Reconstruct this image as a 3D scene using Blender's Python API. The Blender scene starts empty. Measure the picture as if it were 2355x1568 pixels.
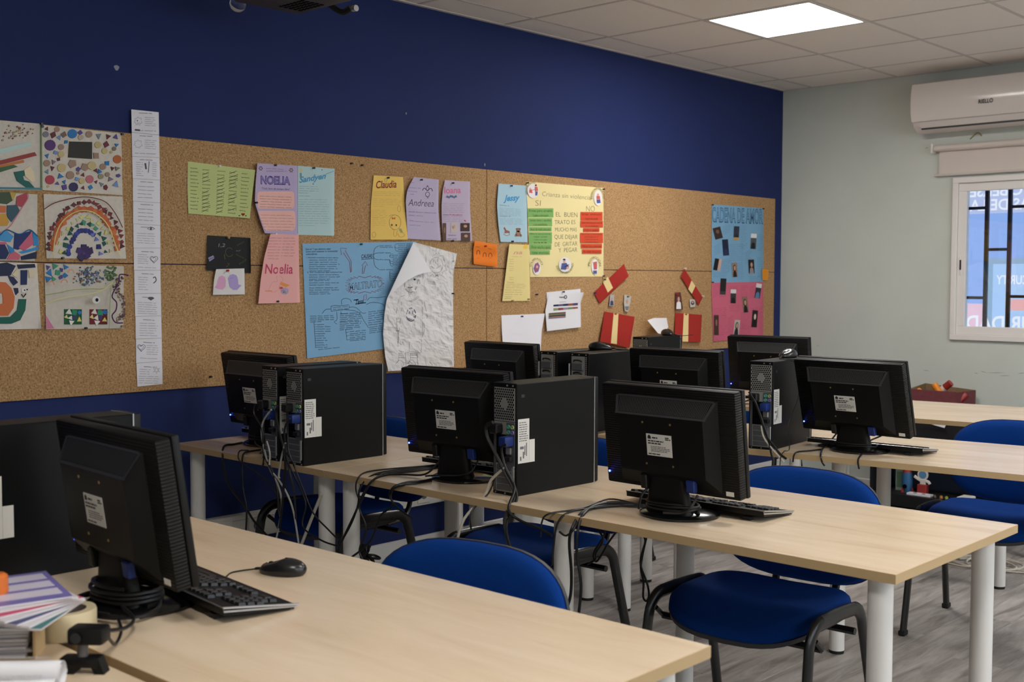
import bpy, bmesh, math, random
from mathutils import Vector, Matrix
from math import sin, cos, pi, radians as rad

S = bpy.context.scene
COL = S.collection
# ------------------------------------------------------------------ camera
CAM = Vector((4.2, 0.0, 1.40))
YAW, PITCH, ROLL, FPX = rad(43.128), rad(2.964), rad(0.123), 2675.4
cd = bpy.data.cameras.new('camera'); cam = bpy.data.objects.new('camera', cd); COL.objects.link(cam)
cd.sensor_width = 36.0; cd.lens = FPX / 2355 * 36.0; cd.clip_start = 0.05
cam.matrix_world = (Matrix.Translation(CAM) @ Matrix.Rotation(YAW, 4, 'Z')
                    @ Matrix.Rotation(pi / 2 - PITCH, 4, 'X') @ Matrix.Rotation(ROLL, 4, 'Z'))
cd.dof.use_dof = True; cd.dof.focus_distance = 4.0; cd.dof.aperture_fstop = 5.6
S.camera = cam
# ------------------------------------------------------------------ world + exposure
W = bpy.data.worlds.new('sky'); S.world = W; W.use_nodes = True
bg = W.node_tree.nodes['Background']; bg.inputs[0].default_value = (0.80, 0.90, 1.0, 1); bg.inputs[1].default_value = 5.0
vs = S.view_settings; vs.view_transform = 'Standard'; vs.look = 'None'; vs.gamma = 1.0
vs.use_curve_mapping = False; vs.exposure = 0.0
LED_POWER = 28.5

# ------------------------------------------------------------------ helpers
_F = Vector((-sin(YAW) * cos(PITCH), cos(YAW) * cos(PITCH), -sin(PITCH)))
_r = Vector((cos(YAW), sin(YAW), 0)); _u = _r.cross(_F)
_R = _r * cos(ROLL) + _u * sin(ROLL); _U = _u * cos(ROLL) - _r * sin(ROLL)

def on_wall(px, py, x=0.0):
    """survey helper: point of the plane X = x (the pinboard wall) measured in the photograph"""
    d = _F + _R * ((px - 1177.5) / FPX) - _U * ((py - 784.0) / FPX)
    return CAM + d * ((x - CAM.x) / d.x)

def on_back(px, py, y):
    d = _F + _R * ((px - 1177.5) / FPX) - _U * ((py - 784.0) / FPX)
    return CAM + d * ((y - CAM.y) / d.y)

def on_level(px, py, z):
    d = _F + _R * ((px - 1177.5) / FPX) - _U * ((py - 784.0) / FPX)
    return CAM + d * ((z - CAM.z) / d.z)

def lin(c):
    return tuple(((v / 255) / 12.92 if v / 255 <= 0.04045 else ((v / 255 + 0.055) / 1.055) ** 2.4) for v in c[:3]) + (1,)

MATS = {}
def M(name, col=(200, 200, 200), rough=0.5, metal=0.0, spec=0.5, var=None, bump=None, emit=0.0, sheen=0.0):
    """plain procedural material: colour with optional noise variation and bump"""
    if name in MATS: return MATS[name]
    m = bpy.data.materials.new(name); m.use_nodes = True; nt = m.node_tree
    b = nt.nodes['Principled BSDF']; c = lin(col)
    b.inputs['Base Color'].default_value = c
    b.inputs['Roughness'].default_value = rough; b.inputs['Metallic'].default_value = metal
    b.inputs['Specular IOR Level'].default_value = spec
    if sheen: b.inputs['Sheen Weight'].default_value = sheen
    if emit:
        b.inputs['Emission Color'].default_value = c; b.inputs['Emission Strength'].default_value = emit
    if var or bump:
        tc = nt.nodes.new('ShaderNodeTexCoord')
    if var:
        n = nt.nodes.new('ShaderNodeTexNoise'); n.inputs['Scale'].default_value = var[0]; n.inputs['Detail'].default_value = 4
        nt.links.new(tc.outputs['Object'], n.inputs['Vector'])
        r = nt.nodes.new('ShaderNodeValToRGB')
        r.color_ramp.elements[0].position = 0.3; r.color_ramp.elements[1].position = 0.7
        r.color_ramp.elements[0].color = tuple(v * (1 - var[1]) for v in c[:3]) + (1,)
        r.color_ramp.elements[1].color = tuple(min(1, v * (1 + var[1])) for v in c[:3]) + (1,)
        nt.links.new(n.outputs['Fac'], r.inputs['Fac']); nt.links.new(r.outputs['Color'], b.inputs['Base Color'])
    if bump:
        n2 = nt.nodes.new('ShaderNodeTexNoise'); n2.inputs['Scale'].default_value = bump[0]; n2.inputs['Detail'].default_value = 3
        nt.links.new(tc.outputs['Object'], n2.inputs['Vector'])
        bp = nt.nodes.new('ShaderNodeBump'); bp.inputs['Strength'].default_value = bump[1]; bp.inputs['Distance'].default_value = 0.002
        nt.links.new(n2.outputs['Fac'], bp.inputs['Height']); nt.links.new(bp.outputs['Normal'], b.inputs['Normal'])
    MATS[name] = m
    return m

def grain(name, cols, scale, rough, stretch, rnd=0.0, bumps=0.0):
    """wood grain: stretched noise, optionally shifted per object"""
    m = bpy.data.materials.new(name); m.use_nodes = True; nt = m.node_tree; b = nt.nodes['Principled BSDF']
    tc = nt.nodes.new('ShaderNodeTexCoord'); mp = nt.nodes.new('ShaderNodeMapping'); mp.inputs['Scale'].default_value = stretch
    oi = nt.nodes.new('ShaderNodeObjectInfo')
    va = nt.nodes.new('ShaderNodeVectorMath'); va.operation = 'SCALE'
    cx = nt.nodes.new('ShaderNodeCombineXYZ')
    for i in range(3): nt.links.new(oi.outputs['Random'], cx.inputs[i])
    nt.links.new(cx.outputs[0], va.inputs[0]); va.inputs['Scale'].default_value = 37.0
    ad = nt.nodes.new('ShaderNodeVectorMath'); ad.operation = 'ADD'
    nt.links.new(tc.outputs['Object'], mp.inputs['Vector']); nt.links.new(mp.outputs[0], ad.inputs[0]); nt.links.new(va.outputs[0], ad.inputs[1])
    n = nt.nodes.new('ShaderNodeTexNoise'); n.inputs['Scale'].default_value = scale; n.inputs['Detail'].default_value = 6; n.inputs['Roughness'].default_value = 0.6; n.inputs['Distortion'].default_value = 0.6
    nt.links.new(ad.outputs[0], n.inputs['Vector'])
    r = nt.nodes.new('ShaderNodeValToRGB'); cr = r.color_ramp
    cr.elements[0].position = 0.28; cr.elements[1].position = 0.72
    cr.elements[0].color = lin(cols[0]); cr.elements[1].color = lin(cols[-1])
    for i, c in enumerate(cols[1:-1]):
        e = cr.elements.new(0.28 + 0.44 * (i + 1) / (len(cols) - 1)); e.color = lin(c)
    nt.links.new(n.outputs['Fac'], r.inputs['Fac'])
    out = r.outputs['Color']
    if rnd:
        hs = nt.nodes.new('ShaderNodeHueSaturation'); mr = nt.nodes.new('ShaderNodeMapRange')
        mr.inputs['To Min'].default_value = 1 - rnd; mr.inputs['To Max'].default_value = 1 + rnd
        nt.links.new(oi.outputs['Random'], mr.inputs['Value']); nt.links.new(mr.outputs[0], hs.inputs['Value'])
        nt.links.new(out, hs.inputs['Color']); out = hs.outputs['Color']
    nt.links.new(out, b.inputs['Base Color']); b.inputs['Roughness'].default_value = rough
    MATS[name] = m
    return m

class MB:
    """collects geometry for ONE mesh"""
    def __init__(s): s.v = []; s.f = []
    def add(s, vs, fs):
        o = len(s.v); s.v += [tuple(p) for p in vs]; s.f += [tuple(i + o for i in f) for f in fs]; return s
    def box(s, x0, x1, y0, y1, z0, z1):
        return s.add([(x0, y0, z0), (x1, y0, z0), (x1, y1, z0), (x0, y1, z0), (x0, y0, z1), (x1, y0, z1), (x1, y1, z1), (x0, y1, z1)],
                     [(0, 3, 2, 1), (4, 5, 6, 7), (0, 1, 5, 4), (1, 2, 6, 5), (2, 3, 7, 6), (3, 0, 4, 7)])
    def rbox(s, x0, x1, y0, y1, z0, z1, bev=0.004, seg=2):
        bm = bmesh.new(); bmesh.ops.create_cube(bm, size=1)
        for v in bm.verts:
            v.co = Vector(((x0 + x1) / 2 + v.co.x * (x1 - x0), (y0 + y1) / 2 + v.co.y * (y1 - y0), (z0 + z1) / 2 + v.co.z * (z1 - z0)))
        bmesh.ops.bevel(bm, geom=bm.edges[:], offset=bev, segments=seg, profile=0.5, affect='EDGES')
        return s.bm(bm)
    def bm(s, bm):
        bm.verts.index_update()
        s.add([v.co[:] for v in bm.verts], [[v.index for v in f.verts] for f in bm.faces]); bm.free(); return s
    def hexa(s, p):   # 8 corners: bottom 4 ccw, top 4 ccw
        return s.add(p, [(0, 3, 2, 1), (4, 5, 6, 7), (0, 1, 5, 4), (1, 2, 6, 5), (2, 3, 7, 6), (3, 0, 4, 7)])
    def prism(s, poly, d):  # poly of 3D points, extruded by vector d
        n = len(poly); d = Vector(d); a = [Vector(p) for p in poly]
        return s.add(a + [p + d for p in a], [tuple(range(n))[::-1], tuple(range(n, 2 * n))] + [(i, (i + 1) % n, n + (i + 1) % n, n + i) for i in range(n)])
    def lathe(s, prof, n=20, c=(0, 0, 0), axis='Z', sx=1.0, sy=1.0):
        vs = []; fs = []
        for r, z in prof:
            for k in range(n):
                a = 2 * pi * k / n; p = (r * cos(a) * sx, r * sin(a) * sy, z)
                if axis == 'Y': p = (p[0], p[2], p[1])
                if axis == 'X': p = (p[2], p[0], p[1])
                vs.append((p[0] + c[0], p[1] + c[1], p[2] + c[2]))
        for i in range(len(prof) - 1):
            for k in range(n): fs.append((i * n + k, i * n + (k + 1) % n, (i + 1) * n + (k + 1) % n, (i + 1) * n + k))
        fs.append(tuple(range(n))[::-1]); fs.append(tuple(range((len(prof) - 1) * n, len(prof) * n)))
        return s.add(vs, fs)
    def cyl(s, c, r, h, n=16, axis='Z', r2=None):
        return s.lathe([(r, 0), (r if r2 is None else r2, h)], n, c, axis)
    def sphere(s, c, rx, ry=None, rz=None, n=14, m=8):
        ry = ry or rx; rz = rz or rx; vs = [(c[0], c[1], c[2] - rz)]; fs = []
        for i in range(1, m):
            t = -pi / 2 + pi * i / m
            for k in range(n): vs.append((c[0] + rx * cos(t) * cos(2 * pi * k / n), c[1] + ry * cos(t) * sin(2 * pi * k / n), c[2] + rz * sin(t)))
        vs.append((c[0], c[1], c[2] + rz)); L = len(vs) - 1
        for k in range(n):
            fs.append((0, 1 + (k + 1) % n, 1 + k)); fs.append((L, L - n + k, L - n + (k + 1) % n))
            for i in range(m - 2):
                a = 1 + i * n; fs.append((a + k, a + (k + 1) % n, a + n + (k + 1) % n, a + n + k))
        return s.add(vs, fs)
    def tube(s, pts, r, n=8, flat=1.0, side=None, smooth=0, closed=False, taper=None):
        """swept tube; flat squeezes the section along `side`"""
        P = [Vector(p) for p in pts]
        if smooth: P = catmull(P, smooth, closed)
        vs = []; fs = []; N = len(P); up = None
        for i, p in enumerate(P):
            if closed: t = (P[(i + 1) % N] - P[i - 1])
            else: t = (P[min(i + 1, N - 1)] - P[max(i - 1, 0)])
            t = t.normalized() if t.length > 1e-9 else Vector((0, 0, 1))
            if side is not None:
                a = Vector(side); a = (a - t * a.dot(t)).normalized()
            else:
                if up is None: up = Vector((0, 0, 1)) if abs(t.z) < 0.9 else Vector((1, 0, 0))
                a = up - t * up.dot(t)
                a = a.normalized() if a.length > 1e-6 else t.orthogonal().normalized()
                up = a
            b = t.cross(a)
            rr = r if taper is None else r * (taper[0] + (taper[1] - taper[0]) * i / max(1, N - 1))
            for k in range(n):
                q = 2 * pi * k / n; vs.append(p + a * (rr * flat * cos(q)) + b * (rr * sin(q)))
        for i in range(N if closed else N - 1):
            j = (i + 1) % N
            for k in range(n): fs.append((i * n + k, i * n + (k + 1) % n, j * n + (k + 1) % n, j * n + k))
        if not closed:
            fs.append(tuple(range(n))[::-1]); fs.append(tuple(range((N - 1) * n, N * n)))
        return s.add(vs, fs)
    def mesh(s, name, smooth=True, angle=35):
        me = bpy.data.meshes.new(name); me.from_pydata(s.v, [], s.f); me.validate()
        if smooth:
            me.shade_smooth(); me.set_sharp_from_angle(angle=rad(angle))
        return me
    def obj(s, name, mat, parent=None, loc=(0, 0, 0), rot=(0, 0, 0), smooth=True, angle=35):
        bm = bmesh.new(); me = s.mesh(name, False); bm.from_mesh(me)
        bmesh.ops.recalc_face_normals(bm, faces=bm.faces); bm.to_mesh(me); bm.free()
        if smooth: me.shade_smooth(); me.set_sharp_from_angle(angle=rad(angle))
        return add(name, me, mat, parent, loc, rot)

def catmull(P, n, closed=False):
    out = []; N = len(P); rng = N if closed else N - 1
    for i in range(rng):
        if closed: a, b, c, d = P[i - 1], P[i], P[(i + 1) % N], P[(i + 2) % N]
        else: a, b, c, d = P[max(i - 1, 0)], P[i], P[i + 1], P[min(i + 2, N - 1)]
        for k in range(n):
            t = k / n
            out.append(0.5 * ((2 * b) + (c - a) * t + (2 * a - 5 * b + 4 * c - d) * t * t + (3 * b - a - 3 * c + d) * t ** 3))
    if not closed: out.append(P[-1])
    return out

def add(name, me, mat, parent=None, loc=(0, 0, 0), rot=(0, 0, 0)):
    if mat is not None and len(me.materials) == 0: me.materials.append(MATS[mat] if isinstance(mat, str) else mat)
    o = bpy.data.objects.new(name, me); COL.objects.link(o); o.location = loc; o.rotation_euler = rot
    if parent is not None: o.parent = parent
    return o

def tag(o, label, cat, group=None):
    o['label'] = label; o['category'] = cat
    if group: o['group'] = group
    return o

def thing(name, label, cat, loc=(0, 0, 0), rz=0.0, group=None):
    o = bpy.data.objects.new(name, None); COL.objects.link(o); o.empty_display_size = 0.05
    o.location = loc; o.rotation_euler = (0, 0, rz)
    return tag(o, label, cat, group)

def struct(name, mb, mat, smooth=False):
    o = mb.obj(name, mat, None, smooth=smooth); o['kind'] = 'structure'; return o

def copy_tree(o, parent=None, label=None):
    c = o.copy(); COL.objects.link(c); c.parent = parent
    if label: c['label'] = label
    for ch in list(o.children): copy_tree(ch, c)
    return c

def setnormal(o):  # after matrix changes nothing else needed
    return o

# ------------------------------------------------------------------ materials
M('blue_paint', (37, 49, 96), 0.7, spec=0.15, var=(1.3, 0.05), bump=(180, 0.08))
M('grey_paint', (203, 208, 200), 0.65, spec=0.3, var=(2.2, 0.04), bump=(160, 0.08))
M('white_paint', (226, 224, 220), 0.5)
M('ceiling_tile', (240, 234, 226), 0.85, spec=0.2, var=(220, 0.06), bump=(240, 0.25))
M('grid_metal', (206, 198, 190), 0.6)
M('white_metal', (222, 219, 214), 0.38)
M('white_plastic', (224, 220, 212), 0.32)
M('ac_plastic', (222, 214, 208), 0.16)
M('cream_fabric', (214, 203, 194), 0.8, bump=(600, 0.1))
M('frame_white', (230, 226, 222), 0.35)
M('black_plastic', (12, 12, 12), 0.48, spec=0.25, bump=(500, 0.12))
M('black_gloss', (16, 16, 17), 0.16)
M('black_metal', (12, 12, 13), 0.45, spec=0.2)
M('dark_void', (6, 6, 7), 0.8, spec=0.1)
M('charcoal', (44, 44, 45), 0.5)
M('shell_grey', (52, 52, 56), 0.5)
M('rubber', (15, 15, 16), 0.6)
M('chair_metal', (16, 16, 17), 0.3)
M('silver', (190, 190, 190), 0.32, metal=0.85)
M('steel', (150, 150, 146), 0.42, metal=0.25)
M('steel_dark', (92, 93, 97), 0.42, metal=0.3)
M('brass', (186, 160, 100), 0.35, metal=0.8)
M('cable_black', (14, 14, 15), 0.45)
M('cable_white', (205, 198, 184), 0.5)
M('cable_grey', (160, 158, 150), 0.5)
M('vga_blue', (12, 42, 110), 0.5)
M('plug_orange', (214, 116, 40), 0.5)
M('ps2_green', (84, 160, 140), 0.5); M('ps2_purple', (120, 110, 165), 0.5); M('port_lime', (150, 170, 110), 0.5)
M('led_blue', (60, 80, 255), 0.4, emit=14.0)
M('edge_band', (190, 162, 120), 0.45)
M('sticker', (222, 220, 214), 0.5)
M('ink_black', (28, 28, 34), 0.7); M('ink_grey', (110, 110, 114), 0.8); M('ink_faint', (176, 174, 172), 0.85)
M('paper_white', (234, 233, 236), 0.75, spec=0.2)
M('screen_glass', (10, 10, 12), 0.12)
grain('desk_wood', [(208, 184, 153), (217, 195, 166), (222, 201, 173), (227, 207, 181)], 2.0, 0.24, (1.0, 7.0, 7.0))
grain('floor_wood', [(112, 105, 100), (148, 141, 136), (172, 166, 161), (192, 187, 182)], 3.0, 0.42, (7.5, 1.0, 1.0), rnd=0.10)

def fabric(name, col):
    m = M(name, col, 0.9, spec=0.15, var=(350, 0.12), bump=(900, 0.3), sheen=0.0); return m
fabric('blue_fabric', (1, 50, 122))

def cork():
    m = bpy.data.materials.new('cork'); m.use_nodes = True; nt = m.node_tree; b = nt.nodes['Principled BSDF']; MATS['cork'] = m
    tc = nt.nodes.new('ShaderNodeTexCoord')
    v = nt.nodes.new('ShaderNodeTexNoise'); v.inputs['Scale'].default_value = 150; v.inputs['Detail'].default_value = 3; v.inputs['Roughness'].default_value = 0.65
    r = nt.nodes.new('ShaderNodeValToRGB'); cr = r.color_ramp
    cr.elements[0].position = 0.30; cr.elements[0].color = lin((134, 99, 65)); cr.elements[1].position = 0.74; cr.elements[1].color = lin((222, 190, 144))
    e = cr.elements.new(0.45); e.color = lin((180, 140, 96)); e = cr.elements.new(0.58); e.color = lin((194, 156, 112))
    n = nt.nodes.new('ShaderNodeTexNoise'); n.inputs['Scale'].default_value = 1.1
    mx = nt.nodes.new('ShaderNodeMixRGB'); mx.blend_type = 'MULTIPLY'; mx.inputs[0].default_value = 0.25
    nt.links.new(tc.outputs['Object'], v.inputs['Vector']); nt.links.new(tc.outputs['Object'], n.inputs['Vector'])
    nt.links.new(v.outputs['Fac'], r.inputs['Fac']); nt.links.new(r.outputs['Color'], mx.inputs[1]); nt.links.new(n.outputs['Fac'], mx.inputs[2])
    nt.links.new(mx.outputs[0], b.inputs['Base Color']); b.inputs['Roughness'].default_value = 0.9; b.inputs['Specular IOR Level'].default_value = 0.15
    bp = nt.nodes.new('ShaderNodeBump'); bp.inputs['Strength'].default_value = 0.25; bp.inputs['Distance'].default_value = 0.002
    nt.links.new(v.outputs['Fac'], bp.inputs['Height']); nt.links.new(bp.outputs['Normal'], b.inputs['Normal'])
cork()

def ribbed():   # fine horizontal ribs moulded into the monitor backs
    m = M('ribbed_plastic', (12, 12, 12), 0.48, spec=0.22); nt = m.node_tree; b = nt.nodes['Principled BSDF']
    tc = nt.nodes.new('ShaderNodeTexCoord'); w = nt.nodes.new('ShaderNodeTexWave'); w.wave_type = 'BANDS'; w.bands_direction = 'Z'
    w.inputs['Scale'].default_value = 48; bp = nt.nodes.new('ShaderNodeBump'); bp.inputs['Strength'].default_value = 0.6; bp.inputs['Distance'].default_value = 0.003
    nt.links.new(tc.outputs['Object'], w.inputs['Vector']); nt.links.new(w.outputs['Fac'], bp.inputs['Height']); nt.links.new(bp.outputs['Normal'], b.inputs['Normal'])
ribbed()

def thin_glass(name, tint, gloss=0.08):
    m = bpy.data.materials.new(name); m.use_nodes = True; nt = m.node_tree; nt.nodes.clear()
    o = nt.nodes.new('ShaderNodeOutputMaterial'); t = nt.nodes.new('ShaderNodeBsdfTransparent'); t.inputs[0].default_value = tint
    g = nt.nodes.new('ShaderNodeBsdfGlossy'); g.inputs['Roughness'].default_value = 0.02; mx = nt.nodes.new('ShaderNodeMixShader'); mx.inputs[0].default_value = gloss
    nt.links.new(t.outputs[0], mx.inputs[1]); nt.links.new(g.outputs[0], mx.inputs[2]); nt.links.new(mx.outputs[0], o.inputs[0]); MATS[name] = m
thin_glass('pane_glass', (0.95, 0.97, 1.0, 1))

def clear_glass():
    m = M('clear_glass', (255, 255, 255), 0.0); b = m.node_tree.nodes['Principled BSDF']; b.inputs['Transmission Weight'].default_value = 1.0; b.inputs['IOR'].default_value = 1.45
clear_glass()

def flat_emit(name, col, s):
    m = bpy.data.materials.new(name); m.use_nodes = True; nt = m.node_tree; nt.nodes.clear()
    o = nt.nodes.new('ShaderNodeOutputMaterial'); e = nt.nodes.new('ShaderNodeEmission'); e.inputs[0].default_value = col; e.inputs[1].default_value = s
    nt.links.new(e.outputs[0], o.inputs[0]); MATS[name] = m
flat_emit('led_diffuser', (1.0, 0.965, 0.925, 1), LED_POWER)
# ================================================================== the room
RX, RY0, RY1, RZ = 6.65, -2.2, 7.23, 2.716
fl = struct('floor', MB().box(-0.1, RX + 0.1, RY0, RY1, -0.12, -0.009), 'charcoal')
pm = MB().rbox(-0.0945, 0.0945, -0.599, 0.599, -0.009, 0.0, 0.0012, 1).mesh('plank', False); pm.materials.append(MATS['floor_wood'])
random.seed(4)
for i in range(27):
    x = 0.1 + i * 0.19
    off = [0.0, 0.45, 0.85, 0.25, 0.65][i % 5]
    y = 1.0 + off
    while y < 7.0:
        if x < 5.2: add('plank', pm, None, fl, (x, y, 0.0))
        y += 1.2
    struct_pts = None
wl = struct('wall_left', MB().box(-0.15, 0.0, RY0, RY1 + 0.2, 0, RZ + 0.3), 'blue_paint')
wr = MB(); VY0, VY1, VZ0, VZ1 = 0.8, 5.8, 1.3, 2.4
for a in ((RY0, VY0, -0.02, RZ + 0.3), (VY1, RY1 + 0.2, -0.02, RZ + 0.3), (VY0, VY1, -0.02, VZ0), (VY0, VY1, VZ1, RZ + 0.3)): wr.box(RX, RX + 0.15, *a)
struct('wall_right', wr, 'grey_paint')
w2 = thing('added_window', 'wide unseen window added in the side wall for daylight', 'window', (RX, 0, 0)); w2['kind'] = 'structure'; del w2['category']  # unseen window, added so daylight brightens the ceiling and back wall
q = MB()
for a in ((VY0, VY1, VZ0, VZ0 + .05), (VY0, VY1, VZ1 - .05, VZ1), (VY0, VY0 + .05, VZ0 + .05, VZ1 - .05), (VY1 - .05, VY1, VZ0 + .05, VZ1 - .05)): q.box(.02, .09, *a)
for k in range(1, 4): q.box(.02, .09, VY0 + k * 1.25 - .035, VY0 + k * 1.25 + .035, VZ0 + .05, VZ1 - .05)
q.obj('window_frame', 'frame_white', w2, smooth=False)
for k in range(4): MB().box(.05, .054, VY0 + k * 1.25 + .04, VY0 + (k + 1) * 1.25 - .04, VZ0 + .05, VZ1 - .05).obj('pane', 'pane_glass', w2, smooth=False)
struct('wall_front', MB().box(-0.15, RX + 0.15, RY0 - 0.15, RY0, -0.02, RZ + 0.3), 'grey_paint')
WX0, WX1, WZ0, WZ1 = 1.235, 3.05, 1.055, 2.03
wb = MB()
wb.box(0, WX0, RY1, RY1 + 0.2, -0.02, RZ + 0.3); wb.box(WX1, RX, RY1, RY1 + 0.2, -0.02, RZ + 0.3)
wb.box(WX0, WX1, RY1, RY1 + 0.2, -0.02, WZ0); wb.box(WX0, WX1, RY1, RY1 + 0.2, WZ1, RZ + 0.3)
struct('wall_back', wb, 'grey_paint')
# ceiling slab, tiles and grid
ce = struct('ceiling', MB().box(-0.1, RX + 0.1, RY0, RY1 + 0.1, RZ + 0.05, RZ + 0.3), 'dark_void')
tiles = {}
def tile_mesh(w, d):
    k = (round(w, 3), round(d, 3))
    if k not in tiles:
        me = MB().rbox(-w / 2, w / 2, -d / 2, d / 2, 0, 0.018, 0.003, 1).mesh('ceiling_tile', False); me.materials.append(MATS['ceiling_tile']); tiles[k] = me
    return tiles[k]
XL = [0.0] + [0.224 + 0.605 * i for i in range(11)] + [RX]
YL = [RY0] + [5.005 + 0.6015 * i for i in range(-11, 4)] + [RY1]
LEDS = [(0.829, 5.005), (3.249, 5.005), (3.249, 2.599), (3.249, 0.193), (5.669, 5.005), (5.669, 2.599), (5.669, 0.193)]  # first panel is in view; the unseen others are added to brighten the room
def is_led(x, y): return any(abs(x - a) < 0.1 and abs(y - b) < 0.1 for a, b in LEDS)
for i in range(len(XL) - 1):
    for j in range(len(YL) - 1):
        w, d = XL[i + 1] - XL[i] - 0.0165, YL[j + 1] - YL[j] - 0.0165
        if is_led(XL[i], YL[j]) or w < 0.02 or d < 0.02: continue
        add('ceiling_tile', tile_mesh(w, d), None, ce, ((XL[i] + XL[i + 1]) / 2, (YL[j] + YL[j + 1]) / 2, RZ + 0.002))
for x in XL[1:-1]: MB().box(x - 0.008, x + 0.008, RY0, RY1, RZ - 0.0, RZ + 0.03).obj('grid_bar', 'grid_metal', ce, smooth=False)
for y in YL[1:-1]: MB().box(0, RX, y - 0.008, y + 0.008, RZ + 0.0005, RZ + 0.03).obj('grid_bar', 'grid_metal', ce, smooth=False)
struct('trim_1', MB().box(0, 0.022, RY0, RY1, RZ - 0.002, RZ + 0.02), 'grid_metal')
struct('trim_2', MB().box(0, RX, RY1 - 0.022, RY1, RZ - 0.002, RZ + 0.02), 'grid_metal')
for n, (x, y) in enumerate(LEDS):
    t = thing('ceiling_light', 'bright square flush LED panel in the tiled ceiling' if n == 0 else 'square LED ceiling panel added out of view to brighten the room', 'light',
              (x + 0.3025, y + 0.30, RZ), 0, None if n == 0 else 'added ceiling panels')
    fr = MB()
    for a, b, c, d in ((-.298, .298, -.298, -.278), (-.298, .298, .278, .298), (-.298, -.278, -.278, .278), (.278, .298, -.278, .278)):
        fr.box(a, b, c, d, -0.001, 0.02)
    fr.obj('frame', 'white_metal', t, smooth=False)
    MB().box(-.278, .278, -.278, .278, 0.003, 0.012).obj('diffuser', 'led_diffuser', t, smooth=False)
# skirting + cable trunking along the blue wall
struct('baseboard_left', MB().rbox(0, 0.015, RY0, RY1, 0.0, 0.15, 0.004, 1), 'white_paint')
struct('baseboard_back', MB().rbox(0.015, RX, RY1 - 0.015, RY1, 0.0, 0.09, 0.004, 1), 'white_paint')
tr = thing('cable_trunking', 'long white plastic cable trunking low on the blue wall', 'trunking', (0, 2.9, 0.36))
MB().rbox(0, 0.05, -2.0, 2.6, -0.052, 0.052, 0.006, 2).obj('channel', 'white_plastic', tr)
MB().box(0.05, 0.0515, -2.0, 2.6, 0.030, 0.0325).obj('lid_joint', 'ink_faint', tr)
for yy in (-0.22, -0.06, 0.10, 0.9):
    so = MB().rbox(0.05, 0.058, yy - 0.04, yy + 0.04, -0.04, 0.04, 0.003, 1).obj('socket_plate', 'white_plastic', tr)
    if yy > -0.1: MB().cyl((0.058, yy, 0), 0.02, 0.001, 14, 'X').obj('socket_hole', 'ink_grey', so)

# ---- pinboard of four cork panels
pb = thing('pinboard', 'long pinboard of brown cork panels covering the blue wall', 'pinboard', (0, 4.28, 0.96))
CT = 0.012
for (y0, y1) in ((-2.86, -0.0015), (0.0015, 2.845)):
    for (z0, z1) in ((0.0, 0.5015), (0.5045, 1.008)):
        MB().rbox(0.001, CT, y0, y1, z0, z1, 0.002, 1).obj('cork_panel', 'cork', pb)
pinm = MB().lathe([(0.0045, 0), (0.0035, 0.003), (0.003, 0.008), (0.005, 0.010), (0.0045, 0.012)], 10, axis='X').mesh('push_pin')
pins = {}
def pin(px, py, col='dark', parent=None, x=CT + 0.002):
    cols = {'dark': (40, 40, 46), 'white': (228, 224, 220), 'blue': (24, 36, 110), 'red': (190, 40, 40), 'green': (40, 90, 70), 'gold': (170, 140, 90)}
    if col not in pins:
        me = pinm.copy(); me.materials.clear(); me.materials.append(M('pin_' + col, cols[col], 0.25)); pins[col] = me
    p = on_wall(px, py, x)
    return add('push_pin', pins[col], None, parent, p if parent is None else p - parent.location)
for (a, b) in ((807, 376), (831, 380)):
    tag(pin(a, b, 'dark'), 'dark push pin stuck alone in the bare cork near the top edge', 'pin', 'spare pins in the cork')
tag(pin(483, 866, 'dark'), 'dark push pin alone in the cork below the posters', 'pin')
# small marks of old plaster on the blue wall
for n, (a, b, w, h) in enumerate(((934, 261, 1.6, 2.6), (268, 156, 5, 5), (1115, 379, 1.2, 4))):
    c = on_wall(a, b, 0.0); q = MB(); k = 0.0021
    q.prism([(0.0, c.y + k * w * cos(t) * (1 + .3 * sin(3 * t)), c.z + k * h * sin(t)) for t in [i * pi / 5 for i in range(10)]], (0.0008, 0, 0))
    q.obj('plaster_chip', M('chip', (150, 152, 165) if n != 1 else (96, 106, 150), 0.8), wl, smooth=False)

# ---- window in the back wall
w = thing('window_1', 'white aluminium sliding window with black grille behind the glass', 'window', (0, RY1, 0)); w['kind'] = 'structure'
del w['category']
def frame(mb, x0, x1, z0, z1, t, y0, y1):
    mb.rbox(x0, x1, y0, y1, z0, z0 + t, 0.003, 1); mb.rbox(x0, x1, y0, y1, z1 - t, z1, 0.003, 1)
    mb.rbox(x0, x0 + t, y0, y1, z0 + t, z1 - t, 0.003, 1); mb.rbox(x1 - t, x1, y0, y1, z0 + t, z1 - t, 0.003, 1); return mb
frame(MB(), 1.212, 3.07, 1.036, 2.046, 0.034, -0.022, 0.05).obj('window_frame', 'frame_white', w)
s1 = frame(MB(), 1.246, 2.19, 1.07, 2.012, 0.052, -0.005, 0.028).obj('sash', 'frame_white', w)
s2 = frame(MB(), 2.13, 3.036, 1.07, 2.012, 0.052, 0.031, 0.058).obj('sash', 'frame_white', w)
MB().box(1.298, 2.138, 0.010, 0.014, 1.122, 1.96).obj('pane', 'pane_glass', s1, smooth=False)
MB().box(2.182, 2.984, 0.043, 0.047, 1.122, 1.96).obj('pane', 'pane_glass', s2, smooth=False)
hd = MB().rbox(1.262, 1.276, -0.012, -0.004, 1.44, 1.56, 0.005, 2).obj('latch', 'frame_white', s1)
MB().rbox(1.264, 1.274, -0.0135, -0.0115, 1.474, 1.536, 0.0009, 1).obj('latch_slot', 'black_plastic', hd)
gr = thing('window_grille', 'black steel security grille bars just outside the window', 'grille', (0, RY1 + 0.10, 1.0))
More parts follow.
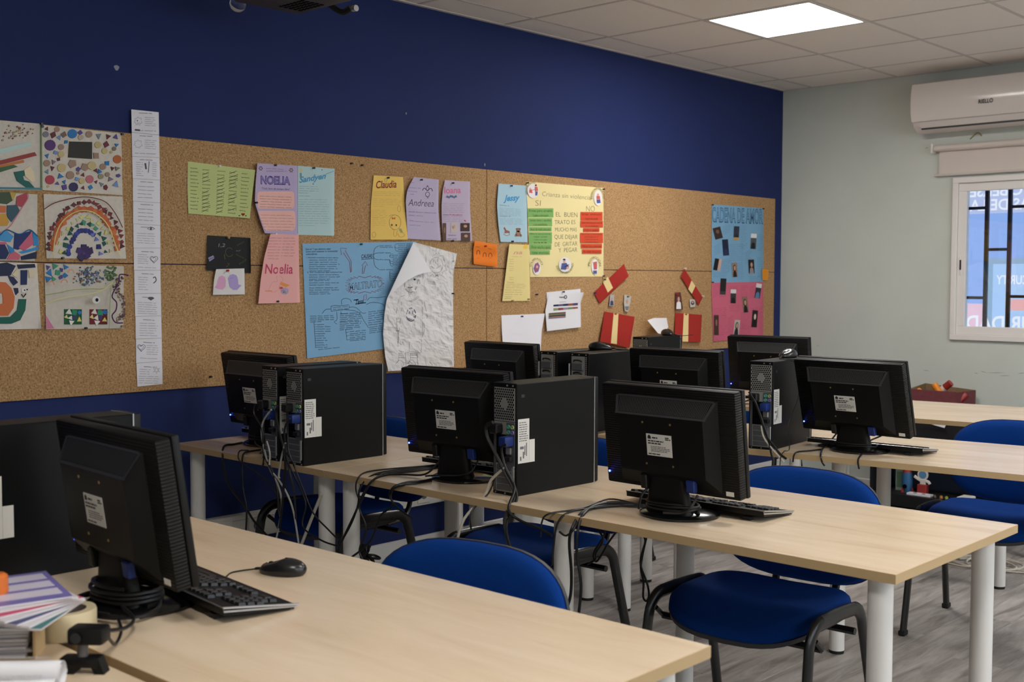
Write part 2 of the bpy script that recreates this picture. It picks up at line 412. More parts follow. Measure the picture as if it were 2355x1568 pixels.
gx = [1.225, 1.385, 1.525, 1.70, 1.86, 2.04, 2.2, 2.38, 2.54, 2.72, 2.88]
gz = {0: (0.30, 0.86), 1: (0.60,), 2: (0.31, 0.86)}
for x in gx[1:]: MB().box(x - 0.011, x + 0.011, -0.011, 0.011, 0.06, 1.03).obj('bar', 'black_metal', gr, smooth=False)
for i in range(len(gx) - 1):
    for z in gz[[0, 1, 2, 1][i % 4] if i else 0]:
        MB().box(gx[i] + (0.011 if i else 0.012), gx[i + 1] - 0.011, -0.009, 0.009, z - 0.009, z + 0.009).obj('bar', 'black_metal', gr, smooth=False)
# banner outside; daylight shining through the print is put in as emission
for nm, c in (('ban_blue', (146, 178, 236)), ('ban_pale', (186, 198, 232)), ('ban_white', (238, 243, 252)), ('ban_pink', (232, 196, 214)), ('ban_red', (236, 178, 178)), ('ban_grey', (150, 178, 205)), ('ban_sky', (176, 208, 245))): flat_emit(nm, lin(c), 1.15)
bn = thing('window_banner', 'pale blue printed banner hanging outside the window with reversed white lettering', 'banner', (0, RY1 + 0.30, 0))
zb1, zb2 = on_back(2300, 490, RY1 + .3).z, on_back(2300, 699, RY1 + .3).z
MB().box(0.9, 3.4, 0, 0.002, zb2, zb1).obj('sheet', 'ban_blue', bn, smooth=False)
MB().box(0.9, 3.4, 0, 0.002, zb1, 2.25).obj('top_band', 'ban_pale', bn, smooth=False)
MB().box(0.9, 3.4, 0, 0.002, 0.85, zb2).obj('bottom_band', 'ban_pink', bn, smooth=False)
def text_mesh(s, size=1.0, shear=0.0, offset=0.0, align='LEFT', space=1.0):
    cu = bpy.data.curves.new('t', 'FONT'); cu.body = s; cu.size = size; cu.shear = shear; cu.offset = offset; cu.align_x = align; cu.space_character = space
    cu.resolution_u = 3
    ob = bpy.data.objects.new('t', cu); COL.objects.link(ob)
    me = ob.to_mesh()
    v = [q.co.copy() for q in me.vertices]; f = [tuple(p.vertices) for p in me.polygons]
    ob.to_mesh_clear(); bpy.data.objects.remove(ob); bpy.data.curves.remove(cu)
    return v, f
BY = RY1 + 0.296
def banner_text(s, pxl, pxr, py, cap, mat='ban_white'):   # mirrored: the print faces the street
    v, f = text_mesh(s, 1.0, offset=0.02); x1 = max(p.x for p in v); a = on_back(pxl, py, BY); b = on_back(pxr, py, BY)
    MB().add([(b.x - p.x / x1 * (b.x - a.x), -0.004, a.z + p.y * cap / 0.69) for p in v], f).obj('lettering', mat, bn, smooth=False)
banner_text('CIBERSE', 2230, 2352, 453, 0.068); banner_text('AS DE LA', 2230, 2368, 485, 0.068)
c1_ = on_back(2271, 594, BY); c2_ = on_back(2284, 607, BY)
MB().prism([(c1_.x, -.003, .85), (c2_.x, -.003, .85), (c2_.x, -.003, c2_.z), (2.6, -.003, c2_.z), (2.6, -.003, c1_.z), (c1_.x, -.003, c1_.z)], (0, .001, 0)).obj('picture_screen_rim', 'ban_grey', bn, smooth=False)
MB().box(c2_.x, 2.6, -0.003, -0.002, .85, c2_.z).obj('picture_screen', 'ban_sky', bn, smooth=False)
banner_text('CURITY', 2291, 2366, 653, 0.055, 'ban_white'); banner_text('GURIDAD', 2222, 2412, 757, 0.09)
c3_ = on_back(2325, 688, BY); MB().box(c3_.x, 2.6, -0.0036, -0.003, c3_.z - .07, c3_.z).obj('picture_stripe', 'ban_red', bn, smooth=False)

# ---- roller blind
bl = thing('roller_blind', 'cream roller blind rolled up above the window', 'blind', (0, RY1, 0))
MB().tube([(1.10, -0.035, 2.235), (3.15, -0.035, 2.235)], 0.021, 16).obj('tube', 'cream_fabric', bl)
for x in (1.083, 3.152): MB().rbox(x, x + 0.014, -0.06, 0, 2.205, 2.265, 0.005, 2).obj('bracket', 'white_plastic', bl)
MB().box(1.125, 3.13, -0.0205, -0.0185, 2.072, 2.232).obj('fabric', 'cream_fabric', bl, smooth=False)
MB().tube([(1.095, -0.02, 2.068), (3.15, -0.02, 2.068)], 0.008, 10).obj('bottom_bar', 'grid_metal', bl)

# ---- air conditioner
ac = thing('air_conditioner', 'white wall mounted air conditioner above the window', 'air conditioner', (0, RY1, 0))
prof = [(0.0, 2.335), (-0.10, 2.325), (-0.165, 2.36), (-0.19, 2.40), (-0.205, 2.44), (-0.208, 2.52), (-0.195, 2.60), (-0.16, 2.632), (0.0, 2.635)]
def ac_shell(x0, x1, pr): 
    q = MB(); n = len(pr); q.v = [(x0, a, b) for a, b in pr] + [(x1, a, b) for a, b in pr]
    q.f = [tuple(range(n)), tuple(range(n, 2 * n))[::-1]] + [(i, i + 1, n + i + 1, n + i) for i in range(n - 1)] + [(n - 1, 0, n, 2 * n - 1)]; return q
ac_shell(1.02, 1.92, prof).obj('body', 'ac_plastic', ac, angle=50)
face = [(-0.190, 2.392), (-0.206, 2.44), (-0.212, 2.50), (-0.206, 2.57), (-0.190, 2.622), (-0.184, 2.618), (-0.197, 2.57), (-0.203, 2.50), (-0.197, 2.44), (-0.183, 2.396)]
q = MB(); n = len(face); xs = [1.015 + 0.91 * i / 12 for i in range(13)]
for x in xs: q.v += [(x, a, b) for a, b in face]
for i in range(12):
    for k in range(n): q.f.append((i * n + k, i * n + (k + 1) % n, (i + 1) * n + (k + 1) % n, (i + 1) * n + k))
q.f += [tuple(range(n)), tuple(range(12 * n, 13 * n))]
q.obj('front_panel', 'ac_plastic', ac, angle=60)
MB().hexa([(1.07, -0.171, 2.352), (1.87, -0.171, 2.352), (1.87, -0.166, 2.352), (1.07, -0.166, 2.352), (1.055, -0.196, 2.386), (1.885, -0.196, 2.386), (1.885, -0.19, 2.388), (1.055, -0.19, 2.388)]).obj('louvre', 'ac_plastic', ac, smooth=False)
MB().box(1.07, 1.87, -0.168, -0.150, 2.343, 2.350).obj('louvre_gap', 'charcoal', ac, smooth=False)
v, f = text_mesh('RIELLO', 0.034, offset=0.0006)
MB().add([(1.437 + p.x * 0.82, -0.2135, 2.462 + p.y) for p in v], f).obj('brand_lettering', 'ink_black', ac, smooth=False)
c0 = on_back(2231, 320, RY1 - 0.004); c1 = on_back(2250, 305, RY1 - 0.01); c2 = on_back(2258, 313, RY1 - 0.006)
tag(MB().tube([c0, (c0 + c1) / 2 + Vector((0, 0, .006)), c1, c2], 0.0035, 6, smooth=4).obj('wire_stub', M('old_wire', (150, 138, 90), 0.6)), 'short yellowed wire stub poking from the wall under the air conditioner', 'wire')
# scuffs on the back wall
wbo = bpy.data.objects['wall_back']; M('scuff', (142, 146, 142), 0.8)
random.seed(8)
for (a, b, l) in ((2290, 857, 22), (2262, 855, 8), (2350, 858, 10), (2130, 852, 9), (2155, 345, 6), (2131, 340, 5), (1881, 795, 3), (2310, 864, 14), (2245, 858, 5), (2060, 868, 8)):
    p = on_back(a, b, RY1); k = l * 0.0028; z1 = random.uniform(-.006, .006)
    MB().prism([(p.x - k, RY1 - 0.0002, p.z + z1), (p.x, RY1 - 0.0002, p.z - .002), (p.x + k, RY1 - 0.0002, p.z - z1), (p.x, RY1 - 0.0002, p.z + .002)], (0, -0.0003, 0)).obj('scuff_mark', 'scuff', wbo, smooth=False)

# ---- projector and glass globe under the ceiling
pj = thing('ceiling_projector', 'dark grey projector hanging from the ceiling in front of the blue wall', 'projector', (0.46, 2.772, 2.428))
MB().rbox(0, 0.34, -0.30, 0, 0, 0.11, 0.012, 2).obj('body', M('projector_body', (70, 64, 62), 0.5), pj)
q = MB(); 
for i in range(7):
    for j in range(5): q.box(0.07 + i * 0.022, 0.083 + i * 0.022, -0.14 + j * 0.022, -0.127 + j * 0.022, -0.002, 0.001)
o = q.obj('vent_holes', 'dark_void', pj, smooth=False); o['kind'] = 'stuff'
MB().cyl((0.17, -0.15, 0.11), 0.02, 0.136, 12).obj('mount_pole', 'black_metal', pj)
MB().tube([(0.17, 0.02, 0.02), (0.21, 0.05, -0.012), (0.25, 0.06, 0.0)], 0.012, 8, smooth=4).obj('cable_plug', 'cable_black', pj)
MB().cyl((0.262, 0.06, -0.006), 0.012, 0.02, 10, 'X').obj('plug_ring', 'silver', pj)
gl = thing('glass_globe', 'small clear glass globe hanging beside the projector', 'glass globe', tuple(on_back(547, 9, 2.62)))
MB().sphere((0, 0, 0), 0.032, n=24, m=16).obj('globe', 'clear_glass', gl)
MB().cyl((0, 0, 0.031), 0.005, RZ - gl.location.z - 0.031, 8).obj('rod', 'silver', gl)
# ================================================================== desks
DZ = 0.76
leg_me = MB().cyl((0, 0, 0.012), 0.0285, DZ - 0.022 - 0.012, 20).mesh('leg'); leg_me.materials.append(MATS['white_metal'])
foot_me = MB().cyl((0, 0, 0), 0.0275, 0.014, 20).mesh('foot'); foot_me.materials.append(MATS['rubber'])
def desk(label, x, y, L, D, rz=0.0, mid=False, inset=0.065, iny=0.065):
    """x, y = corner next to the pinboard on the camera side"""
    t = thing('desk', label, 'desk', (x, y, 0), rz)
    MB().box(0.0012, L - 0.0012, 0.0012, D - 0.0012, DZ - 0.0218, DZ).obj('desk_top', 'desk_wood', t, smooth=False)
    e = MB()
    e.box(0, L, 0, 0.0012, DZ - 0.022, DZ - 0.0004); e.box(0, L, D - 0.0012, D, DZ - 0.022, DZ - 0.0004)
    e.box(0, 0.0012, 0.0012, D - 0.0012, DZ - 0.022, DZ - 0.0004); e.box(L - 0.0012, L, 0.0012, D - 0.0012, DZ - 0.022, DZ - 0.0004)
    e.obj('edge_band', 'edge_band', t, smooth=False)
    for lx in [inset, L - inset] + ([L / 2] if mid else []):
        for ly in (iny, D - iny):
            l = add('leg', leg_me, None, t, (lx, ly, 0)); add('foot', foot_me, None, l)
    return t
desk('long light wood desk with mouse and tilted keyboard at its seam with another desk', 1.07, 0.935, 2.02, 0.745, rad(0.9), True)
desk('light wood desk carrying the magazines and the tape roll', 1.07, 0.165, 2.02, 0.745, rad(0.9), True)
desk('short light wood desk against the pinboard wall carrying the twin computer towers', 0.125, 2.408, 0.948, 0.729)
desk('long light wood desk with two monitors and a computer tower between them', 1.077, 2.408, 2.018, 0.729, 0, True)
desk('short light wood desk by the wall half hidden behind the white legged desks and towers', 0.10, 3.77, 0.95, 0.73, 0, False, 0.065, 0.15)
desk('long light wood desk with the tilted monitor and mouse topped tower at its edge', 1.155, 3.772, 2.0, 0.73, rad(6.4), True, 0.065, 0.12)
desk('light wood desk with the red crate on it near the back wall', 0.22, 5.045, 2.10, 0.83, rad(7.2), True)

# ================================================================== chairs
def sup(n, a, b, p=3.2):
    out = []
    for k in range(n):
        t = 2 * pi * k / n; c, s = cos(t), sin(t)
        out.append((a * abs(c) ** (2 / p) * (1 if c >= 0 else -1), b * abs(s) ** (2 / p) * (1 if s >= 0 else -1)))
    return out
def pad(outline, zf, th_prof, axis='seat'):
    """loft rounded pad: th_prof list of (scale, offset along normal)"""
    q = MB(); n = len(outline)
    for s, h in th_prof:
        for (a, b) in outline: q.v.append(zf(a * s, b * s, h))
    for i in range(len(th_prof) - 1):
        for k in range(n): q.f.append((i * n + k, i * n + (k + 1) % n, (i + 1) * n + (k + 1) % n, (i + 1) * n + k))
    q.f.append(tuple(range(n))[::-1]); q.f.append(tuple(range((len(th_prof) - 1) * n, len(th_prof) * n)))
    return q
def make_chair():
    t = thing('visitor_chair', 'x', 'chair')
    so = sup(40, 0.235, 0.212, 3.4)
    def zs(x, y, h):   # seat: waterfall front (y<0) and slight dish
        z = 0.452 + h + 0.020 * (x / 0.235) ** 2
        f = max(0, (-y - 0.05) / 0.16); z -= 0.030 * f * f
        z += 0.012 * max(0, (y - 0.05) / 0.16)
        return (x, y, z)
    top = [(1.0, -0.012), (1.012, 0.0), (1.0, 0.014), (0.955, 0.026), (0.86, 0.033), (0.6, 0.036), (0.25, 0.036), (0.05, 0.036)]
    pad(so, zs, top).obj('seat', 'blue_fabric', t, angle=80)
    pad(so, zs, [(0.3, -0.040), (0.9, -0.036), (1.0, -0.026), (1.015, -0.012), (0.9, -0.010)]).obj('seat_pan', 'shell_grey', t, angle=60)
    bo = sup(44, 0.262, 0.170, 2.9)
    def zb(x, z, h):   # backrest: curved round the back, leaning
        y = 0.292 + h + 0.10 * z - 0.55 * x * x + 0.25 * z * z
        return (x, y, 0.650 + z)
    pad(bo, zb, [(1.0, 0.012), (1.012, 0.0), (1.0, -0.014), (0.95, -0.026), (0.84, -0.033), (0.55, -0.036), (0.2, -0.036), (0.04, -0.036)]).obj('backrest', 'blue_fabric', t, angle=80)
    pad(bo, zb, [(0.25, 0.026), (0.85, 0.026), (0.975, 0.020), (1.02, 0.006), (1.02, -0.004), (0.95, 0.002)]).obj('back_shell', 'shell_grey', t, angle=60)
    for s in (-1, 1):
        x = s * 0.252
        TU = dict(r=0.0205, n=12, flat=0.6, side=(1, 0, 0))
        bend = [(x, -0.185 + 0.055 * (1 - cos(a)) - 0.012 * (1 - sin(a)) , 0.428 + 0.055 * sin(a)) for a in [k * pi / 12 for k in range(7)]]
        MB().tube([(x + s * 0.012, -0.262, 0.014)] + [tuple(Vector((x + s * 0.012, -0.262, 0.014)).lerp(Vector(bend[0]), t)) for t in (.33, .66)] + bend, **TU).obj('leg', 'chair_metal', t)
        rb = [(x, 0.075 + 0.055 * sin(a) + 0.010 * (1 - cos(a)), 0.425 + 0.052 * cos(a)) for a in [k * pi / 12 for k in range(7)]]
        MB().tube([bend[-1], (x, -0.06, 0.484), (x, 0.02, 0.481), rb[0]], **TU).obj('side_rail', 'chair_metal', t)
        e_ = Vector((x + s * 0.014, 0.245, 0.014))
        MB().tube(rb + [tuple(Vector(rb[-1]).lerp(e_, t)) for t in (.33, .66, 1.0)], **TU).obj('leg', 'chair_metal', t)
        MB().rbox(x + s * 0.012 - 0.014, x + s * 0.012 + 0.014, -0.282, -0.242, 0, 0.022, 0.004, 1).obj('foot', 'rubber', t)
        MB().rbox(x + s * 0.014 - 0.014, x + s * 0.014 + 0.014, 0.225, 0.265, 0, 0.022, 0.004, 1).obj('foot', 'rubber', t)
        MB().tube([(s * 0.10, 0.06, 0.405), (s * 0.10, 0.20, 0.405), (s * 0.10, 0.275, 0.43), (s * 0.10, 0.305, 0.50), (s * 0.10, 0.318, 0.62)], 0.013, 8, 0.6, (0, 1, 0), 4).obj('back_support', 'chair_metal', t)
    for y in (-0.12, 0.095): MB().tube([(-0.252, y, 0.408), (0.252, y, 0.408)], 0.011, 8).obj('crossbar', 'chair_metal', t)
    for s in (-1, 1): MB().tube([(s * 0.252, -0.12, 0.408), (s * 0.252, -0.16, 0.440)], 0.008, 6).obj('bracket', 'chair_metal', t)
    return t
chair = make_chair()
CH = [((2.455, 1.505), 9, 'blue upholstered chair at the desk with the mouse, only its backrest showing'),
      ((2.44, 2.935), 3, 'blue upholstered chair pushed under the free end of the long two monitor desk'),
      ((1.475, 3.02), 1, 'blue upholstered chair tucked in behind the lone tower with its black frame showing'),
      ((0.505, 2.925), 2, 'blue upholstered chair behind the twin towers beside the blue wall'),
      ((2.47, 4.66), 4, 'blue upholstered chair behind the desk with the tilted monitor, floor cables behind it'),
      ((0.50, 4.45), 0, 'blue upholstered chair hidden behind the pair of towers by the wall'),
      ((0.52, 5.99), 7, 'blue upholstered chair at the back desk behind its only monitor')]
for i, ((x, y), a, lab) in enumerate(CH):
    o = chair if i == 0 else copy_tree(chair)
    o['label'] = lab; o.location = (x, y, 0); o.rotation_euler = (0, 0, rad(a))

# ================================================================== monitors
def text_on(mb, s, o, ux, uz, size, offset=0.0, wide=None):
    v, f = text_mesh(s, size, offset=offset); ux = Vector(ux); uz = Vector(uz); o = Vector(o)
    k = 1.0 if wide is None else wide / max(1e-6, max(p.x for p in v))
    mb.add([o + ux * (p.x * k) + uz * p.y for p in v], f); return mb
def scrib_lines(mb, o, ux, uz, w, n, dz, h, seed, eps=None):
    """rows of tiny unreadable print"""
    R = random.Random(seed); o = Vector(o); ux = Vector(ux); uz = Vector(uz)
    for i in range(n):
        x = 0.0
        while x < w * (0.75 + 0.25 * R.random()):
            l = min(w - x, R.uniform(0.004, 0.013))
            if l <= 0.001: break
            a = o + ux * x + uz * (-i * dz); mb.add([a, a + ux * l, a + ux * l + uz * h, a + uz * h], [(0, 1, 2, 3)]); x += l + 0.0016
    return mb
def make_monitor(tilt):
    t = thing('monitor', 'x', 'monitor')
    # oval foot
    MB().lathe([(0.10, 0), (0.111, 0.002), (0.112, 0.007), (0.104, 0.012), (0.06, 0.018), (0.02, 0.020)], 40, (0, 0.012, 0), sy=0.96).obj('base', 'black_gloss', t, angle=50)
    # neck: tapered slab with rounded flanks
    q = MB(); P = [(0.074, -0.046, 0.008, 0.022), (0.068, -0.048, 0.04, 0.020), (0.060, -0.052, 0.085, 0.017), (0.055, -0.054, 0.125, 0.015), (0.053, -0.054, 0.138, 0.012)]
    n = 16
    for hw, yc, z, hd in P:
        for k in range(n):
            a = 2 * pi * k / n; c, s_ = cos(a), sin(a)
            q.v.append((hw * abs(c) ** 0.4 * (1 if c >= 0 else -1), yc + 0.012 + hd * abs(s_) ** 0.6 * (1 if s_ >= 0 else -1), z))
    for i in range(len(P) - 1):
        for k in range(n): q.f.append((i * n + k, i * n + (k + 1) % n, (i + 1) * n + (k + 1) % n, (i + 1) * n + k))
    q.f += [tuple(range(n)), tuple(range((len(P) - 1) * n, len(P) * n))]
    q.obj('neck', 'black_plastic', t, angle=50)
    # panel: all pieces share the tilt about the hinge at z = .12
    piv = (0, -0.008, 0.073); rt = (rad(tilt), 0, 0)
    def part(mb, name, mat, par=None, **k): return mb.obj(name, mat, par or t, piv if par is None else (0, 0, 0), rt if par is None else (0, 0, 0), **k)
    Wd, H = 0.2215, 0.286
    bk = -0.020    # back plane of the rim
    part(MB().rbox(-Wd, Wd, bk, 0.012, 0, H, 0.006, 2), 'housing', 'ribbed_plastic')
    part(MB().rbox(-Wd - 0.001, Wd + 0.001, 0.012, 0.028, -0.001, H + 0.001, 0.004, 2), 'bezel', 'black_plastic')
    part(MB().box(-Wd + 0.016, Wd - 0.016, 0.0275, 0.0288, 0.022, H - 0.016), 'screen', 'screen_glass', smooth=False)
    # raised back: frustum
    b0, b1 = bk + 0.001, bk - 0.034
    A = [(-0.168, b0, 0.012), (0.168, b0, 0.012), (0.168, b0, 0.262), (-0.168, b0, 0.262)]
    B = [(-0.140, b1, 0.056), (0.140, b1, 0.056), (0.140, b1, 0.212), (-0.140, b1, 0.212)]
    part(MB().add(A + B, [(0, 1, 2, 3), (7, 6, 5, 4), (0, 4, 5, 1), (1, 5, 6, 2), (2, 6, 7, 3), (3, 7, 4, 0)]), 'back_cover', 'black_plastic', smooth=False)
    # vent strip on the sloping top of the back cover
    def sl(x, k, e=0.0):   # k 0..1 up the slope
        y = b1 + (b0 - b1) * k; z = 0.212 + 0.050 * k
        return Vector((x, y, z)) + Vector((0, -0.83, 0.56)) * e
    q = MB()
    for (x0, x1, k0, k1) in ((-0.150, 0.150, 0.0, 0.10), (-0.158, 0.158, 0.86, 0.94)):
        q.add([sl(x0, k0, .0008), sl(x1, k0, .0008), sl(x1, k1, .0008), sl(x0, k1, .0008)], [(0, 1, 2, 3)])
    for s in (-1, 1):
        q.add([sl(s * 0.141, 0.10, .0008), sl(s * 0.150, 0.10, .0008), sl(s * 0.166, 0.9, .0008), sl(s * 0.157, 0.9, .0008)], [(0, 1, 2, 3)])
    vf = part(q, 'vent_frame', 'shell_grey', smooth=False)
    q = MB()
    for i in range(56):
        x = -0.139 + 0.278 * i / 55; xt = x * 1.07
        q.add([sl(x - .0012, .12, .0010), sl(x + .0012, .12, .0010), sl(xt + .0012, .84, .0010), sl(xt - .0012, .84, .0010)], [(0, 1, 2, 3)])
    o = part(q, 'vent_slats', M('slat_grey', (60, 60, 60), 0.5), smooth=False); o['kind'] = 'stuff'
    # lower recess with plugs
    part(MB().box(-0.120, 0.120, b1 + 0.001, b1 + 0.004, 0.056, 0.062), 'cover_lip', 'black_plastic', smooth=False)
    part(MB().rbox(0.072, 0.100, b1 + 0.002, b1 + 0.018, 0.012, 0.046, 0.003, 1), 'display_plug', 'vga_blue')
    part(MB().rbox(-0.080, -0.058, b1 + 0.002, b1 + 0.020, 0.006, 0.046, 0.003, 1), 'power_plug', 'cable_black')
    # label
    lb = part(MB().rbox(-0.046, 0.038, b1 - 0.0008, b1, 0.104, 0.164, 0.0003, 1), 'label', 'sticker', smooth=False)
    q = MB(); y = b1 - 0.0011; ux, uz = (1, 0, 0), (0, 0, 1)
    q.add([(-0.041, y, 0.150), (-0.030, y, 0.150), (-0.030, y, 0.157), (-0.0355, y, 0.162), (-0.041, y, 0.157)], [(0, 1, 2, 3, 4)])
    scrib_lines(q, (-0.026, y, 0.152), ux, uz, 0.018, 1, .004, .004, 1); scrib_lines(q, (0.017, y, 0.155), ux, uz, 0.018, 2, .0045, .003, 2)
    scrib_lines(q, (-0.041, y, 0.143), ux, uz, 0.052, 2, .0065, .0036, 3); scrib_lines(q, (-0.032, y, 0.129), ux, uz, 0.062, 4, .0042, .0016, 4)
    scrib_lines(q, (-0.041, y, 0.1075), ux, uz, 0.045, 1, .004, .003, 5)
    q.obj('label_print', 'ink_black', lb, smooth=False)
    for (x, z) in ((-0.056, 0.194), (0.036, 0.194), (-0.050, 0.080), (0.038, 0.080)):
        part(MB().cyl((x, b1 + 0.001, z), 0.0030, -0.0022, 10, 'Y'), 'screw', 'brass')
    part(MB().rbox(0.178, 0.202, bk - 0.0008, bk + 0.001, 0.010, 0.022, 0.0003, 1), 'small_sticker', 'sticker', smooth=False)
    part(MB().sphere((-Wd + 0.010, bk - 0.001, 0.032), 0.0030), 'power_light', 'led_blue')
    return t
monA = make_monitor(8); 
def place(o, x, y, z, rz, lab):
    o.location = (x, y, z); o.rotation_euler = (0, 0, rad(rz)); o['label'] = lab; return o
tilts = {8: monA}
def mon(tilt, x, y, rz, lab, first=False, z=DZ):
    if tilt not in tilts: o = tilts[tilt] = make_monitor(tilt)
    elif first: o = tilts[tilt]
    else: o = copy_tree(tilts[tilt])
    return place(o, x, y, z, rz, lab)
mA = mon(8, 2.108, 1.150, -3.4, 'black monitor seen from behind next to the magazines and the big keyboard', True)
mB3 = mon(7, 2.373, 2.613, -1, 'black monitor at the free end of the long desk, white label on its back', True)
mB2 = mon(7, 1.535, 2.615, 3.5, 'black monitor seen from behind between the twin towers and the lone tower')
mB1 = mon(9, 0.415, 2.650, 0, 'black monitor half hidden behind the twin towers', True)
mC1 = mon(6, 0.545, 3.862, -1, 'black monitor between the wall and the towers with grey metal backs', True)
mC2 = mon(6, 1.400, 4.015, 1, 'black monitor between the grey backed towers and the mouse topped honeycomb tower')
mC3 = mon(16, 2.168, 4.085, -2, 'black monitor tilted far back beside the tower with the mouse on top', True)
mD = mon(8, 1.075, 5.30, 6, 'black monitor on the back desk in front of the corner of the room')

# ================================================================== computer towers
TW, TD, TH = 0.100, 0.375, 0.336
def hexdisc(q, x, y, z, r, rot=0):
    q.add([(x + r * cos(rot + k * pi / 3), y, z + r * sin(rot + k * pi / 3)) for k in range(6)], [tuple(range(6))])
def make_tower(kind):
    t = thing('computer_tower', 'x', 'computer')
    h = TW / 2
    MB().rbox(-h, h, 0, TD - 0.022, 0, TH, 0.0025, 1).obj('case', 'black_metal', t)
    MB().rbox(-h, h, TD - 0.020, TD, 0.002, TH, 0.004, 2).obj('front_bezel', 'black_plastic', t)
    MB().box(-h - 0.0006, h + 0.0006, TD - 0.0215, TD - 0.0185, 0.002, TH + 0.0006).obj('silver_trim', 'silver', t, smooth=False)
    for x in (-h + 0.02, h - 0.02):
        for y in (0.05, TD - 0.06): MB().cyl((x, y, -0.0), 0.008, 0.002, 8).obj('foot_pad', 'rubber', t)
    y = -0.0012
    if kind == 'plain':
        # psu plate with hexagonal holes around a round blank
        MB().box(-0.042, 0.044, y, 0.002, 0.222, 0.322).obj('power_supply_plate', 'steel', t, smooth=False)
        q = MB(); r = 0.0033; row = 0; z = 0.229
        while z < 0.318:
            x = -0.038 + (0.0042 if row % 2 else 0)
            while x < 0.041:
                if (x - 0.001) ** 2 + (z - 0.274) ** 2 > 0.0165 ** 2: hexdisc(q, x, y - 0.0003, z, r, pi / 6)
                x += 0.0084
            z += 0.0073; row += 1
        o = q.obj('vent_holes', 'dark_void', t, smooth=False); o['kind'] = 'stuff'
        MB().box(-0.042, 0.044, y, 0.002, 0.182, 0.220).obj('socket_plate', 'steel', t, smooth=False)
        MB().rbox(-0.038, -0.004, -0.030, 0, 0.184, 0.214, 0.004, 1).obj('power_plug', 'cable_black', t)
        MB().box(0.010, 0.044, y - 0.001, 0.002, 0.085, 0.218).obj('port_plate', 'steel_dark', t, smooth=False)
        for (x, z, m) in ((0.020, 0.206, 'ps2_green'), (0.036, 0.206, 'port_lime'), (0.020, 0.190, 'ps2_green'), (0.036, 0.190, 'ps2_purple')):
            MB().lathe([(0.0062, 0), (0.0062, -0.004), (0.0035, -0.004), (0.0035, -0.001)], 12, (x, y - 0.001, z), 'Y').obj('port', m, t)
        MB().rbox(0.012, 0.042, -0.040, -0.002, 0.150, 0.180, 0.005, 2).obj('display_plug', 'vga_blue', t)
        MB().rbox(0.013, 0.034, -0.010, -0.002, 0.124, 0.146, 0.002, 1).obj('network_port', 'silver', t)
        MB().rbox(0.010, 0.038, -0.016, -0.002, 0.104, 0.118, 0.002, 1).obj('usb_plug', 'cable_black', t)
        q = MB()
        for i in range(4):
            for j in range(10): q.box(-0.032 + i * 0.009, -0.0255 + i * 0.009, y - 0.0003, 0, 0.098 + j * 0.0082, 0.104 + j * 0.0082)
        o = q.obj('vent_slots', 'dark_void', t, smooth=False); o['kind'] = 'stuff'
        MB().box(-0.044, -0.034, y, 0.002, 0.010, 0.18).obj('seam_plate', 'steel_dark', t, smooth=False)
        MB().box(-0.034, 0.036, y, 0.002, 0.010, 0.094).obj('slot_frame', 'steel', t, smooth=False)
        for i in range(4): MB().rbox(-0.030, 0.030, y - 0.0022, 0, 0.014 + i * 0.020, 0.031 + i * 0.020, 0.001, 1).obj('slot_cover', 'steel_dark', t)
        MB().rbox(0.037, 0.044, -0.006, 0, 0.020, 0.090, 0.002, 1).obj('latch', 'silver', t)
        for x in (-0.036, 0.004, 0.040): MB().cyl((x, 0.0, 0.0055), 0.0025, -0.003, 8, 'Y').obj('screw', 'silver', t)
        for x in (0.012, 0.036): MB().cyl((x, 0.0, 0.329), 0.0025, -0.003, 8, 'Y').obj('screw', 'silver', t)
        # stickers on the flank
        s = MB().box(h, h + 0.0005, 0.006, 0.054, 0.098, 0.230).obj('side_label', 'sticker', t, smooth=False)
        q = MB(); x = h + 0.0008
        scrib_lines(q, (x, 0.010, 0.218), (0, 1, 0), (0, 0, 1), 0.038, 9, 0.0068, 0.0026, 11)
        for k, (a, b, c, d) in enumerate(((0.014, 0.030, 0.140, 0.148), (0.040, 0.044, 0.118, 0.158), (0.026, 0.032, 0.112, 0.132), (0.033, 0.037, 0.122, 0.150), (0.014, 0.020, 0.106, 0.118))):
            q.add([(x, a, c), (x, b, c), (x, b, d), (x, a, d)], [(0, 1, 2, 3)])
        q.obj('label_print', 'ink_grey', s, smooth=False)
        MB().box(h, h + 0.0005, 0.0545, 0.078, 0.098, 0.166).obj('side_label', 'sticker', t, smooth=False)
        MB().box(h, h + 0.0004, 0.020, 0.034, 0.294, 0.303).obj('badge', 'charcoal', t, smooth=False)
    else:
        MB().box(-0.040, 0.030, y, 0.002, 0.19, 0.322).obj('drive_cage', 'steel', t, smooth=False)
        MB().rbox(-0.034, 0.024, -0.010, 0, 0.262, 0.292, 0.003, 1).obj('drive_tray', 'steel_dark', t)
        MB().rbox(-0.034, 0.024, -0.010, 0, 0.205, 0.238, 0.003, 1).obj('drive_tray', 'steel_dark', t)
        for z in (0.300, 0.248): MB().tube([(-0.026, -0.004, z), (-0.018, -0.012, z + 0.006), (0.008, -0.012, z + 0.006), (0.016, -0.004, z)], 0.003, 6, smooth=3).obj('pull_tab', 'black_metal', t)
        q = MB()
        for j in range(16): q.box(0.034, 0.040, y - 0.0005, 0, 0.195 + j * 0.008, 0.200 + j * 0.008)
        o = q.obj('vent_slots', 'silver', t, smooth=False); o['kind'] = 'stuff'
        MB().box(-0.040, 0.044, y, 0.002, 0.012, 0.18).obj('port_plate', 'steel_dark', t, smooth=False)
        MB().rbox(-0.049, -0.044, -0.012, 0, 0.228, 0.292, 0.002, 1).obj('latch', 'silver', t)
        for x in (-0.036, 0.0, 0.036): MB().cyl((x, 0.0, 0.329), 0.0025, -0.003, 8, 'Y').obj('screw', 'silver', t)
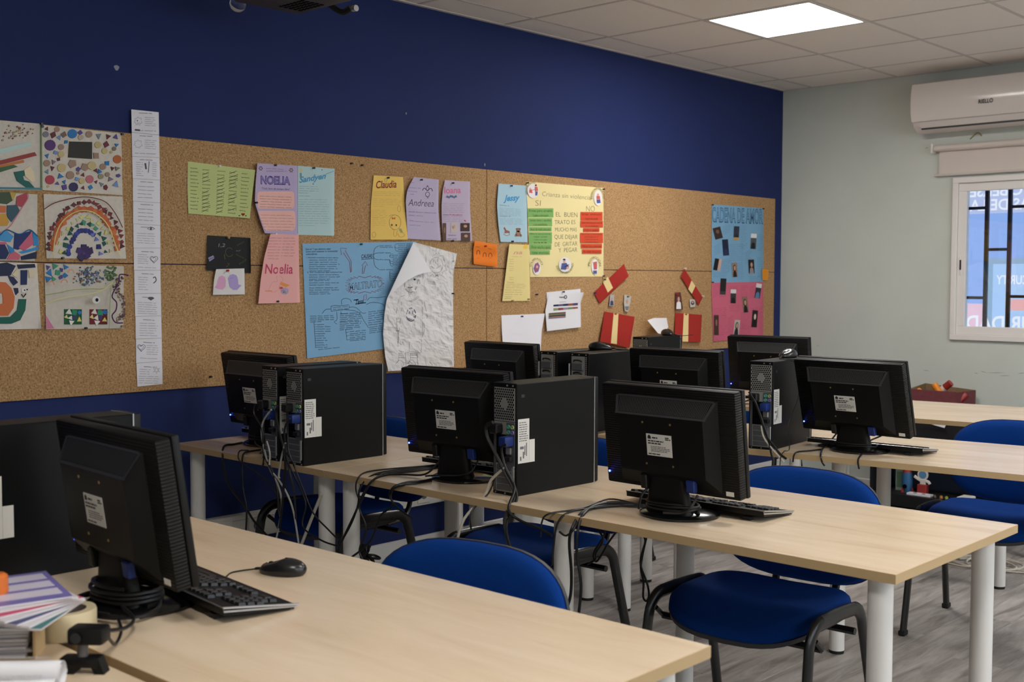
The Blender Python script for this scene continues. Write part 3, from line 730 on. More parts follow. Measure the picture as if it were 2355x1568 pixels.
        q = MB()
        for i in range(4): q.box(-0.03 + i * 0.016, -0.02 + i * 0.016, y - 0.0006, 0, 0.03, 0.16)
        q.obj('slot_cover', 'steel', t, smooth=False)
    return t
towP = make_tower('plain'); towC = make_tower('cage')
def tower(kind, x, y, rz, lab, first=False):
    o = (towP if kind == 'plain' else towC)
    if not first: o = copy_tree(o)
    return place(o, x, y, DZ, rz, lab)
# x = centre of the case, y = its rear face
tB = tower('plain', 1.822, 2.507, -1.2, 'black computer tower standing alone between two monitors, cables down its back', True)
tR = tower('plain', 0.909, 2.412, -0.5, 'black computer tower of the twin pair, the one with white stickers showing on its side')
tL = tower('plain', 0.757, 2.418, -0.5, 'black computer tower of the twin pair, squeezed between its twin and a monitor')
tA = tower('plain', 1.722, 0.978, 0, 'black computer tower behind the magazines, big dark side panel facing out')
tC3 = tower('plain', 1.876, 3.868, 6, 'dark grey computer tower with a mouse lying on top, honeycomb back')
tCl = tower('cage', 0.888, 3.765, 0, 'black computer tower with grey drive cage back, next to the wall side monitor', True)
tCr = tower('cage', 1.062, 3.765, 3, 'black computer tower with grey drive cage back and a mouse cable over its side')
tD = tower('plain', 0.39, 5.09, 6, 'black computer tower on the back desk with a mouse lying on it')
random.seed(3)

# ================================================================== keyboards
key_me = MB().hexa([(-.0078, -.0078, 0), (.0078, -.0078, 0), (.0078, .0078, 0), (-.0078, .0078, 0), (-.0064, -.0066, .006), (.0064, -.0066, .006), (.0064, .0066, .006), (-.0064, .0066, .006)]).mesh('key', False)
key_me.materials.append(M('key_black', (30, 30, 31), 0.4))
def keyboard(lab, x, y, rz, keys=True, z=DZ, tilt=5.5):
    """local: typing side toward +Y"""
    t = thing('keyboard', lab, 'keyboard', (x, y, z), rad(rz))
    K = 0.225; rt = (rad(-tilt), 0, 0); pv = (0, 0, 0.0095)
    MB().hexa([(-K, -0.075, 0.0), (K, -0.075, 0.0), (K, 0.075, 0.0), (-K, 0.075, 0.0), (-K, -0.078, 0.016), (K, -0.078, 0.016), (K, 0.078, 0.009), (-K, 0.078, 0.009)]).obj('tray', 'black_plastic', t, pv, rt, smooth=False)
    MB().tube([(-K, -0.0785, 0.0155), (K, -0.0785, 0.0155)], 0.0013, 6).obj('edge_trim', 'silver', t, pv, rt)
    for s in (-1, 1):
        MB().tube([(s * K, -0.078, 0.015), (s * K, 0.085, 0.0085), (s * K, 0.078, 0.005), (s * K, -0.076, 0.008)], 0.0022, 6, closed=True).obj('end_trim', 'silver', t, pv, rt)
        MB().box(s * 0.17 - 0.012, s * 0.17 + 0.012, -0.072, -0.060, 0.0005, 0.010).obj('foot', 'rubber', t, smooth=False)
    P = []
    def zk(yy): return 0.0155 - 0.007 * (yy + 0.075) / 0.15
    for r in range(6):
        yy = -0.058 + r * 0.0195 + (0.004 if r else 0)
        xs = []
        if r == 0: xs = [(-K + 0.014 + i * 0.0172, 1) for i in range(21) if i not in (1, 6, 11, 15)]
        elif r == 5: xs = [(-0.205, 1.3), (-0.183, 1.2), (-0.161, 1.2), (-0.09, 6.4), (-0.015, 1.2), (0.007, 1.2), (0.029, 1.2), (0.058, 1.3)] + [(0.083 + i * 0.0185, 1) for i in range(3)] + [(0.165, 2.1), (0.192, 1)]
        else: xs = [(-K + 0.016 + 0.0172 * i + 0.004 * r, 1) for i in range(14)] + [(0.083 + i * 0.0185, 1) for i in range(3) if r < 3] + [(0.155 + i * 0.0185, 1) for i in range(4 if r < 4 else 3)]
        for (a, b) in xs: P.append((a, yy, zk(yy), b))
    if keys:
        for (a, yy, zz, b) in P:
            o = add('key', key_me, None, t); o.matrix_local = Matrix.Translation(pv) @ Matrix.Rotation(rt[0], 4, 'X') @ Matrix.Translation((a, yy, zz)) @ Matrix.Diagonal((b, 1, 1, 1))
    else:
        q = MB()
        for (a, yy, zz, b) in P: q.add([(a + v.co.x * b, yy + v.co.y, zz + v.co.z) for v in key_me.vertices], [tuple(p.vertices) for p in key_me.polygons])
        o = q.obj('keys', 'key_black', t, pv, rt, smooth=False); o['kind'] = 'stuff'
    return t
keyboard('black keyboard with silver ends propped against the monitor by the mouse', 2.135, 1.285, -5, True)
keyboard('black keyboard with silver ends behind the labelled monitor on the long desk', 2.375, 2.755, 1, True)
keyboard('black keyboard with silver ends behind the tilted monitor', 2.180, 4.165, 4, False)
keyboard('black keyboard mostly hidden behind the monitor between twin and lone towers', 1.47, 2.785, 3, False)
keyboard('black keyboard behind the monitor of the twin towers desk', 0.36, 2.79, 0, False)
keyboard('black keyboard on the back desk behind its monitor', 1.10, 5.46, 7, False)

# ================================================================== mice
def make_mouse():
    t = thing('computer_mouse', 'x', 'mouse')
    q = MB(); n = 20
    # local: nose (cable) at -X
    rows = [(0.004, 0.86), (0.0, 0.97), (0.010, 1.0), (0.020, 0.94), (0.029, 0.78), (0.035, 0.52), (0.0375, 0.22)]
    rows = [(0.0, 0.90), (0.006, 0.99), (0.013, 1.0), (0.021, 0.93), (0.028, 0.77), (0.033, 0.52), (0.0352, 0.20)]
    for z, s in rows:
        for k in range(n):
            a = 2 * pi * k / n; x = 0.056 * cos(a) * s; y = 0.031 * sin(a) * s * (1 + 0.08 * cos(a))
            zz = z * (1.0 - 0.28 * max(0, -cos(a)) * (1 if z > 0.01 else 0)) ; q.v.append((x + 0.006 * (z / 0.035), y, zz))
    for i in range(len(rows) - 1):
        for k in range(n): q.f.append((i * n + k, i * n + (k + 1) % n, (i + 1) * n + (k + 1) % n, (i + 1) * n + k))
    q.f += [tuple(range(n)), tuple(range((len(rows) - 1) * n, len(rows) * n))]
    q.obj('body', M('mouse_black', (28, 28, 29), 0.28), t, angle=70)
    MB().lathe([(0.008, -0.0028), (0.009, -0.001), (0.009, 0.001), (0.008, 0.0028)], 12, (-0.026, 0, 0.0175), 'Y').obj('wheel', 'rubber', t)
    MB().tube([(-0.051, 0, 0.013), (-0.046, 0, 0.0175), (-0.036, 0, 0.0225)], 0.0009, 6).obj('button_gap', 'dark_void', t)
    MB().tube([(-0.052, 0, 0.008), (-0.062, 0, 0.007), (-0.066, 0, 0.006)], 0.0032, 8).obj('strain_relief', 'rubber', t)
    return t
mouse = make_mouse()
def mouse_at(x, y, z, rz, lab, cord, first=False):
    o = mouse if first else copy_tree(mouse)
    place(o, x, y, z, rz, lab)
    inv = (Matrix.Translation((x, y, z)) @ Matrix.Rotation(rad(rz), 4, 'Z')).inverted()
    MB().tube([(-0.064, 0, 0.006)] + [inv @ Vector(c) for c in cord], 0.0018, 6, smooth=5).obj('cord', 'cable_black', o)
    return o
TZ = DZ + TH
mouse_at(2.118, 1.490, DZ, 25, 'black mouse lying on the bare desk top beside the keyboard', [(2.035, 1.42, DZ + 0.002), (2.06, 1.385, DZ + 0.002), (2.09, 1.35, DZ + 0.004)], True)
mouse_at(0.965, 4.03, TZ, 200, 'black mouse on top of the drive cage tower, cord running over the edge', [(1.05, 4.05, TZ + 0.002), (1.10, 4.06, TZ + 0.002), (1.119, 4.06, TZ - 0.02), (1.121, 4.06, DZ + 0.1), (1.12, 4.03, DZ + 0.002)])
mouse_at(1.835, 4.135, TZ, 95, 'black mouse on top of the dark grey honeycomb tower', [(1.86, 4.03, TZ + 0.002), (1.90, 4.00, TZ + 0.003), (1.945, 4.02, TZ - 0.02), (1.945, 4.03, DZ + 0.2), (1.955, 3.94, DZ + 0.1), (1.965, 3.93, DZ + 0.005), (1.985, 3.855, DZ + 0.004), (1.99, 3.82, DZ - 0.03), (1.99, 3.81, DZ - 0.2)])
mouse_at(0.37, 5.37, TZ, 150, 'black mouse on top of the tower of the back desk', [(0.46, 5.34, TZ + 0.003), (0.475, 5.36, TZ - 0.03)])
# ================================================================== papers on the pinboard
def zz(x0, y0, s): return lambda x, y: (x0 + x / s, y0 + y / s)
Z1 = zz(0, 240, 3.92); Z2 = zz(0, 560, 3.92); Z3 = zz(400, 340, 3.92); Z4 = zz(680, 500, 3.919); Z5 = zz(820, 380, 5.607)
Z6 = zz(1130, 380, 4.7515); Z7 = zz(1140, 580, 4.71); Z8 = zz(1540, 440, 3.92)
def plen(pl, t):
    L = [0]
    for a, b in zip(pl, pl[1:]): L.append(L[-1] + math.dist(a, b))
    d = t * L[-1]
    for i in range(len(pl) - 1):
        if d <= L[i + 1] + 1e-9:
            k = (d - L[i]) / max(1e-9, L[i + 1] - L[i]); return (pl[i][0] + (pl[i + 1][0] - pl[i][0]) * k, pl[i][1] + (pl[i + 1][1] - pl[i][1]) * k)
    return pl[-1]
class Paper:
    """a sheet pinned on the cork: edges surveyed in the photograph, lift = distance from the cork"""
    def __init__(s, name, label, cat, L, R, col, lift=None, nu=10, nv=12, base=CT + 0.0012, th=0.0006, rough=0.75, group=None, mat=None, var=None, bump=None):
        s.L, s.R, s.base = L, R, base; s.lift = lift or (lambda u, v: 0.0)
        c = on_wall(*s.px(0.5, 0.5), base); s.o = thing(name, label, cat, c, 0, group); s.k = 0; s.col = col
        q = MB(); 
        for b in (0, 1):
            for j in range(nv + 1):
                for i in range(nu + 1):
                    u, v = i / nu, j / nv; a = s.px(u, v); q.v.append(on_wall(a[0], a[1], base + s.lift(u, v) - b * th) - c)
        n = nu + 1; N = n * (nv + 1)
        for j in range(nv):
            for i in range(nu):
                a = j * n + i; q.f.append((a, a + 1, a + n + 1, a + n)); q.f.append((N + a, N + a + n, N + a + n + 1, N + a + 1))
        for i in range(nu):
            q.f.append((i, N + i, N + i + 1, i + 1)); a = nv * n + i; q.f.append((a, a + 1, N + a + 1, N + a))
        for j in range(nv):
            a = j * n; q.f.append((a, a + n, N + a + n, N + a)); a = j * n + nu; q.f.append((a, N + a, N + a + n, a + n))
        s.sheet = q.obj('sheet', mat or M('sheet_%d_%d_%d' % col, col, rough, spec=0.2, var=var, bump=bump), s.o, angle=60)
    def px(s, u, v):
        a, b = plen(s.L, v), plen(s.R, v); return (a[0] + (b[0] - a[0]) * u, a[1] + (b[1] - a[1]) * u)
    def uv(s, x, y):
        u = v = 0.5
        for _ in range(8):
            a, b = plen(s.L, v), plen(s.R, v); u = (x - a[0]) / (b[0] - a[0])
            t = s.px(u, 0.0)[1]; w = s.px(u, 1.0)[1]; v = min(1, max(0, (y - t) / (w - t)))
        return min(1.0, max(0.0, u)), v
    def pt(s, x, y, e): return on_wall(x, y, s.base + s.lift(*s.uv(x, y)) + e) - s.o.location
    def ink(s, name, col, items, e=0.0005, th=0.0):
        """items: lists of (verts2d, faces)"""
        q = MB(); s.k += 1; e = e + 0.00012 * s.k
        for vs, fs in items: q.add([s.pt(x, y, e) for x, y in vs], fs)
        o = q.obj(name, M('ink_%d_%d_%d' % col, col, 0.75, spec=0.2), s.o, smooth=False)
        if len(items) > 1: o['kind'] = 'stuff'
        return o
    def piece(s, name, poly, col, th=0.0025, rough=0.4):
        rough = max(rough, 0.4)
        a = [s.pt(x, y, 0.0003) for x, y in poly]
        c = sum(a, Vector()) / len(a)
        s.k += 1; th = th * (1 + 0.012 * (s.k % 60))
        return MB().prism([p - c for p in a], (th, 0, 0)).obj(name, M('glass_%d_%d_%d' % col, col, rough, spec=0.25), s.o, c, smooth=False)
    def pins(s, *a):
        for x, y, c in a: pin(x, y, c, s.o, s.base + s.lift(*s.uv(x, y)))
def T(txt, p0, p1, h, shear=0.0, bold=0.0, arc=0.0):
    """lettering from p0 to p1 (baseline), cap height h, in survey pixels"""
    v, f = text_mesh(txt, 1.0, shear, bold); x0 = min(p.x for p in v); x1 = max(p.x for p in v); k = 1 / (x1 - x0); hh = h / 0.69
    dx, dy = p1[0] - p0[0], p1[1] - p0[1]
    return ([(p0[0] + dx * (p.x - x0) * k, p0[1] + dy * (p.x - x0) * k - p.y * hh - arc * 4 * ((p.x - x0) * k) * (1 - (p.x - x0) * k)) for p in v], f)
def TC(txt, c, r, a0, a1, h, bold=0.0, ry=None):
    """lettering round a circle (angles in degrees, 90 = top, clockwise when a1 < a0)"""
    v, f = text_mesh(txt, 1.0, 0, bold); x0 = min(p.x for p in v); x1 = max(p.x for p in v); ry = ry or r; out = []
    inw = 1 if a1 < a0 else -1
    for p in v:
        t = rad(a0 + (a1 - a0) * (p.x - x0) / (x1 - x0)); d = p.y * h / 0.69 * inw
        out.append((c[0] + (r + d) * cos(t), c[1] - (ry + d) * sin(t)))
    return (out, f)
def stroke(pts, w=1.0, closed=False, smooth=0):
    P = [Vector((a, b, 0)) for a, b in pts]
    if smooth: P = catmull(P, smooth, closed)
    if closed: P = P + [P[0]]
    vs = []; fs = []
    for i, p in enumerate(P):
        t = P[min(i + 1, len(P) - 1)] - P[max(i - 1, 0)]
        t = t.normalized() if t.length > 1e-6 else Vector((1, 0, 0)); n = Vector((-t.y, t.x, 0)) * (w / 2)
        vs += [(p.x + n.x, p.y + n.y), (p.x - n.x, p.y - n.y)]
    for i in range(len(P) - 1): fs.append((2 * i, 2 * i + 1, 2 * i + 3, 2 * i + 2))
    return (vs, fs)
def fill(pts): return (list(pts), [tuple(range(len(pts)))])
def rows_fill(rows, n=8):
    vs = [(a + (b - a) * i / n, y) for y, a, b in rows for i in range(n + 1)]; m = n + 1
    return (vs, [(j * m + i, j * m + i + 1, j * m + m + i + 1, j * m + m + i) for j in range(len(rows) - 1) for i in range(n)])
def ell(c, rx, ry, n=16, a=0.0):
    return fill([(c[0] + rx * cos(t) * cos(a) - ry * sin(t) * sin(a), c[1] + rx * cos(t) * sin(a) + ry * sin(t) * cos(a)) for t in [2 * pi * k / n for k in range(n)]])
def ering(c, rx, ry, w=1.0, n=20, a0=0, a1=360): 
    return stroke([(c[0] + rx * cos(rad(a0 + (a1 - a0) * k / n)), c[1] - ry * sin(rad(a0 + (a1 - a0) * k / n))) for k in range(n + 1)], w)
_rs = random.Random(77)
def hand(p0, p1, h=3.0, w=0.7, word=(8, 22), gap=3.0):
    """a line of small handwriting: words as wiggly strokes"""
    out = []; L = math.dist(p0, p1); d = 0.0
    ux, uy = (p1[0] - p0[0]) / L, (p1[1] - p0[1]) / L
    while d < L - 2:
        l = min(_rs.uniform(*word), L - d); pts = []; k = max(2, int(l / 1.15))
        for i in range(k + 1):
            a = d + l * i / k; o = (h / 2 if i % 2 else -h / 2) * _rs.uniform(0.35, 1.0) * (1.5 if _rs.random() < 0.12 else 1)
            pts.append((p0[0] + ux * a - uy * o, p0[1] + uy * a + ux * o))
        out.append(stroke(pts, w)); d += l + gap
    return out
def block(p0, p1, n, dy, h=2.4, w=0.6, last=1.0, **k):
    out = []
    for i in range(n):
        e = 1.0 if i < n - 1 else last; e *= _rs.uniform(0.9, 1.0)
        out += hand((p0[0], p0[1] + dy * i), (p0[0] + (p1[0] - p0[0]) * e, p1[1] + dy * i), h, w, **k)
    return out
def heart(c, r): return [(c[0] + r * 0.062 * 16 * sin(t) ** 3, c[1] - r * 0.062 * (13 * cos(t) - 5 * cos(2 * t) - 2 * cos(3 * t) - cos(4 * t))) for t in [2 * pi * k / 24 for k in range(24)]]
def mp(z, pts): return [z(*p) for p in pts]
def rrect(x0, y0, x1, y1, r, sk=0.0):
    out = []
    for cx, cy, a in ((x1 - r, y0 + r, -90), (x1 - r, y1 - r, 0), (x0 + r, y1 - r, 90), (x0 + r, y0 + r, 180)):
        for k in range(5): t = rad(a + 22.5 * k); out.append((cx + r * cos(t), cy + r * sin(t)))
    return fill([(a, b + sk * (a - x0)) for a, b in out])
def card(P, c, w, h, a, base, figs, name='photo'):
    """small glued photograph as its own part with a simple figure"""
    def R(x, y): return (c[0] + x * cos(a) - y * sin(a), c[1] + x * sin(a) + y * cos(a))
    q = P.ink(name, base, [fill([R(-w / 2, -h / 2), R(w / 2, -h / 2), R(w / 2, h / 2), R(-w / 2, h / 2)])], 0.0007)
    for col, kind in figs:
        if kind == 'head': it = [fill([R(0.20 * w * cos(t) + 0.03 * w, -0.12 * h + 0.17 * h * sin(t)) for t in [2 * pi * k / 12 for k in range(12)]])]
        elif kind == 'hair': it = [fill([R(0.30 * w * cos(t), -0.10 * h + 0.26 * h * sin(t)) for t in [2 * pi * k / 12 for k in range(12)]])]
        elif kind == 'body': it = [fill([R(-0.38 * w, h / 2), R(-0.28 * w, 0.15 * h), R(0, 0.06 * h), R(0.28 * w, 0.15 * h), R(0.38 * w, h / 2)])]
        elif kind == 'top': it = [fill([R(-w / 2, -h / 2), R(w / 2, -h / 2), R(w / 2, -h * .22), R(-w / 2, -h * .22)])]
        elif kind == 'foot': it = [fill([R(-w / 2, h * .3), R(w / 2, h * .3), R(w / 2, h / 2), R(-w / 2, h / 2)])]
        elif kind == 'side': it = [fill([R(w * .1, -h / 2), R(w / 2, -h / 2), R(w / 2, h / 2), R(w * .1, h / 2)])]
        o = P.ink('photo_print', col, it, 0.0008); o.parent = q
        o.matrix_parent_inverse = Matrix.Identity(4)
    return q
SK = (196, 150, 124)

# ---- strip of twelve taped sheets
Lx = [(302, 251.5), (303, 304), (304, 359), (305, 410), (305.5, 462), (306, 514), (307, 570), (308, 621), (309, 675), (311, 727), (312, 779), (313, 835), (316, 889)]
Rx = [(365, 258), (366, 310), (367, 362), (368, 413.5), (368, 466), (368.5, 518), (369, 570), (369, 621), (370, 674), (371, 726), (372, 777), (373, 830), (374, 883)]
st = thing('paper_strip', 'tall strip of twelve small white text sheets taped one below another', 'paper strip', on_wall(338, 570, CT + 0.002))
for i in range(12):
    e = 0.6 if i else 0
    P = Paper('sheet', 'x', 'x', [(Lx[i][0] + (e if i > 2 else 0), Lx[i][1] + e), (Lx[i + 1][0], Lx[i + 1][1])], [(Rx[i][0], Rx[i][1] + e), (Rx[i + 1][0], Rx[i + 1][1])], (232, 230, 236), lambda u, v: 0.0012 + 0.0018 * v, 3, 3)
    x0, x1, y0, y1 = Lx[i][0] + 6, Rx[i][0] - 6, Lx[i][1], Lx[i + 1][1]; sk = 0.06
    it = hand((x0 + 12, y0 + 8), (x1 - 10, y0 + 9.5), 2.0, 1.0)
    if i in (0, 1):
        a = (318, y0 + 27)
        it += [stroke([(a[0] + (10 if k % 2 else 7) * cos(k * .42), a[1] + (10 if k % 2 else 7) * sin(k * .42)) for k in range(15)], 0.7)]
        if i == 0: it += [ell((a[0] - 2, a[1] - 1), 1.4, 1.6), stroke([(a[0] - 3, a[1] + 5), (a[0] + 3, a[1] + 4)], .7)]
        it += block((333, y0 + 18), (x1, y0 + 20), 5, 4.6, 1.4, 0.6)
        it += hand((310, y0 + 48), (x1, y0 + 50), 2.2, 0.8)
        if i == 0: it += [fill([(310, y0 + 45), (322, y0 + 46), (322, y0 + 50), (310, y0 + 49)])]
    elif i == 2:
        it += [stroke([(334, y0 + 16), (336, y0 + 30)], 4), stroke([(343, y0 + 12), (341, y0 + 38)], 1.6)]
        it += block((x0 + 3, y0 + 14), (x0 + 20, y0 + 15), 7, 5, 1.4, .6) + block((350, y0 + 15), (x1, y0 + 16), 7, 5, 1.4, .6)
    elif i == 5:
        c = (347, y0 + 12); it += [stroke([(c[0] - 8, c[1]), (c[0], c[1] - 4), (c[0] + 9, c[1])], 1.2, smooth=4), stroke([(c[0] - 8, c[1]), (c[0], c[1] + 3), (c[0] + 9, c[1])], .8, smooth=4), ell(c, 2.4, 2.8)]
        it += block((x0 + 3, y0 + 22), (x1 - 4, y0 + 24), 5, 5.5, 1.5, .6)
    elif i in (6, 10):
        c = (354, y0 + 26) if i == 6 else (325, y0 + 20); it += [stroke(heart(c, 9), 1.0, True), stroke(heart((c[0] - 1, c[1]), 6), .7, True)]
        xa, xb = (x0 + 4, 342) if i == 6 else (337, x1 - 2)
        it += block((xa, y0 + 15), (xb, y0 + 16), 5, 5, 1.5, .6) + hand((x0 + 4, y0 + 44), (x1 - 4, y0 + 46), 1.6, .6)
    elif i == 8:
        c = (347, y0 + 11); it += [fill([(c[0] - 8, c[1]), (c[0] - 3, c[1] - 4), (c[0], c[1] - 3), (c[0] + 3, c[1] - 4), (c[0] + 8, c[1]), (c[0], c[1] + 5)])]
        it += block((x0 + 2, y0 + 20), (x1 - 2, y0 + 22), 6, 5, 1.5, .6)
    elif i == 11:
        c = (360, y0 + 16); it += [stroke([(c[0] + (9 if k % 2 else 3) * cos(k * .52), c[1] + (9 if k % 2 else 3) * sin(k * .52)) for k in range(13)], .9)]
        it += block((x0 + 2, y0 + 14), (346, y0 + 15), 3, 5, 1.5, .6) + block((x0, y0 + 30), (x1, y0 + 31), 4, 5, 1.5, .6)
    elif i in (3, 4):
        it += block((x0 + 6, y0 + 18), (x1 - 8, y0 + 20), 4, 8.5, 1.8, .8)
    else:
        it += block((x0 + 4, y0 + 16), (x1 - (22 if i == 7 else 2), y0 + 17), 6, 5.6, 1.5, .6)
        if i == 7: it += [stroke([(352, y0 + 18), (357, y0 + 16), (359, y0 + 24), (353, y0 + 30)], 2.2, smooth=4)]
    P.ink('print', (96, 92, 100), it)
    o = P.o; loc = o.location.copy(); ch = list(o.children); sheet = P.sheet
    sheet.parent = st; sheet.location = loc - st.location
    for c in ch:
        if c is not sheet: c.parent = sheet; c.name = 'print'
    bpy.data.objects.remove(o)

# ---- mosaic artworks
def art(label, L, R, col=(214, 206, 194), th=0.004): return Paper('mosaic_artwork', label, 'artwork', L, R, col, lambda u, v: th, 2, 2, CT + 0.001, th, var=(60, 0.05), bump=(120, 0.2))
def shard(P, z, x, y, r, col, kind, a, rough=0.2):
    n = {'t': 3, 'q': 4, 'd': 12, 'p': 5}[kind]; R = random.Random(int(x * 7 + y))
    pl = [z(x + r * (1 if kind == 'd' else R.uniform(.75, 1.2)) * cos(a + 2 * pi * k / n), y + r * (1 if kind == 'd' else R.uniform(.75, 1.2)) * sin(a + 2 * pi * k / n)) for k in range(n)]
    return P.piece('disc' if kind == 'd' else 'shard', pl, col, 0.003, rough)
BR_, GO, PU, BL_, LB, RE, OR, GR, NV, DR, CR = (158, 128, 110), (196, 176, 120), (84, 68, 140), (30, 116, 180), (110, 140, 190), (168, 52, 62), (204, 104, 44), (0, 92, 80), (20, 28, 72), (98, 34, 40), (222, 208, 176)
A1 = art('collage artwork with red, orange and green diagonal stripes and pale ground', [(-80, 270), (-80, 436)], [(93, 284.5), (95, 438)])
for pl, c in (([(-60, 520), (310, 430), (330, 462), (-60, 560)], (150, 50, 40)), ([(-60, 560), (210, 500), (215, 525), (-60, 580)], (196, 118, 52)), ([(-60, 580), (120, 545), (160, 562), (-60, 630)], (56, 96, 62)),
              ([(-60, 420), (250, 340), (285, 350), (280, 372), (-60, 470)], (190, 214, 208)), ([(122, 610), (210, 595), (232, 632), (205, 650), (215, 682), (260, 695), (308, 750), (235, 750), (150, 690)], (6, 92, 84)), ([(215, 590), (265, 555), (300, 610), (315, 690), (285, 700), (225, 650)], (228, 212, 176))):
    A1.piece('strip', mp(Z1, pl), c, 0.003, 0.4)
A1.piece('bead_edge', mp(Z1, [(-60, 744), (368, 752), (368, 768), (-60, 762)]), (60, 130, 140), 0.005); A1.piece('bead_edge', mp(Z1, [(362, 180), (372, 180), (378, 770), (366, 770)]), (120, 140, 96), 0.005)
_g = random.Random(5)
for k in range(46):
    x, y = _g.gauss(150, 60), _g.gauss(240, 40)
    if 5 < x < 345 and 165 < y < 330: shard(A1, Z1, x, y, _g.uniform(4, 10), _g.choice([BR_, GO, (140, 80, 66), (170, 150, 130)]), 'd', 0)
A2 = art('mosaic artwork of scattered glass shards, discs and a black glitter rectangle', [(95.5, 287), (98, 437)], [(279, 307), (282, 449)])
A2.piece('glitter_rectangle', mp(Z1, [(622, 335), (826, 340), (826, 492), (612, 478)]), (52, 48, 44), 0.004, 0.5)
A2.ink('glitter_rim', (206, 188, 140), [stroke(mp(Z1, [(622, 335), (826, 340), (826, 492), (612, 478)]), 1.2, True)], 0.001)
for (x, y, r, c, k) in ((650, 265, 44, BL_, 'd'), (450, 368, 52, (82, 40, 110), 'd'), (1055, 495, 40, (186, 100, 44), 'd'), (448, 680, 44, (176, 56, 72), 'd'), (806, 675, 38, (190, 106, 116), 'd'), (660, 745, 44, (40, 34, 84), 'd'),
    (478, 275, 32, DR, 'q'), (512, 225, 26, BR_, 'd'), (420, 222, 24, DR, 't'), (410, 270, 28, (120, 120, 130), 'd'), (530, 300, 26, LB, 't'), (574, 272, 28, (120, 90, 84), 'q'), (720, 256, 30, PU, 'q'), (800, 270, 32, BR_, 'd'), (725, 298, 26, (186, 170, 150), 'd'), (885, 280, 32, (120, 130, 140), 't'), (970, 290, 26, DR, 't'), (1042, 295, 28, PU, 't'), (953, 360, 30, (110, 40, 56), 'q'), (880, 365, 32, GO, 'd'), (1048, 365, 26, BL_, 't'), (1026, 400, 20, (120, 110, 96), 'd'), (592, 340, 20, BL_, 'q'), (548, 385, 28, BR_, 'd'), (548, 450, 30, GO, 'd'), (495, 435, 26, LB, 'q'), (420, 463, 26, BL_, 't'), (525, 495, 18, DR, 'q'), (940, 420, 28, GO, 'd'), (864, 462, 34, BR_, 'q'), (420, 530, 32, BR_, 'd'), (480, 518, 28, (130, 110, 120), 't'), (470, 575, 28, DR, 't'), (552, 572, 40, GO, 'd'), (645, 535, 44, BR_, 'p'), (765, 565, 40, BR_, 'p'), (825, 552, 40, GO, 'd'), (700, 585, 22, PU, 'p'), (925, 562, 30, BR_, 'd'), (962, 530, 26, BL_, 'q'), (1010, 578, 22, DR, 't'), (1052, 578, 28, (130, 120, 110), 't'), (862, 595, 24, DR, 't'), (893, 608, 26, BL_, 't'), (420, 605, 26, (110, 140, 160), 't'), (540, 648, 32, BL_, 't'), (630, 638, 38, BR_, 'd'), (745, 637, 20, DR, 't'), (735, 690, 28, GO, 'd'), (688, 672, 24, LB, 'q'), (905, 650, 26, (150, 140, 110), 'd'), (965, 632, 22, BR_, 'd'), (990, 672, 28, (120, 110, 130), 't'), (1062, 642, 20, PU, 'p'), (512, 712, 22, PU, 't'), (576, 697, 22, BL_, 't'), (580, 747, 30, PU, 'q'), (745, 750, 24, DR, 't'), (815, 747, 24, BL_, 'q'), (862, 700, 24, DR, 't'), (915, 722, 28, (120, 130, 150), 't'), (950, 748, 24, (110, 40, 50), 'p'), (1045, 722, 34, LB, 't'), (1000, 430, 14, GO, 'd'), (700, 620, 14, BR_, 'd'), (430, 740, 12, GO, 'd')):
    shard(A2, Z1, x, y, r * 0.95, c, k, (x * 0.7 + y) % 6.28)
A3 = art('collage artwork of pink, blue and navy wedges with a dark green and yellow swirl', [(-80, 437), (-80, 597)], [(86, 447), (86, 520), (80, 600)])
for pl, c in (([(0, 1180), (60, 1140), (120, 1190), (90, 1240), (20, 1230)], (66, 150, 206)), ([(130, 1165), (185, 1165), (280, 1140), (230, 1270), (160, 1310), (120, 1300)], (24, 40, 104)), ([(285, 1150), (300, 1260), (215, 1320), (165, 1290)], (204, 96, 122)), ([(290, 1140), (340, 1190), (345, 1270), (300, 1275)], (40, 136, 200)),
              ([(350, 1280), (340, 1310), (200, 1345), (165, 1330)], (48, 140, 204)), ([(0, 1270), (40, 1260), (80, 1340), (50, 1395), (0, 1395)], (18, 32, 88)), ([(60, 1260), (120, 1300), (130, 1330), (90, 1345)], (40, 130, 196)), ([(130, 1325), (180, 1360), (170, 1400), (60, 1400), (85, 1350)], (208, 100, 120)), ([(185, 1370), (330, 1325), (325, 1390), (190, 1402)], (14, 24, 62)),
              ([(150, 830), (240, 795), (245, 860), (200, 925), (140, 910)], (176, 66, 76)), ([(60, 910), (150, 905), (175, 960), (100, 1060), (60, 1010)], (52, 84, 98)), ([(0, 990), (50, 985), (80, 1060), (60, 1095), (0, 1095)], (206, 152, 52)), ([(0, 800), (80, 790), (120, 860), (60, 900), (0, 860)], (60, 78, 50)), ([(0, 900), (50, 915), (50, 975), (0, 980)], (206, 110, 60)), ([(85, 790), (145, 800), (110, 870)], (190, 160, 60)), ([(0, 1240), (50, 1240), (60, 1262), (0, 1265)], (206, 100, 124))):
    A3.piece('wedge', mp(Z1, [(x if x > 0 else -230, y) for x, y in pl]), c, 0.003, 0.25)
A3.ink('pink_outline', (206, 140, 150), [stroke(mp(Z1, [(0, 1160), (90, 1100), (180, 960), (250, 850), (250, 800)]), 2.2, smooth=4)], 0.003)
A3.ink('blue_outline', (26, 96, 150), [stroke(mp(Z1, [(0, 1180), (60, 1130), (150, 1165), (200, 1165), (270, 1130), (340, 1190)]), 2.4, smooth=4)], 0.003)
A4 = art('rainbow mosaic artwork with a purple cluster under coloured arches', [(100, 446), (107, 594)], [(282, 452), (290, 595)])
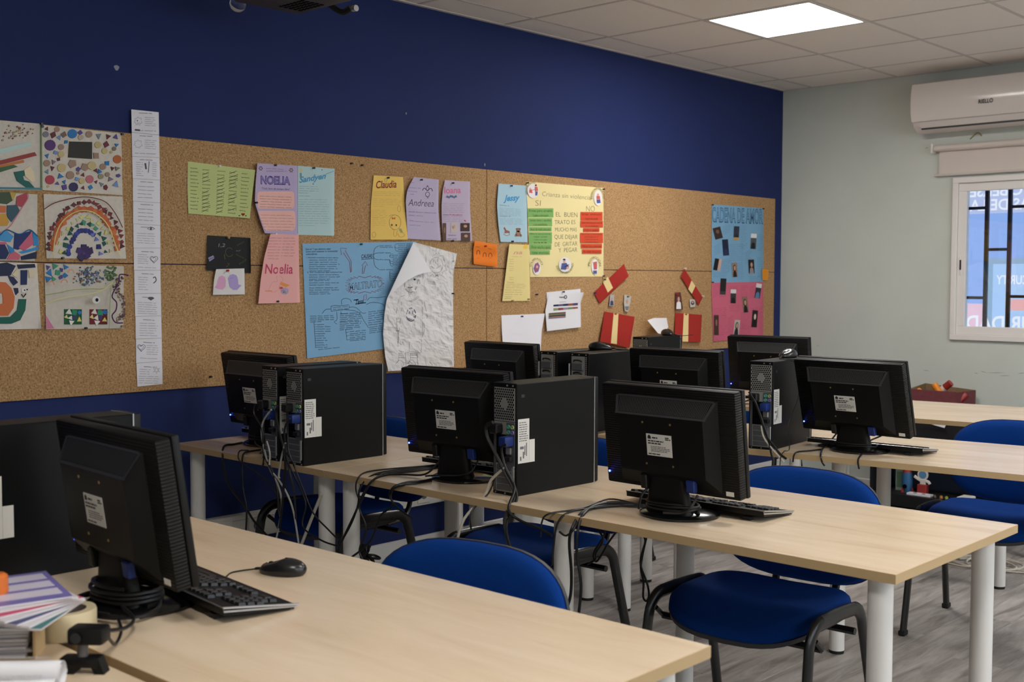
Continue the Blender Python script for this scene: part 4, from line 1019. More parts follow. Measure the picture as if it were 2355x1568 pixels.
def arch(n, rx, ry, cols, r, j=0.0, a0=12, a1=170, cx=765, cy=1385, kinds='tqt'):
    for k in range(n):
        t = rad(a0 + (a1 - a0) * k / (n - 1)); x = cx + rx * cos(t) + _g.uniform(-j, j); y = cy - ry * sin(t) + _g.uniform(-j, j)
        if 400 < x < 1130 and 830 < y < 1392: shard(A4, Z1, x, y, r * _g.uniform(.8, 1.15), _g.choice(cols), kinds[k % len(kinds)], _g.uniform(0, 6.28))
arch(30, 345, 505, [(104, 36, 40), (84, 28, 34), (120, 44, 44)], 26, 10)
arch(26, 300, 445, [(200, 100, 48), (206, 116, 60), (190, 88, 40)], 34, 8, kinds='qp')
arch(14, 235, 370, [(206, 206, 120), (200, 196, 140)], 24, 14)
arch(15, 195, 310, [(0, 84, 66), (20, 72, 60), (70, 150, 110)], 26, 12)
arch(14, 150, 250, [(40, 52, 140), (30, 40, 110), (52, 70, 160)], 24, 6, 60, 172, kinds='qd')
arch(4, 140, 240, [(24, 36, 100), (110, 120, 190)], 26, 6, 10, 60)
for k in range(16): shard(A4, Z1, 760 + 62 * cos(k * 2.4) * (k / 16), 1335 + 52 * sin(k * 2.4) * (k / 16), 40, _g.choice([(62, 36, 100), (84, 62, 140), (50, 30, 84)]), 'q', k)
A4.ink('red_line', (110, 36, 36), [stroke(mp(Z1, [(400, 945), (500, 885), (700, 838), (830, 840), (960, 885), (1050, 1000), (1105, 1110)]), 2.0, smooth=4)], 0.003)
A4.ink('yellow_line', (216, 208, 140), [stroke(mp(Z1, [(480, 1380), (500, 1200), (560, 1060), (680, 970), (800, 960), (900, 1010), (980, 1100), (1040, 1260), (1085, 1375)]), 2.4, smooth=4)], 0.003)
A5 = art('collage artwork with orange and teal curved bands and a small smiling eyed figure', [(-60, 600), (-60, 759)], [(85, 605), (95, 756)], (222, 214, 204))
for pl, c in (([(0, 200), (60, 170), (140, 200), (90, 290), (0, 300)], (18, 30, 66)), ([(150, 190), (310, 183), (318, 215), (165, 228)], (16, 26, 56)), ([(185, 240), (245, 238), (240, 370), (185, 372)], (18, 36, 86)), ([(70, 290), (120, 300), (160, 350), (120, 380), (90, 340)], (20, 32, 72)), ([(120, 400), (160, 400), (165, 440), (140, 465)], (18, 30, 68)),
              ([(0, 330), (50, 350), (100, 400), (130, 480), (120, 580), (70, 650), (0, 650), (0, 580), (25, 540), (20, 450), (0, 420)], (204, 108, 56)), ([(165, 500), (235, 500), (225, 600), (180, 690), (100, 722), (0, 722), (0, 670), (90, 660), (150, 600)], (14, 92, 76)), ([(105, 280), (150, 230), (170, 260), (150, 310)], CR), ([(255, 240), (320, 235), (310, 300), (260, 310)], CR)):
    A5.piece('band', mp(Z2, [(x if x > 0 else -170, y) for x, y in pl]), c, 0.003, 0.3)
for c, r, col in ((Z2(215, 420), 5.5, (236, 232, 228)), (Z2(222, 420), 1.8, (20, 20, 30)), (Z2(245, 415), 1.8, (20, 20, 30))): A5.ink('eye', col, [ell(c, r, r)], 0.003)
A5.ink('smile', (24, 24, 28), [stroke(mp(Z2, [(195, 455), (210, 485), (235, 450)]), 2.6)], 0.003)
A6 = art('collage artwork of a beaded landscape with two small mosaic squares and a purple beaded edge', [(102, 606), (106, 757)], [(285, 612), (284, 755)], (206, 198, 186))
for (x, y, r, c, k) in ((430, 212, 26, PU, 't'), (490, 205, 32, (60, 140, 110), 't'), (590, 215, 30, BL_, 't'), (550, 238, 22, PU, 'q'), (445, 262, 34, BL_, 't'), (520, 262, 30, (60, 150, 120), 'q'), (582, 288, 26, BL_, 'q'), (430, 315, 34, BL_, 't'), (480, 320, 28, (70, 150, 110), 't'), (545, 305, 24, PU, 'q')): shard(A6, Z2, x, y, r, c, k, x % 6)
for k in range(150):
    x, y = _g.gauss(800, 62), _g.gauss(295, 42)
    if 660 < x < 960 and 205 < y < 385: shard(A6, Z2, x, y, _g.uniform(5, 11), _g.choice([(96, 110, 140), (60, 80, 120), (150, 110, 96), (190, 190, 190), (50, 60, 90), (90, 120, 90)]), 'd', 0)
for k in range(40):
    x, y = _g.gauss(990, 30), _g.gauss(275, 34)
    if 930 < x < 1060 and 205 < y < 345: shard(A6, Z2, x, y, _g.uniform(7, 12), _g.choice([(76, 104, 60), (60, 88, 50), (96, 120, 80)]), 'd', 0)
A6.ink('green_string', (150, 170, 100), [stroke(mp(Z2, [(400, 465), (550, 440), (640, 420), (800, 408), (940, 405), (1050, 335)]), 1.6, smooth=4)], 0.003)
A6.ink('pale_string', (216, 214, 150), [stroke(mp(Z2, [(400, 550), (480, 515), (620, 480), (800, 455), (920, 420), (1020, 350)]), 2.2, smooth=4)], 0.003)
A6.ink('side_string', (150, 180, 130), [stroke(mp(Z2, [(1000, 400), (990, 560), (985, 765)]), 1.6, smooth=3)], 0.003)
for cx, cols in ((655, [(20, 84, 52), (16, 72, 44)]), (885, [(112, 28, 36), (120, 40, 44)])):
    A6.piece('square', mp(Z2, [(cx - 78, 592), (cx + 80, 592), (cx + 80, 728), (cx - 78, 728)]), cols[0], 0.002, 0.5)
    for dx, dy, r, c, k in ((-35, -45, 34, (226, 222, 214), 't'), (15, -40, 32, (40, 140, 100), 'q'), (58, -40, 24, (40, 120, 190), 'q'), (-62, 0, 24, (220, 214, 130), 't'), (-20, 10, 28, (226, 222, 214), 't'), (15, 5, 26, (64, 60, 100), 'q'), (55, 30, 28, (216, 206, 110), 't'), (-15, 48, 32, (230, 226, 220), 't')): shard(A6, Z2, cx + dx, 660 + dy, r, c, k, dx)
for k in range(90):
    t = _g.random(); x = 1085 - 40 * sin(t * 7) + _g.uniform(-22, 30); y = 300 + 400 * t; shard(A6, Z2, min(x, 1118), y, 9, _g.choice([(110, 84, 78), (150, 130, 110), (90, 60, 70), (180, 160, 140)]), 'd', 0)
A6.ink('purple_edge', (78, 38, 78), [stroke(mp(Z2, [(1160, 288), (1080, 280), (1070, 350), (1010, 470), (1050, 530), (1045, 600), (1010, 650), (1040, 710), (1110, 715)]), 3.0, smooth=4)], 0.004)
A6.ink('eye', (226, 222, 216), [ell(Z2(868, 508), 9, 8.5)], 0.003); A6.ink('eye', (20, 30, 60), [ell(Z2(874, 508), 3.6, 4.2)], 0.0032)
A6.ink('pink_patch', (206, 128, 158), [fill(mp(Z2, [(410, 640), (490, 765), (420, 768)]))], 0.001)
for x, y in ((460, 372), (580, 355), (640, 265)): A6.ink('small_arch', (214, 160, 140), [ering(Z2(x, y), 7, 8, 3.0, 12, 0, 180)], 0.002)
for P, a in ((A1, ((368, 178),)), (A2, ((95.5 * 3.92, 200), (1095, 270))), (A4, ((560, 1385),)), (A6, ())):
    P.pins(*[(Z1(*k)[0], Z1(*k)[1], 'dark') for k in a])
A6.pins((Z2(768, 762)[0], Z2(768, 762)[1], 'dark'), (Z2(1095, 745)[0], Z2(1095, 745)[1], 'gold'))

# ---- green list
cv = lambda a, b=0.0: (lambda u, v: a * (2 * abs(u - .5)) ** 2 + b * v * v)
P = Paper('name_list', 'pale green sheet with five columns of handwritten names', 'paper', [(432, 371), (431, 430), (433, 491)], [(587, 391), (580, 450), (574.5, 502)], (196, 206, 138), lambda u, v: 0.016 * max(0, u - .7) / .3 + 0.004 * v)
it = []
for c, (x, y, n) in enumerate(((438, 386, 12), (466, 390, 12), (500, 393, 12), (528, 396, 12), (556, 399, 11))):
    for i in range(n):
        a, b = x - c * 0.4 * i * .3, y + i * 8.5; l = _rs.uniform(14, 20); it += hand((a, b), (a + l, b + 1.5), 3.0, 0.75, (12, 22))
        if c in (1, 2, 3) and _rs.random() < .8: it.append(stroke([(a - 1, b + 4), (a + l, b - 3)], 0.9))
P.ink('handwriting', (52, 60, 40), it); P.ink('heart', (150, 40, 40), [fill(heart((559, 493), 4.2))]); P.ink('small_hearts', (60, 40, 36), [fill(heart((550.5, 496), 1.8)), fill(heart((565.5, 496), 1.8))]); P.pins((503, 382, 'white'))
# ---- purple and pink letter
P = Paper('name_letter', 'lilac letter with bubble lettering and two pink text boxes', 'paper', [(592, 375), (588, 420), (586, 465), (598, 505), (609, 536)], [(684, 381), (684.5, 460), (684, 540)], (186, 172, 206), lambda u, v: 0.02 * max(0, 1 - u * 2.2) ** 2 + 0.004 * v, 12, 14)
P.ink('text_box', (238, 186, 176), [rows_fill([(*Z3(0, y)[1:], Z3(xl, 0)[0], Z3(xr, 0)[0]) for y, xl, xr in ((392, 772, 1066), (402, 757, 1080), (420, 752, 1085), (470, 750, 1086), (520, 752, 1086), (538, 758, 1080), (548, 774, 1064))])])
P.ink('text_box', (238, 186, 176), [rows_fill([(*Z3(0, y)[1:], Z3(xl, 0)[0], Z3(xr, 0)[0]) for y, xl, xr in ((566, 766, 1078), (580, 762, 1090), (620, 776, 1096), (660, 790, 1097), (700, 804, 1096), (728, 818, 1090), (748, 836, 1070))])])
P.ink('bubble_letters', (74, 62, 128), [T('NOELIA', Z3(782, 322), Z3(1050, 332), 17.5, 0, 0.05)]); P.ink('bubble_fill', (146, 132, 186), [T('NOELIA', Z3(787, 320), Z3(1045, 330), 16.5, 0, 0.012)])
P.ink('handwriting', (100, 92, 128), [T('"Cada hora de tiempo libre"', Z3(790, 372), Z3(1050, 382), 4.2, 0.3)] + hand(Z3(830, 185), Z3(985, 195), 2.2, .6) + hand(Z3(835, 208), Z3(1010, 212), 2.2, .6))
P.ink('handwriting', (124, 96, 108), block(Z3(775, 435), Z3(1078, 445), 5, 6.1, 2.0, .6) + block(Z3(785, 605), Z3(1085, 610), 6, 6.8, 2.0, .6))
P.ink('flowers', (66, 40, 54), [ell((Z3(a, b)[0] + 3.4 * cos(k * 1.05), Z3(a, b)[1] + 3.8 * sin(k * 1.05)), 1.3, 1.3, 8) for a, b in ((783, 185), (1057, 202)) for k in range(6)]); P.ink('flower_hearts', (206, 170, 60), [ell(Z3(a, b), 1.6, 1.6, 8) for a, b in ((783, 185), (1057, 202))])
P.pins((632, 380, 'dark'), (588, 466, 'dark'), (632.5, 538, 'white'))
# ---- pink letter
P = Paper('name_letter', 'long pink letter with crimson name and a small bird drawing', 'paper', [(622, 538), (608, 590), (600, 640), (594, 698)], [(687, 537), (688, 620), (690, 696)], (236, 176, 172), lambda u, v: 0.028 * max(0, .45 - u) / .45 * (1 - .3 * v) + 0.003)
P.ink('name', (196, 74, 108), [T('Noelia', Z3(820, 1133), Z3(1072, 1133), 22, 0.12, 0.012)])
P.ink('handwriting', (140, 96, 104), block(Z3(845, 812), Z3(1100, 814), 8, 6.8, 2.0, .6, .4))
P.ink('bird_outline', (214, 150, 140), [stroke(mp(Z3, [(860, 1265), (890, 1210), (930, 1205), (925, 1160), (960, 1155), (985, 1190), (960, 1220), (945, 1270), (900, 1300), (860, 1285)]), .9, True, 4)])
P.ink('beak', (236, 150, 80), [fill(mp(Z3, [(960, 1205), (1045, 1238), (1010, 1255), (965, 1235)])), stroke(mp(Z3, [(822, 1290), (885, 1290)]), 2.0)])
P.ink('bundle', (176, 160, 184), [ell(Z3(1000, 1290), 9, 8)]); P.ink('bundle_knot', (206, 70, 70), [ell(Z3(968, 1262), 4, 2.5)]); P.ink('bundle_face', (60, 60, 70), [ell(Z3(990, 1300), 1.5, 1.5, 8), stroke(mp(Z3, [(970, 1290), (990, 1280), (1010, 1310)]), .8)])
P.pins((637, 693, 'dark'))
# ---- light blue letter
P = Paper('name_letter', 'light blue letter with turquoise script heading beside the lilac one', 'paper', [(685, 381), (685, 540)], [(769.5, 388), (768.5, 542)], (184, 212, 214), lambda u, v: 0.004 * u)
P.ink('name', (88, 160, 200), [T('Sandyen', Z3(1130, 315), Z3(1370, 275), 13, 0.25, 0.03), stroke(mp(Z3, [(1360, 260), (1375, 235), (1445, 208)]), 1.2), ell(Z3(1335, 198), 1.6, 1.6), ell(Z3(1256, 325), 1.6, 1.6)])
P.ink('candle', (120, 150, 170), [rrect(*Z3(1136, 225), *Z3(1152, 272), 1.5)]); P.ink('flame', (214, 200, 150), [ell(Z3(1145, 200), 3.2, 5)])
P.ink('handwriting', (126, 146, 152), block(Z3(1130, 345), Z3(1310, 350), 3, 5.2, 1.5, .55) + block(Z3(1125, 405), Z3(1230, 408), 2, 7, 1.5, .55) + block(Z3(1125, 465), Z3(1410, 468), 12, 5.4, 1.5, .5, .6)); P.pins((720, 386.5, 'dark'))
# ---- scratch card
P = Paper('scratch_card', 'black scratch card with faint coloured drawings above the ghost card', 'paper', [(477, 541), (475, 621)], [(576, 547), (577, 628)], (20, 20, 22), lambda u, v: 0.006 * v + 0.004, rough=0.35)
P.ink('scratch_lines', (104, 112, 70), [ering(Z3(500, 940), 9, 10, .8, 16, 40, 330), stroke(mp(Z3, [(455, 960), (460, 1005)]), 1.2), stroke(mp(Z3, [(470, 1075), (500, 1045), (480, 1040)]), .8, smooth=3)] + hand(Z3(560, 960), Z3(640, 1000), 5, .7) + hand(Z3(590, 1050), Z3(660, 1000), 6, .7) + hand(Z3(570, 880), Z3(640, 840), 4, .6))
P.ink('scratch_digits', (150, 156, 160), [T('1,2', Z3(400, 893), Z3(460, 893), 8, .15)] + hand(Z3(560, 930), Z3(600, 925), 4, .6)); P.ink('scratch_patch', (150, 150, 190), [fill(mp(Z3, [(308, 990), (355, 968), (365, 995), (320, 1025)]))]); P.ink('scratch_red', (120, 50, 50), [stroke(mp(Z3, [(312, 1008), (370, 980)]), 1.2)]); P.pins((523.5, 546.5, 'gold'))
# ---- ghosts
P = Paper('ghost_drawing', 'small white card with a pink and a purple ghost', 'drawing', [(497, 619), (492, 645), (489.5, 678)], [(562, 617), (563, 677)], (226, 222, 220), lambda u, v: 0.011 + 0.01 * max(0, .3 - u) * (1 - v) * 3)
P.ink('pink_ghost', (222, 168, 200), [fill(mp(Z3, [(395, 1190), (405, 1162), (435, 1150), (460, 1165), (468, 1200), (466, 1250), (440, 1278), (395, 1272), (368, 1258), (385, 1235)]))]); P.ink('purple_ghost', (178, 160, 212), [fill(mp(Z3, [(487, 1175), (505, 1145), (535, 1137), (565, 1150), (578, 1185), (580, 1230), (610, 1240), (590, 1258), (570, 1280), (535, 1280), (500, 1250)]))])
P.ink('faces', (140, 110, 150), [ell(Z3(x, y), .9, .9, 8) for x, y in ((420, 1180), (440, 1180), (512, 1175), (530, 1172))] + [stroke(mp(Z3, [(445, 1140), (470, 1110)]), .5), stroke(mp(Z3, [(485, 1115), (505, 1135)]), .5)]); P.pins((522, 622, 'red'))

# ---- big blue poster MALTRATO
P = Paper('blue_poster', 'large blue poster with a mind map around a spiky red word bubble', 'poster', [(695, 560), (706.5, 824)], [(957, 555.5), (957, 793)], (132, 178, 212), lambda u, v: 0.002 + 0.002 * v, 12, 12)
it = [T('Qué es? Y que debemos saber', Z4(88, 293), Z4(318, 290), 4.2), T('como para sostener la comunidad', Z4(92, 315), Z4(376, 310), 4.0), T('educativa:', Z4(95, 338), Z4(195, 335), 4.0)]
it += [T('1. Actuaciones inexplicables de manera delictiva', Z4(100, 366), Z4(385, 368), 2.8), T('2. Son conductas que transcurren', Z4(105, 500), Z4(418, 497), 3)]
for y, n in ((385, 6), (518, 3), (570, 1), (590, 2), (635, 3), (690, 1)):
    it += block(Z4(122, y), Z4(400, y - 2), n, 5.0, 2.2, .75, .7)
it += [T('CAUSAS', Z4(592, 368), Z4(692, 362), 8.5, .15, .012), stroke(mp(Z4, [(592, 378), (698, 370)]), 1.1)]
it += [T('Tipos', Z4(540, 778), Z4(612, 766), 8.5, .1, .02), stroke(mp(Z4, [(522, 745), (565, 738)]), 2.0), stroke(mp(Z4, [(538, 780), (632, 768)]), 2.0)]
for y, e in ((255, 860), (318, 855), (380, 850), (470, 880)): it += hand(Z4(755, y), Z4(e, y + 1), 2.6, .8)
it += hand(Z4(758, 268), Z4(890, 270), 2.4, .7)
for i in range(14): it += hand(Z4(925 - (50 if 5 < i < 12 else 0), 238 + i * 17), Z4(1030 - i * 4, 238 + i * 17), 2.4, .75)
for y in (255, 318, 382, 468): it.append(stroke(mp(Z4, [(700, 345), (712, y + (345 - y) * .3), (750, y)]), .8, smooth=4))
for y in (238, 275, 300): it.append(stroke(mp(Z4, [(892, 262), (905, y), (925, y)]), .6, smooth=3))
for y in (330, 345, 360, 395, 415, 435): it.append(stroke(mp(Z4, [(845, 350 if y < 370 else 385), (858, y), (880, y)]), .6, smooth=3))
for r in (20, 40, 60, 80): it.append(stroke(mp(Z4, [(848, 480), (850, 480 + r), (880, 490 + r), (925, 485 + r)]), .6, smooth=4))
it += [stroke(mp(Z4, [(415, 785), (415, 745), (450, 728), (490, 740), (502, 765)]), .8, smooth=4), stroke(mp(Z4, [(645, 750), (670, 722), (740, 722), (812, 712)]), .8, smooth=4), stroke(mp(Z4, [(635, 785), (690, 765), (770, 775), (798, 800)]), .8, smooth=4)]
it += [stroke(mp(Z4, [(318, 800), (350, 792), (400, 796), (480, 786)]), .8), stroke(mp(Z4, [(320, 845), (480, 825), (484, 792)]), .8), stroke(mp(Z4, [(320, 845), (318, 800)]), .8)] + hand(Z4(335, 812), Z4(470, 803), 2.2, .7) + hand(Z4(335, 830), Z4(470, 820), 2.2, .7)
it += [stroke(mp(Z4, [(315, 825), (270, 830), (238, 866)]), .9, smooth=4), stroke(mp(Z4, [(370, 850), (372, 920), (348, 940), (372, 962)]), .7, smooth=4), stroke(mp(Z4, [(480, 810), (540, 810), (600, 860), (635, 858)]), .7, smooth=4), stroke(mp(Z4, [(430, 830), (560, 850), (615, 930), (658, 995)]), .7, smooth=4), stroke(mp(Z4, [(410, 845), (405, 865), (418, 862)]), .7)]
it += block(Z4(130, 890), Z4(350, 885), 4, 4.4, 2.3, .85, .5)
it.append(stroke(mp(Z4, [(165, 945), (180, 1175)]), .7))
for i in range(11):
    y = 965 + i * 20.5; x = 167 + i * 1.2; it.append(stroke(mp(Z4, [(x, y), (x + 22, y)]), .6)); it += hand(Z4(195, y), Z4(195 + _rs.choice([60, 75, 90, 120]), y - 1), 2.4, .8)
it += hand(Z4(205, 1192), Z4(395, 1170), 2.3, .8)
it += block(Z4(400, 870), Z4(595, 858), 5, 4.2, 2.2, .85, .9) + block(Z4(398, 945), Z4(605, 935), 5, 4.4, 2.2, .85, .6)
it += [stroke(mp(Z4, [(450, 1010), (462, 1105)]), .7), stroke(mp(Z4, [(452, 1038), (480, 1030)]), .6), stroke(mp(Z4, [(456, 1068), (482, 1062)]), .6), stroke(mp(Z4, [(462, 1105), (485, 1098)]), .6)]
for y in (1030, 1050, 1066, 1084, 1098, 1112): it += hand(Z4(488, y), Z4(630, y - 14), 2.2, .8)
it += block(Z4(655, 852), Z4(795, 835), 7, 5.0, 2.2, .8) + block(Z4(665, 990), Z4(785, 975), 4, 4.4, 2.2, .8)
it += [stroke(mp(Z4, [(400, 868), (470, 864)]), .8)]
P.ink('handwriting', (26, 36, 66), it)
sp = []; N = 52
for k in range(N):
    t = 2 * pi * k / N; R1 = 1.0 if k % 2 == 0 else 0.80; c, s_ = cos(t), sin(t)
    sp.append(Z4(622 + 176 * R1 * abs(c) ** .55 * (1 if c > 0 else -1), 605 + 78 * R1 * abs(s_) ** .7 * (1 if s_ > 0 else -1) - 0.06 * 176 * c))
P.ink('spiky_bubble', (132, 62, 84), [stroke(sp, 1.1, True)])
P.ink('title', (36, 46, 92), [T('MALTRATO', Z4(482, 655), Z4(778, 622), 15, 0, 0.028)]); P.ink('title_fill', (150, 186, 214), [T('MALTRATO', Z4(485, 654), Z4(775, 621), 14.4, 0, -0.004)])
P.ink('red_arrows', (136, 60, 76), [stroke(mp(Z4, a), 1.0, True) for a in ([(495, 495), (485, 400), (430, 318), (410, 337), (405, 275), (460, 280), (447, 300), (500, 395), (503, 485)], [(600, 505), (605, 435), (595, 435), (628, 395), (648, 435), (630, 432), (612, 505)], [(615, 705), (637, 690), (637, 740), (612, 742)])])
P.pins((829, 561.5, 'green'))

# ---- crumpled boy drawing
dl = [(951, 556.5), (925, 612), (905, 655), (889, 690), (884, 725), (881, 770), (886, 820), (893, 853.5)]
dr = [(1051, 583), (1043, 625), (1042, 700), (1043, 770), (1044, 843)]
from mathutils import noise as _nz
def crump(u, v):
    d, _ = _nz.voronoi((u * 7.0 + .7 * _nz.noise((u * 5, v * 8, 3)), v * 12.0, 1.7)); d2, _ = _nz.voronoi((u * 15.0, v * 25.0, 5.1))
    n = (d[1] - d[0]) * 1.3 + .55 * (d2[1] - d2[0]) + .8 * _nz.noise((u * 4, v * 6, 9))
    return 0.016 - 0.0085 * n + 0.020 * max(0, .35 - u) * (1 - .5 * v) + 0.015 * max(0, u - .8)
P = Paper('boy_drawing', 'crumpled white sheet with a pencil drawing of a boy and a smiling sun', 'drawing', dl, dr, (226, 224, 224), crump, 44, 66, CT + 0.004, 0.0005)
P.sheet.data.shade_flat()
lead = []; 
def SZ(*pts, w=.7, s=4, cl=False): lead.append(stroke(mp(Z4, pts), w, cl, s))
SZ((985, 590), (985, 630), (1010, 665), (1050, 672), (1085, 640), (1098, 590), (1105, 555), w=.9)
for k in range(9): SZ((1010 + k * 13, 548 - (k % 2) * 8), (1016 + k * 13, 522), s=0, w=.7)
SZ((1090, 520), (1125, 525), (1112, 560), (1120, 590), (1100, 610), w=.8); SZ((1030, 600), (1028, 618), (1040, 620)); SZ((1010, 628), (1035, 632), (1055, 626), w=1.6)
SZ((1040, 672), (1035, 695)); SZ((1085, 660), (1095, 690)); SZ((985, 705), (1010, 745), (1060, 750), (1110, 715), (1118, 690)); SZ((995, 700), (1015, 735), (1060, 740), (1105, 705))
SZ((985, 700), (940, 720), (925, 760), (905, 900), (930, 912)); SZ((950, 760), (952, 850), (935, 1000), (925, 1075), (960, 1085), (1050, 1085), (1130, 1080), (1142, 1050), (1145, 850), (1140, 760))
SZ((1118, 690), (1150, 715), (1165, 790), (1185, 900), (1150, 915)); SZ((910, 905), (915, 1020), (925, 1060), (920, 1130), (945, 1160), (965, 1150)); SZ((1150, 915), (1160, 1000), (1150, 1060))
SZ((930, 1085), (925, 1190), (1000, 1215), (1022, 1205), (1028, 1100)); SZ((1022, 1205), (1100, 1215), (1130, 1210), (1135, 1090))
for x in (935, 1040):
    for y in (1225, 1238, 1262): SZ((x - 8, y), (x + 55, y + 3), s=0, w=.8)
    SZ((x - 5, 1220), (x - 10, 1290), (x - 35, 1320)); SZ((x + 55, 1220), (x + 58, 1290), (x + 62, 1330)); SZ((x - 20, 1300), (x + 10, 1285), (x + 40, 1320), (x + 20, 1350))
SZ((925, 1120), (945, 1140), (970, 1165)); SZ((960, 1120), (972, 1150))
SZ((1030, 1170), (1075, 1165), w=1.4, s=0); SZ((905, 1020), (930, 1022), w=1.6, s=0)
sc = Z4(1268, 430)
lead += [ering(sc, 15, 18, .7), stroke([(sc[0] + (26 if k % 2 else 20) * cos(k * .33 - 1.9), sc[1] + (28 if k % 2 else 22) * sin(k * .33 - 1.9)) for k in range(12)], .6)]
SZ((1222, 440), (1260, 462), (1310, 430)); SZ((1245, 380), (1240, 405)); SZ((1282, 370), (1278, 400)); SZ((1215, 530), (1235, 512), (1250, 540), (1275, 515), (1290, 545))
P.ink('pencil_drawing', (112, 110, 112), lead)
P.ink('eyes', (50, 46, 48), [ell(Z4(1008, 562), 3, 1.6, 10), ell(Z4(1072, 558), 2.6, 2.4, 10), stroke(mp(Z4, [(1015, 628), (1035, 632), (1052, 627)]), 1.6)])
P.ink('shirt_smiley', (46, 44, 84), [ering(Z4(1040, 875), 10.5, 15, 1.8), stroke(mp(Z4, [(1008, 890), (1025, 915), (1050, 915), (1070, 890)]), 1.4, smooth=4), stroke(mp(Z4, [(1028, 845), (1026, 870)]), 1.2), stroke(mp(Z4, [(1056, 840), (1054, 870)]), 1.2)])
# folded corner
c = P.o.location
fl_ = [(951, 556.5), (972, 590), (992, 625)]; fr_ = [(951, 557.5), (925, 612), (890, 689)]
q = MB(); n = 8
for i in range(n + 1):
    a = plen(fl_, i / n); b = plen([(951, 557), (925, 612), (889.5, 688)], i / n)
    for j in range(n + 1):
        t = j / n; mid = i / n
        x = b[0] + (a[0] - b[0]) * t; y = b[1] + (a[1] - b[1]) * t + (-14 * 4 * t * (1 - t) * mid if mid > .5 else 0)
        q.v.append(on_wall(x, y, CT + 0.032 + 0.020 * (1 - t) * mid + 0.012 * sin(pi * t) * mid) - c)
for i in range(n):
    for j in range(n): a = i * (n + 1) + j; q.f.append((a, a + 1, a + n + 2, a + n + 1))
q.obj('folded_corner', 'paper_white', P.o)
P.pins((1040, 675, 'dark'), (1051 - 9, 600, 'white'))

# ---- yellow, lilac, lilac letters
P = Paper('name_letter', 'yellow letter with dark red script name and a baby drawing', 'paper', [(859.5, 403), (853, 470), (852, 551)], [(927, 407), (931, 480), (938, 551)], (238, 200, 108), lambda u, v: 0.012 * max(0, .4 - u) + 0.012 * v * u)
P.ink('name', (136, 36, 40), [T('Claudia', Z5(252, 296), Z5(515, 286), 16.5, 0.2, 0.014)])
P.ink('handwriting', (190, 158, 90), block(Z5(220, 340), Z5(585, 346), 3, 4, 1.3, .5) + block(Z5(205, 435), Z5(590, 440), 5, 4, 1.3, .5, .4) + block(Z5(200, 578), Z5(410, 582), 5, 4, 1.3, .5) + block(Z5(200, 680), Z5(385, 685), 6, 4, 1.3, .5, .2))
P.ink('baby_outline', (150, 130, 90), [ering(Z5(497, 735), 13.5, 17, .7), stroke(mp(Z5, [(485, 830), (478, 905), (510, 910), (525, 840)]), .6, smooth=3), stroke(mp(Z5, [(540, 830), (600, 870), (620, 910), (560, 925), (530, 880)]), .6, smooth=3), stroke(mp(Z5, [(420, 660), (450, 640), (500, 640)]), .7, smooth=3), ering(Z5(548, 560), 3.6, 7, .6), ering(Z5(225, 895), 4.5, 6, .6), ering(Z5(375, 190), 3, 4, .6)])
P.ink('baby_eyes', (90, 84, 70), [ell(Z5(455, 770), 1.8, 2.6, 10), ell(Z5(512, 772), 1.8, 2.6, 10), stroke(mp(Z5, [(462, 820), (480, 828)]), .8)]); P.ink('bow', (214, 110, 60), [fill(mp(Z5, [(455, 665), (478, 680), (500, 665), (498, 700), (478, 688), (458, 700)]))]); P.ink('patch', (160, 170, 110), [fill(mp(Z5, [(550, 810), (580, 820), (600, 870), (570, 870)]))]); P.pins((891, 409, 'dark'))
P = Paper('name_letter', 'lilac letter with grey cursive name and an ink ornament', 'paper', [(952, 407), (937, 435), (933, 460), (935, 500), (937.5, 549)], [(1009, 413), (1008, 480), (1013.5, 553)], (188, 178, 204), lambda u, v: 0.030 * max(0, .5 - u) * (1 - abs(v - .35)) + 0.012 * v * u + .002)
P.ink('name', (98, 88, 112), [T('Andreea', Z5(665, 520), Z5(995, 535), 15.5, 0.3, -0.004)])
P.ink('ornament', (60, 48, 66), [ering(Z5(915, 300), 3.2, 5, .9), stroke(mp(Z5, [(850, 325), (870, 295), (895, 310), (915, 325), (940, 305), (965, 300), (980, 335)]), 1.3, smooth=4), ering(Z5(915, 375), 4.8, 5.5, .9), ell(Z5(915, 268), 1.1, 1.6), stroke(mp(Z5, [(905, 395), (918, 432), (930, 395)]), 1.0)])
P.ink('handwriting', (120, 108, 136), hand(Z5(700, 222), Z5(745, 226), 2, .6) + hand(Z5(665, 285), Z5(825, 298), 2.2, .6) + hand(Z5(660, 330), Z5(800, 345), 2.2, .6) + hand(Z5(692, 372), Z5(738, 375), 2.2, .6) + [T('Querida Agustina o Antonia eres la', Z5(672, 605), Z5(1025, 622), 2.6, .2)] + hand(Z5(672, 645), Z5(860, 655), 2.2, .6) + hand(Z5(750, 722), Z5(1000, 738), 2.2, .6) + hand(Z5(685, 770), Z5(835, 778), 2.2, .6)); P.ink('red_words', (176, 90, 120), hand(Z5(682, 712), Z5(738, 718), 2.6, .9)); P.pins((967.5, 413.5, 'dark'))
P = Paper('name_letter', 'lilac letter with pink name, flower spray and glued baby photos', 'paper', [(1023, 414), (1018, 440), (1015.5, 470), (1016, 510), (1018, 552)], [(1081, 417.5), (1081, 480), (1085.5, 554)], (192, 178, 200), lambda u, v: 0.024 * max(0, .5 - u) * (1 - abs(v - .4)) + 0.006 * v)
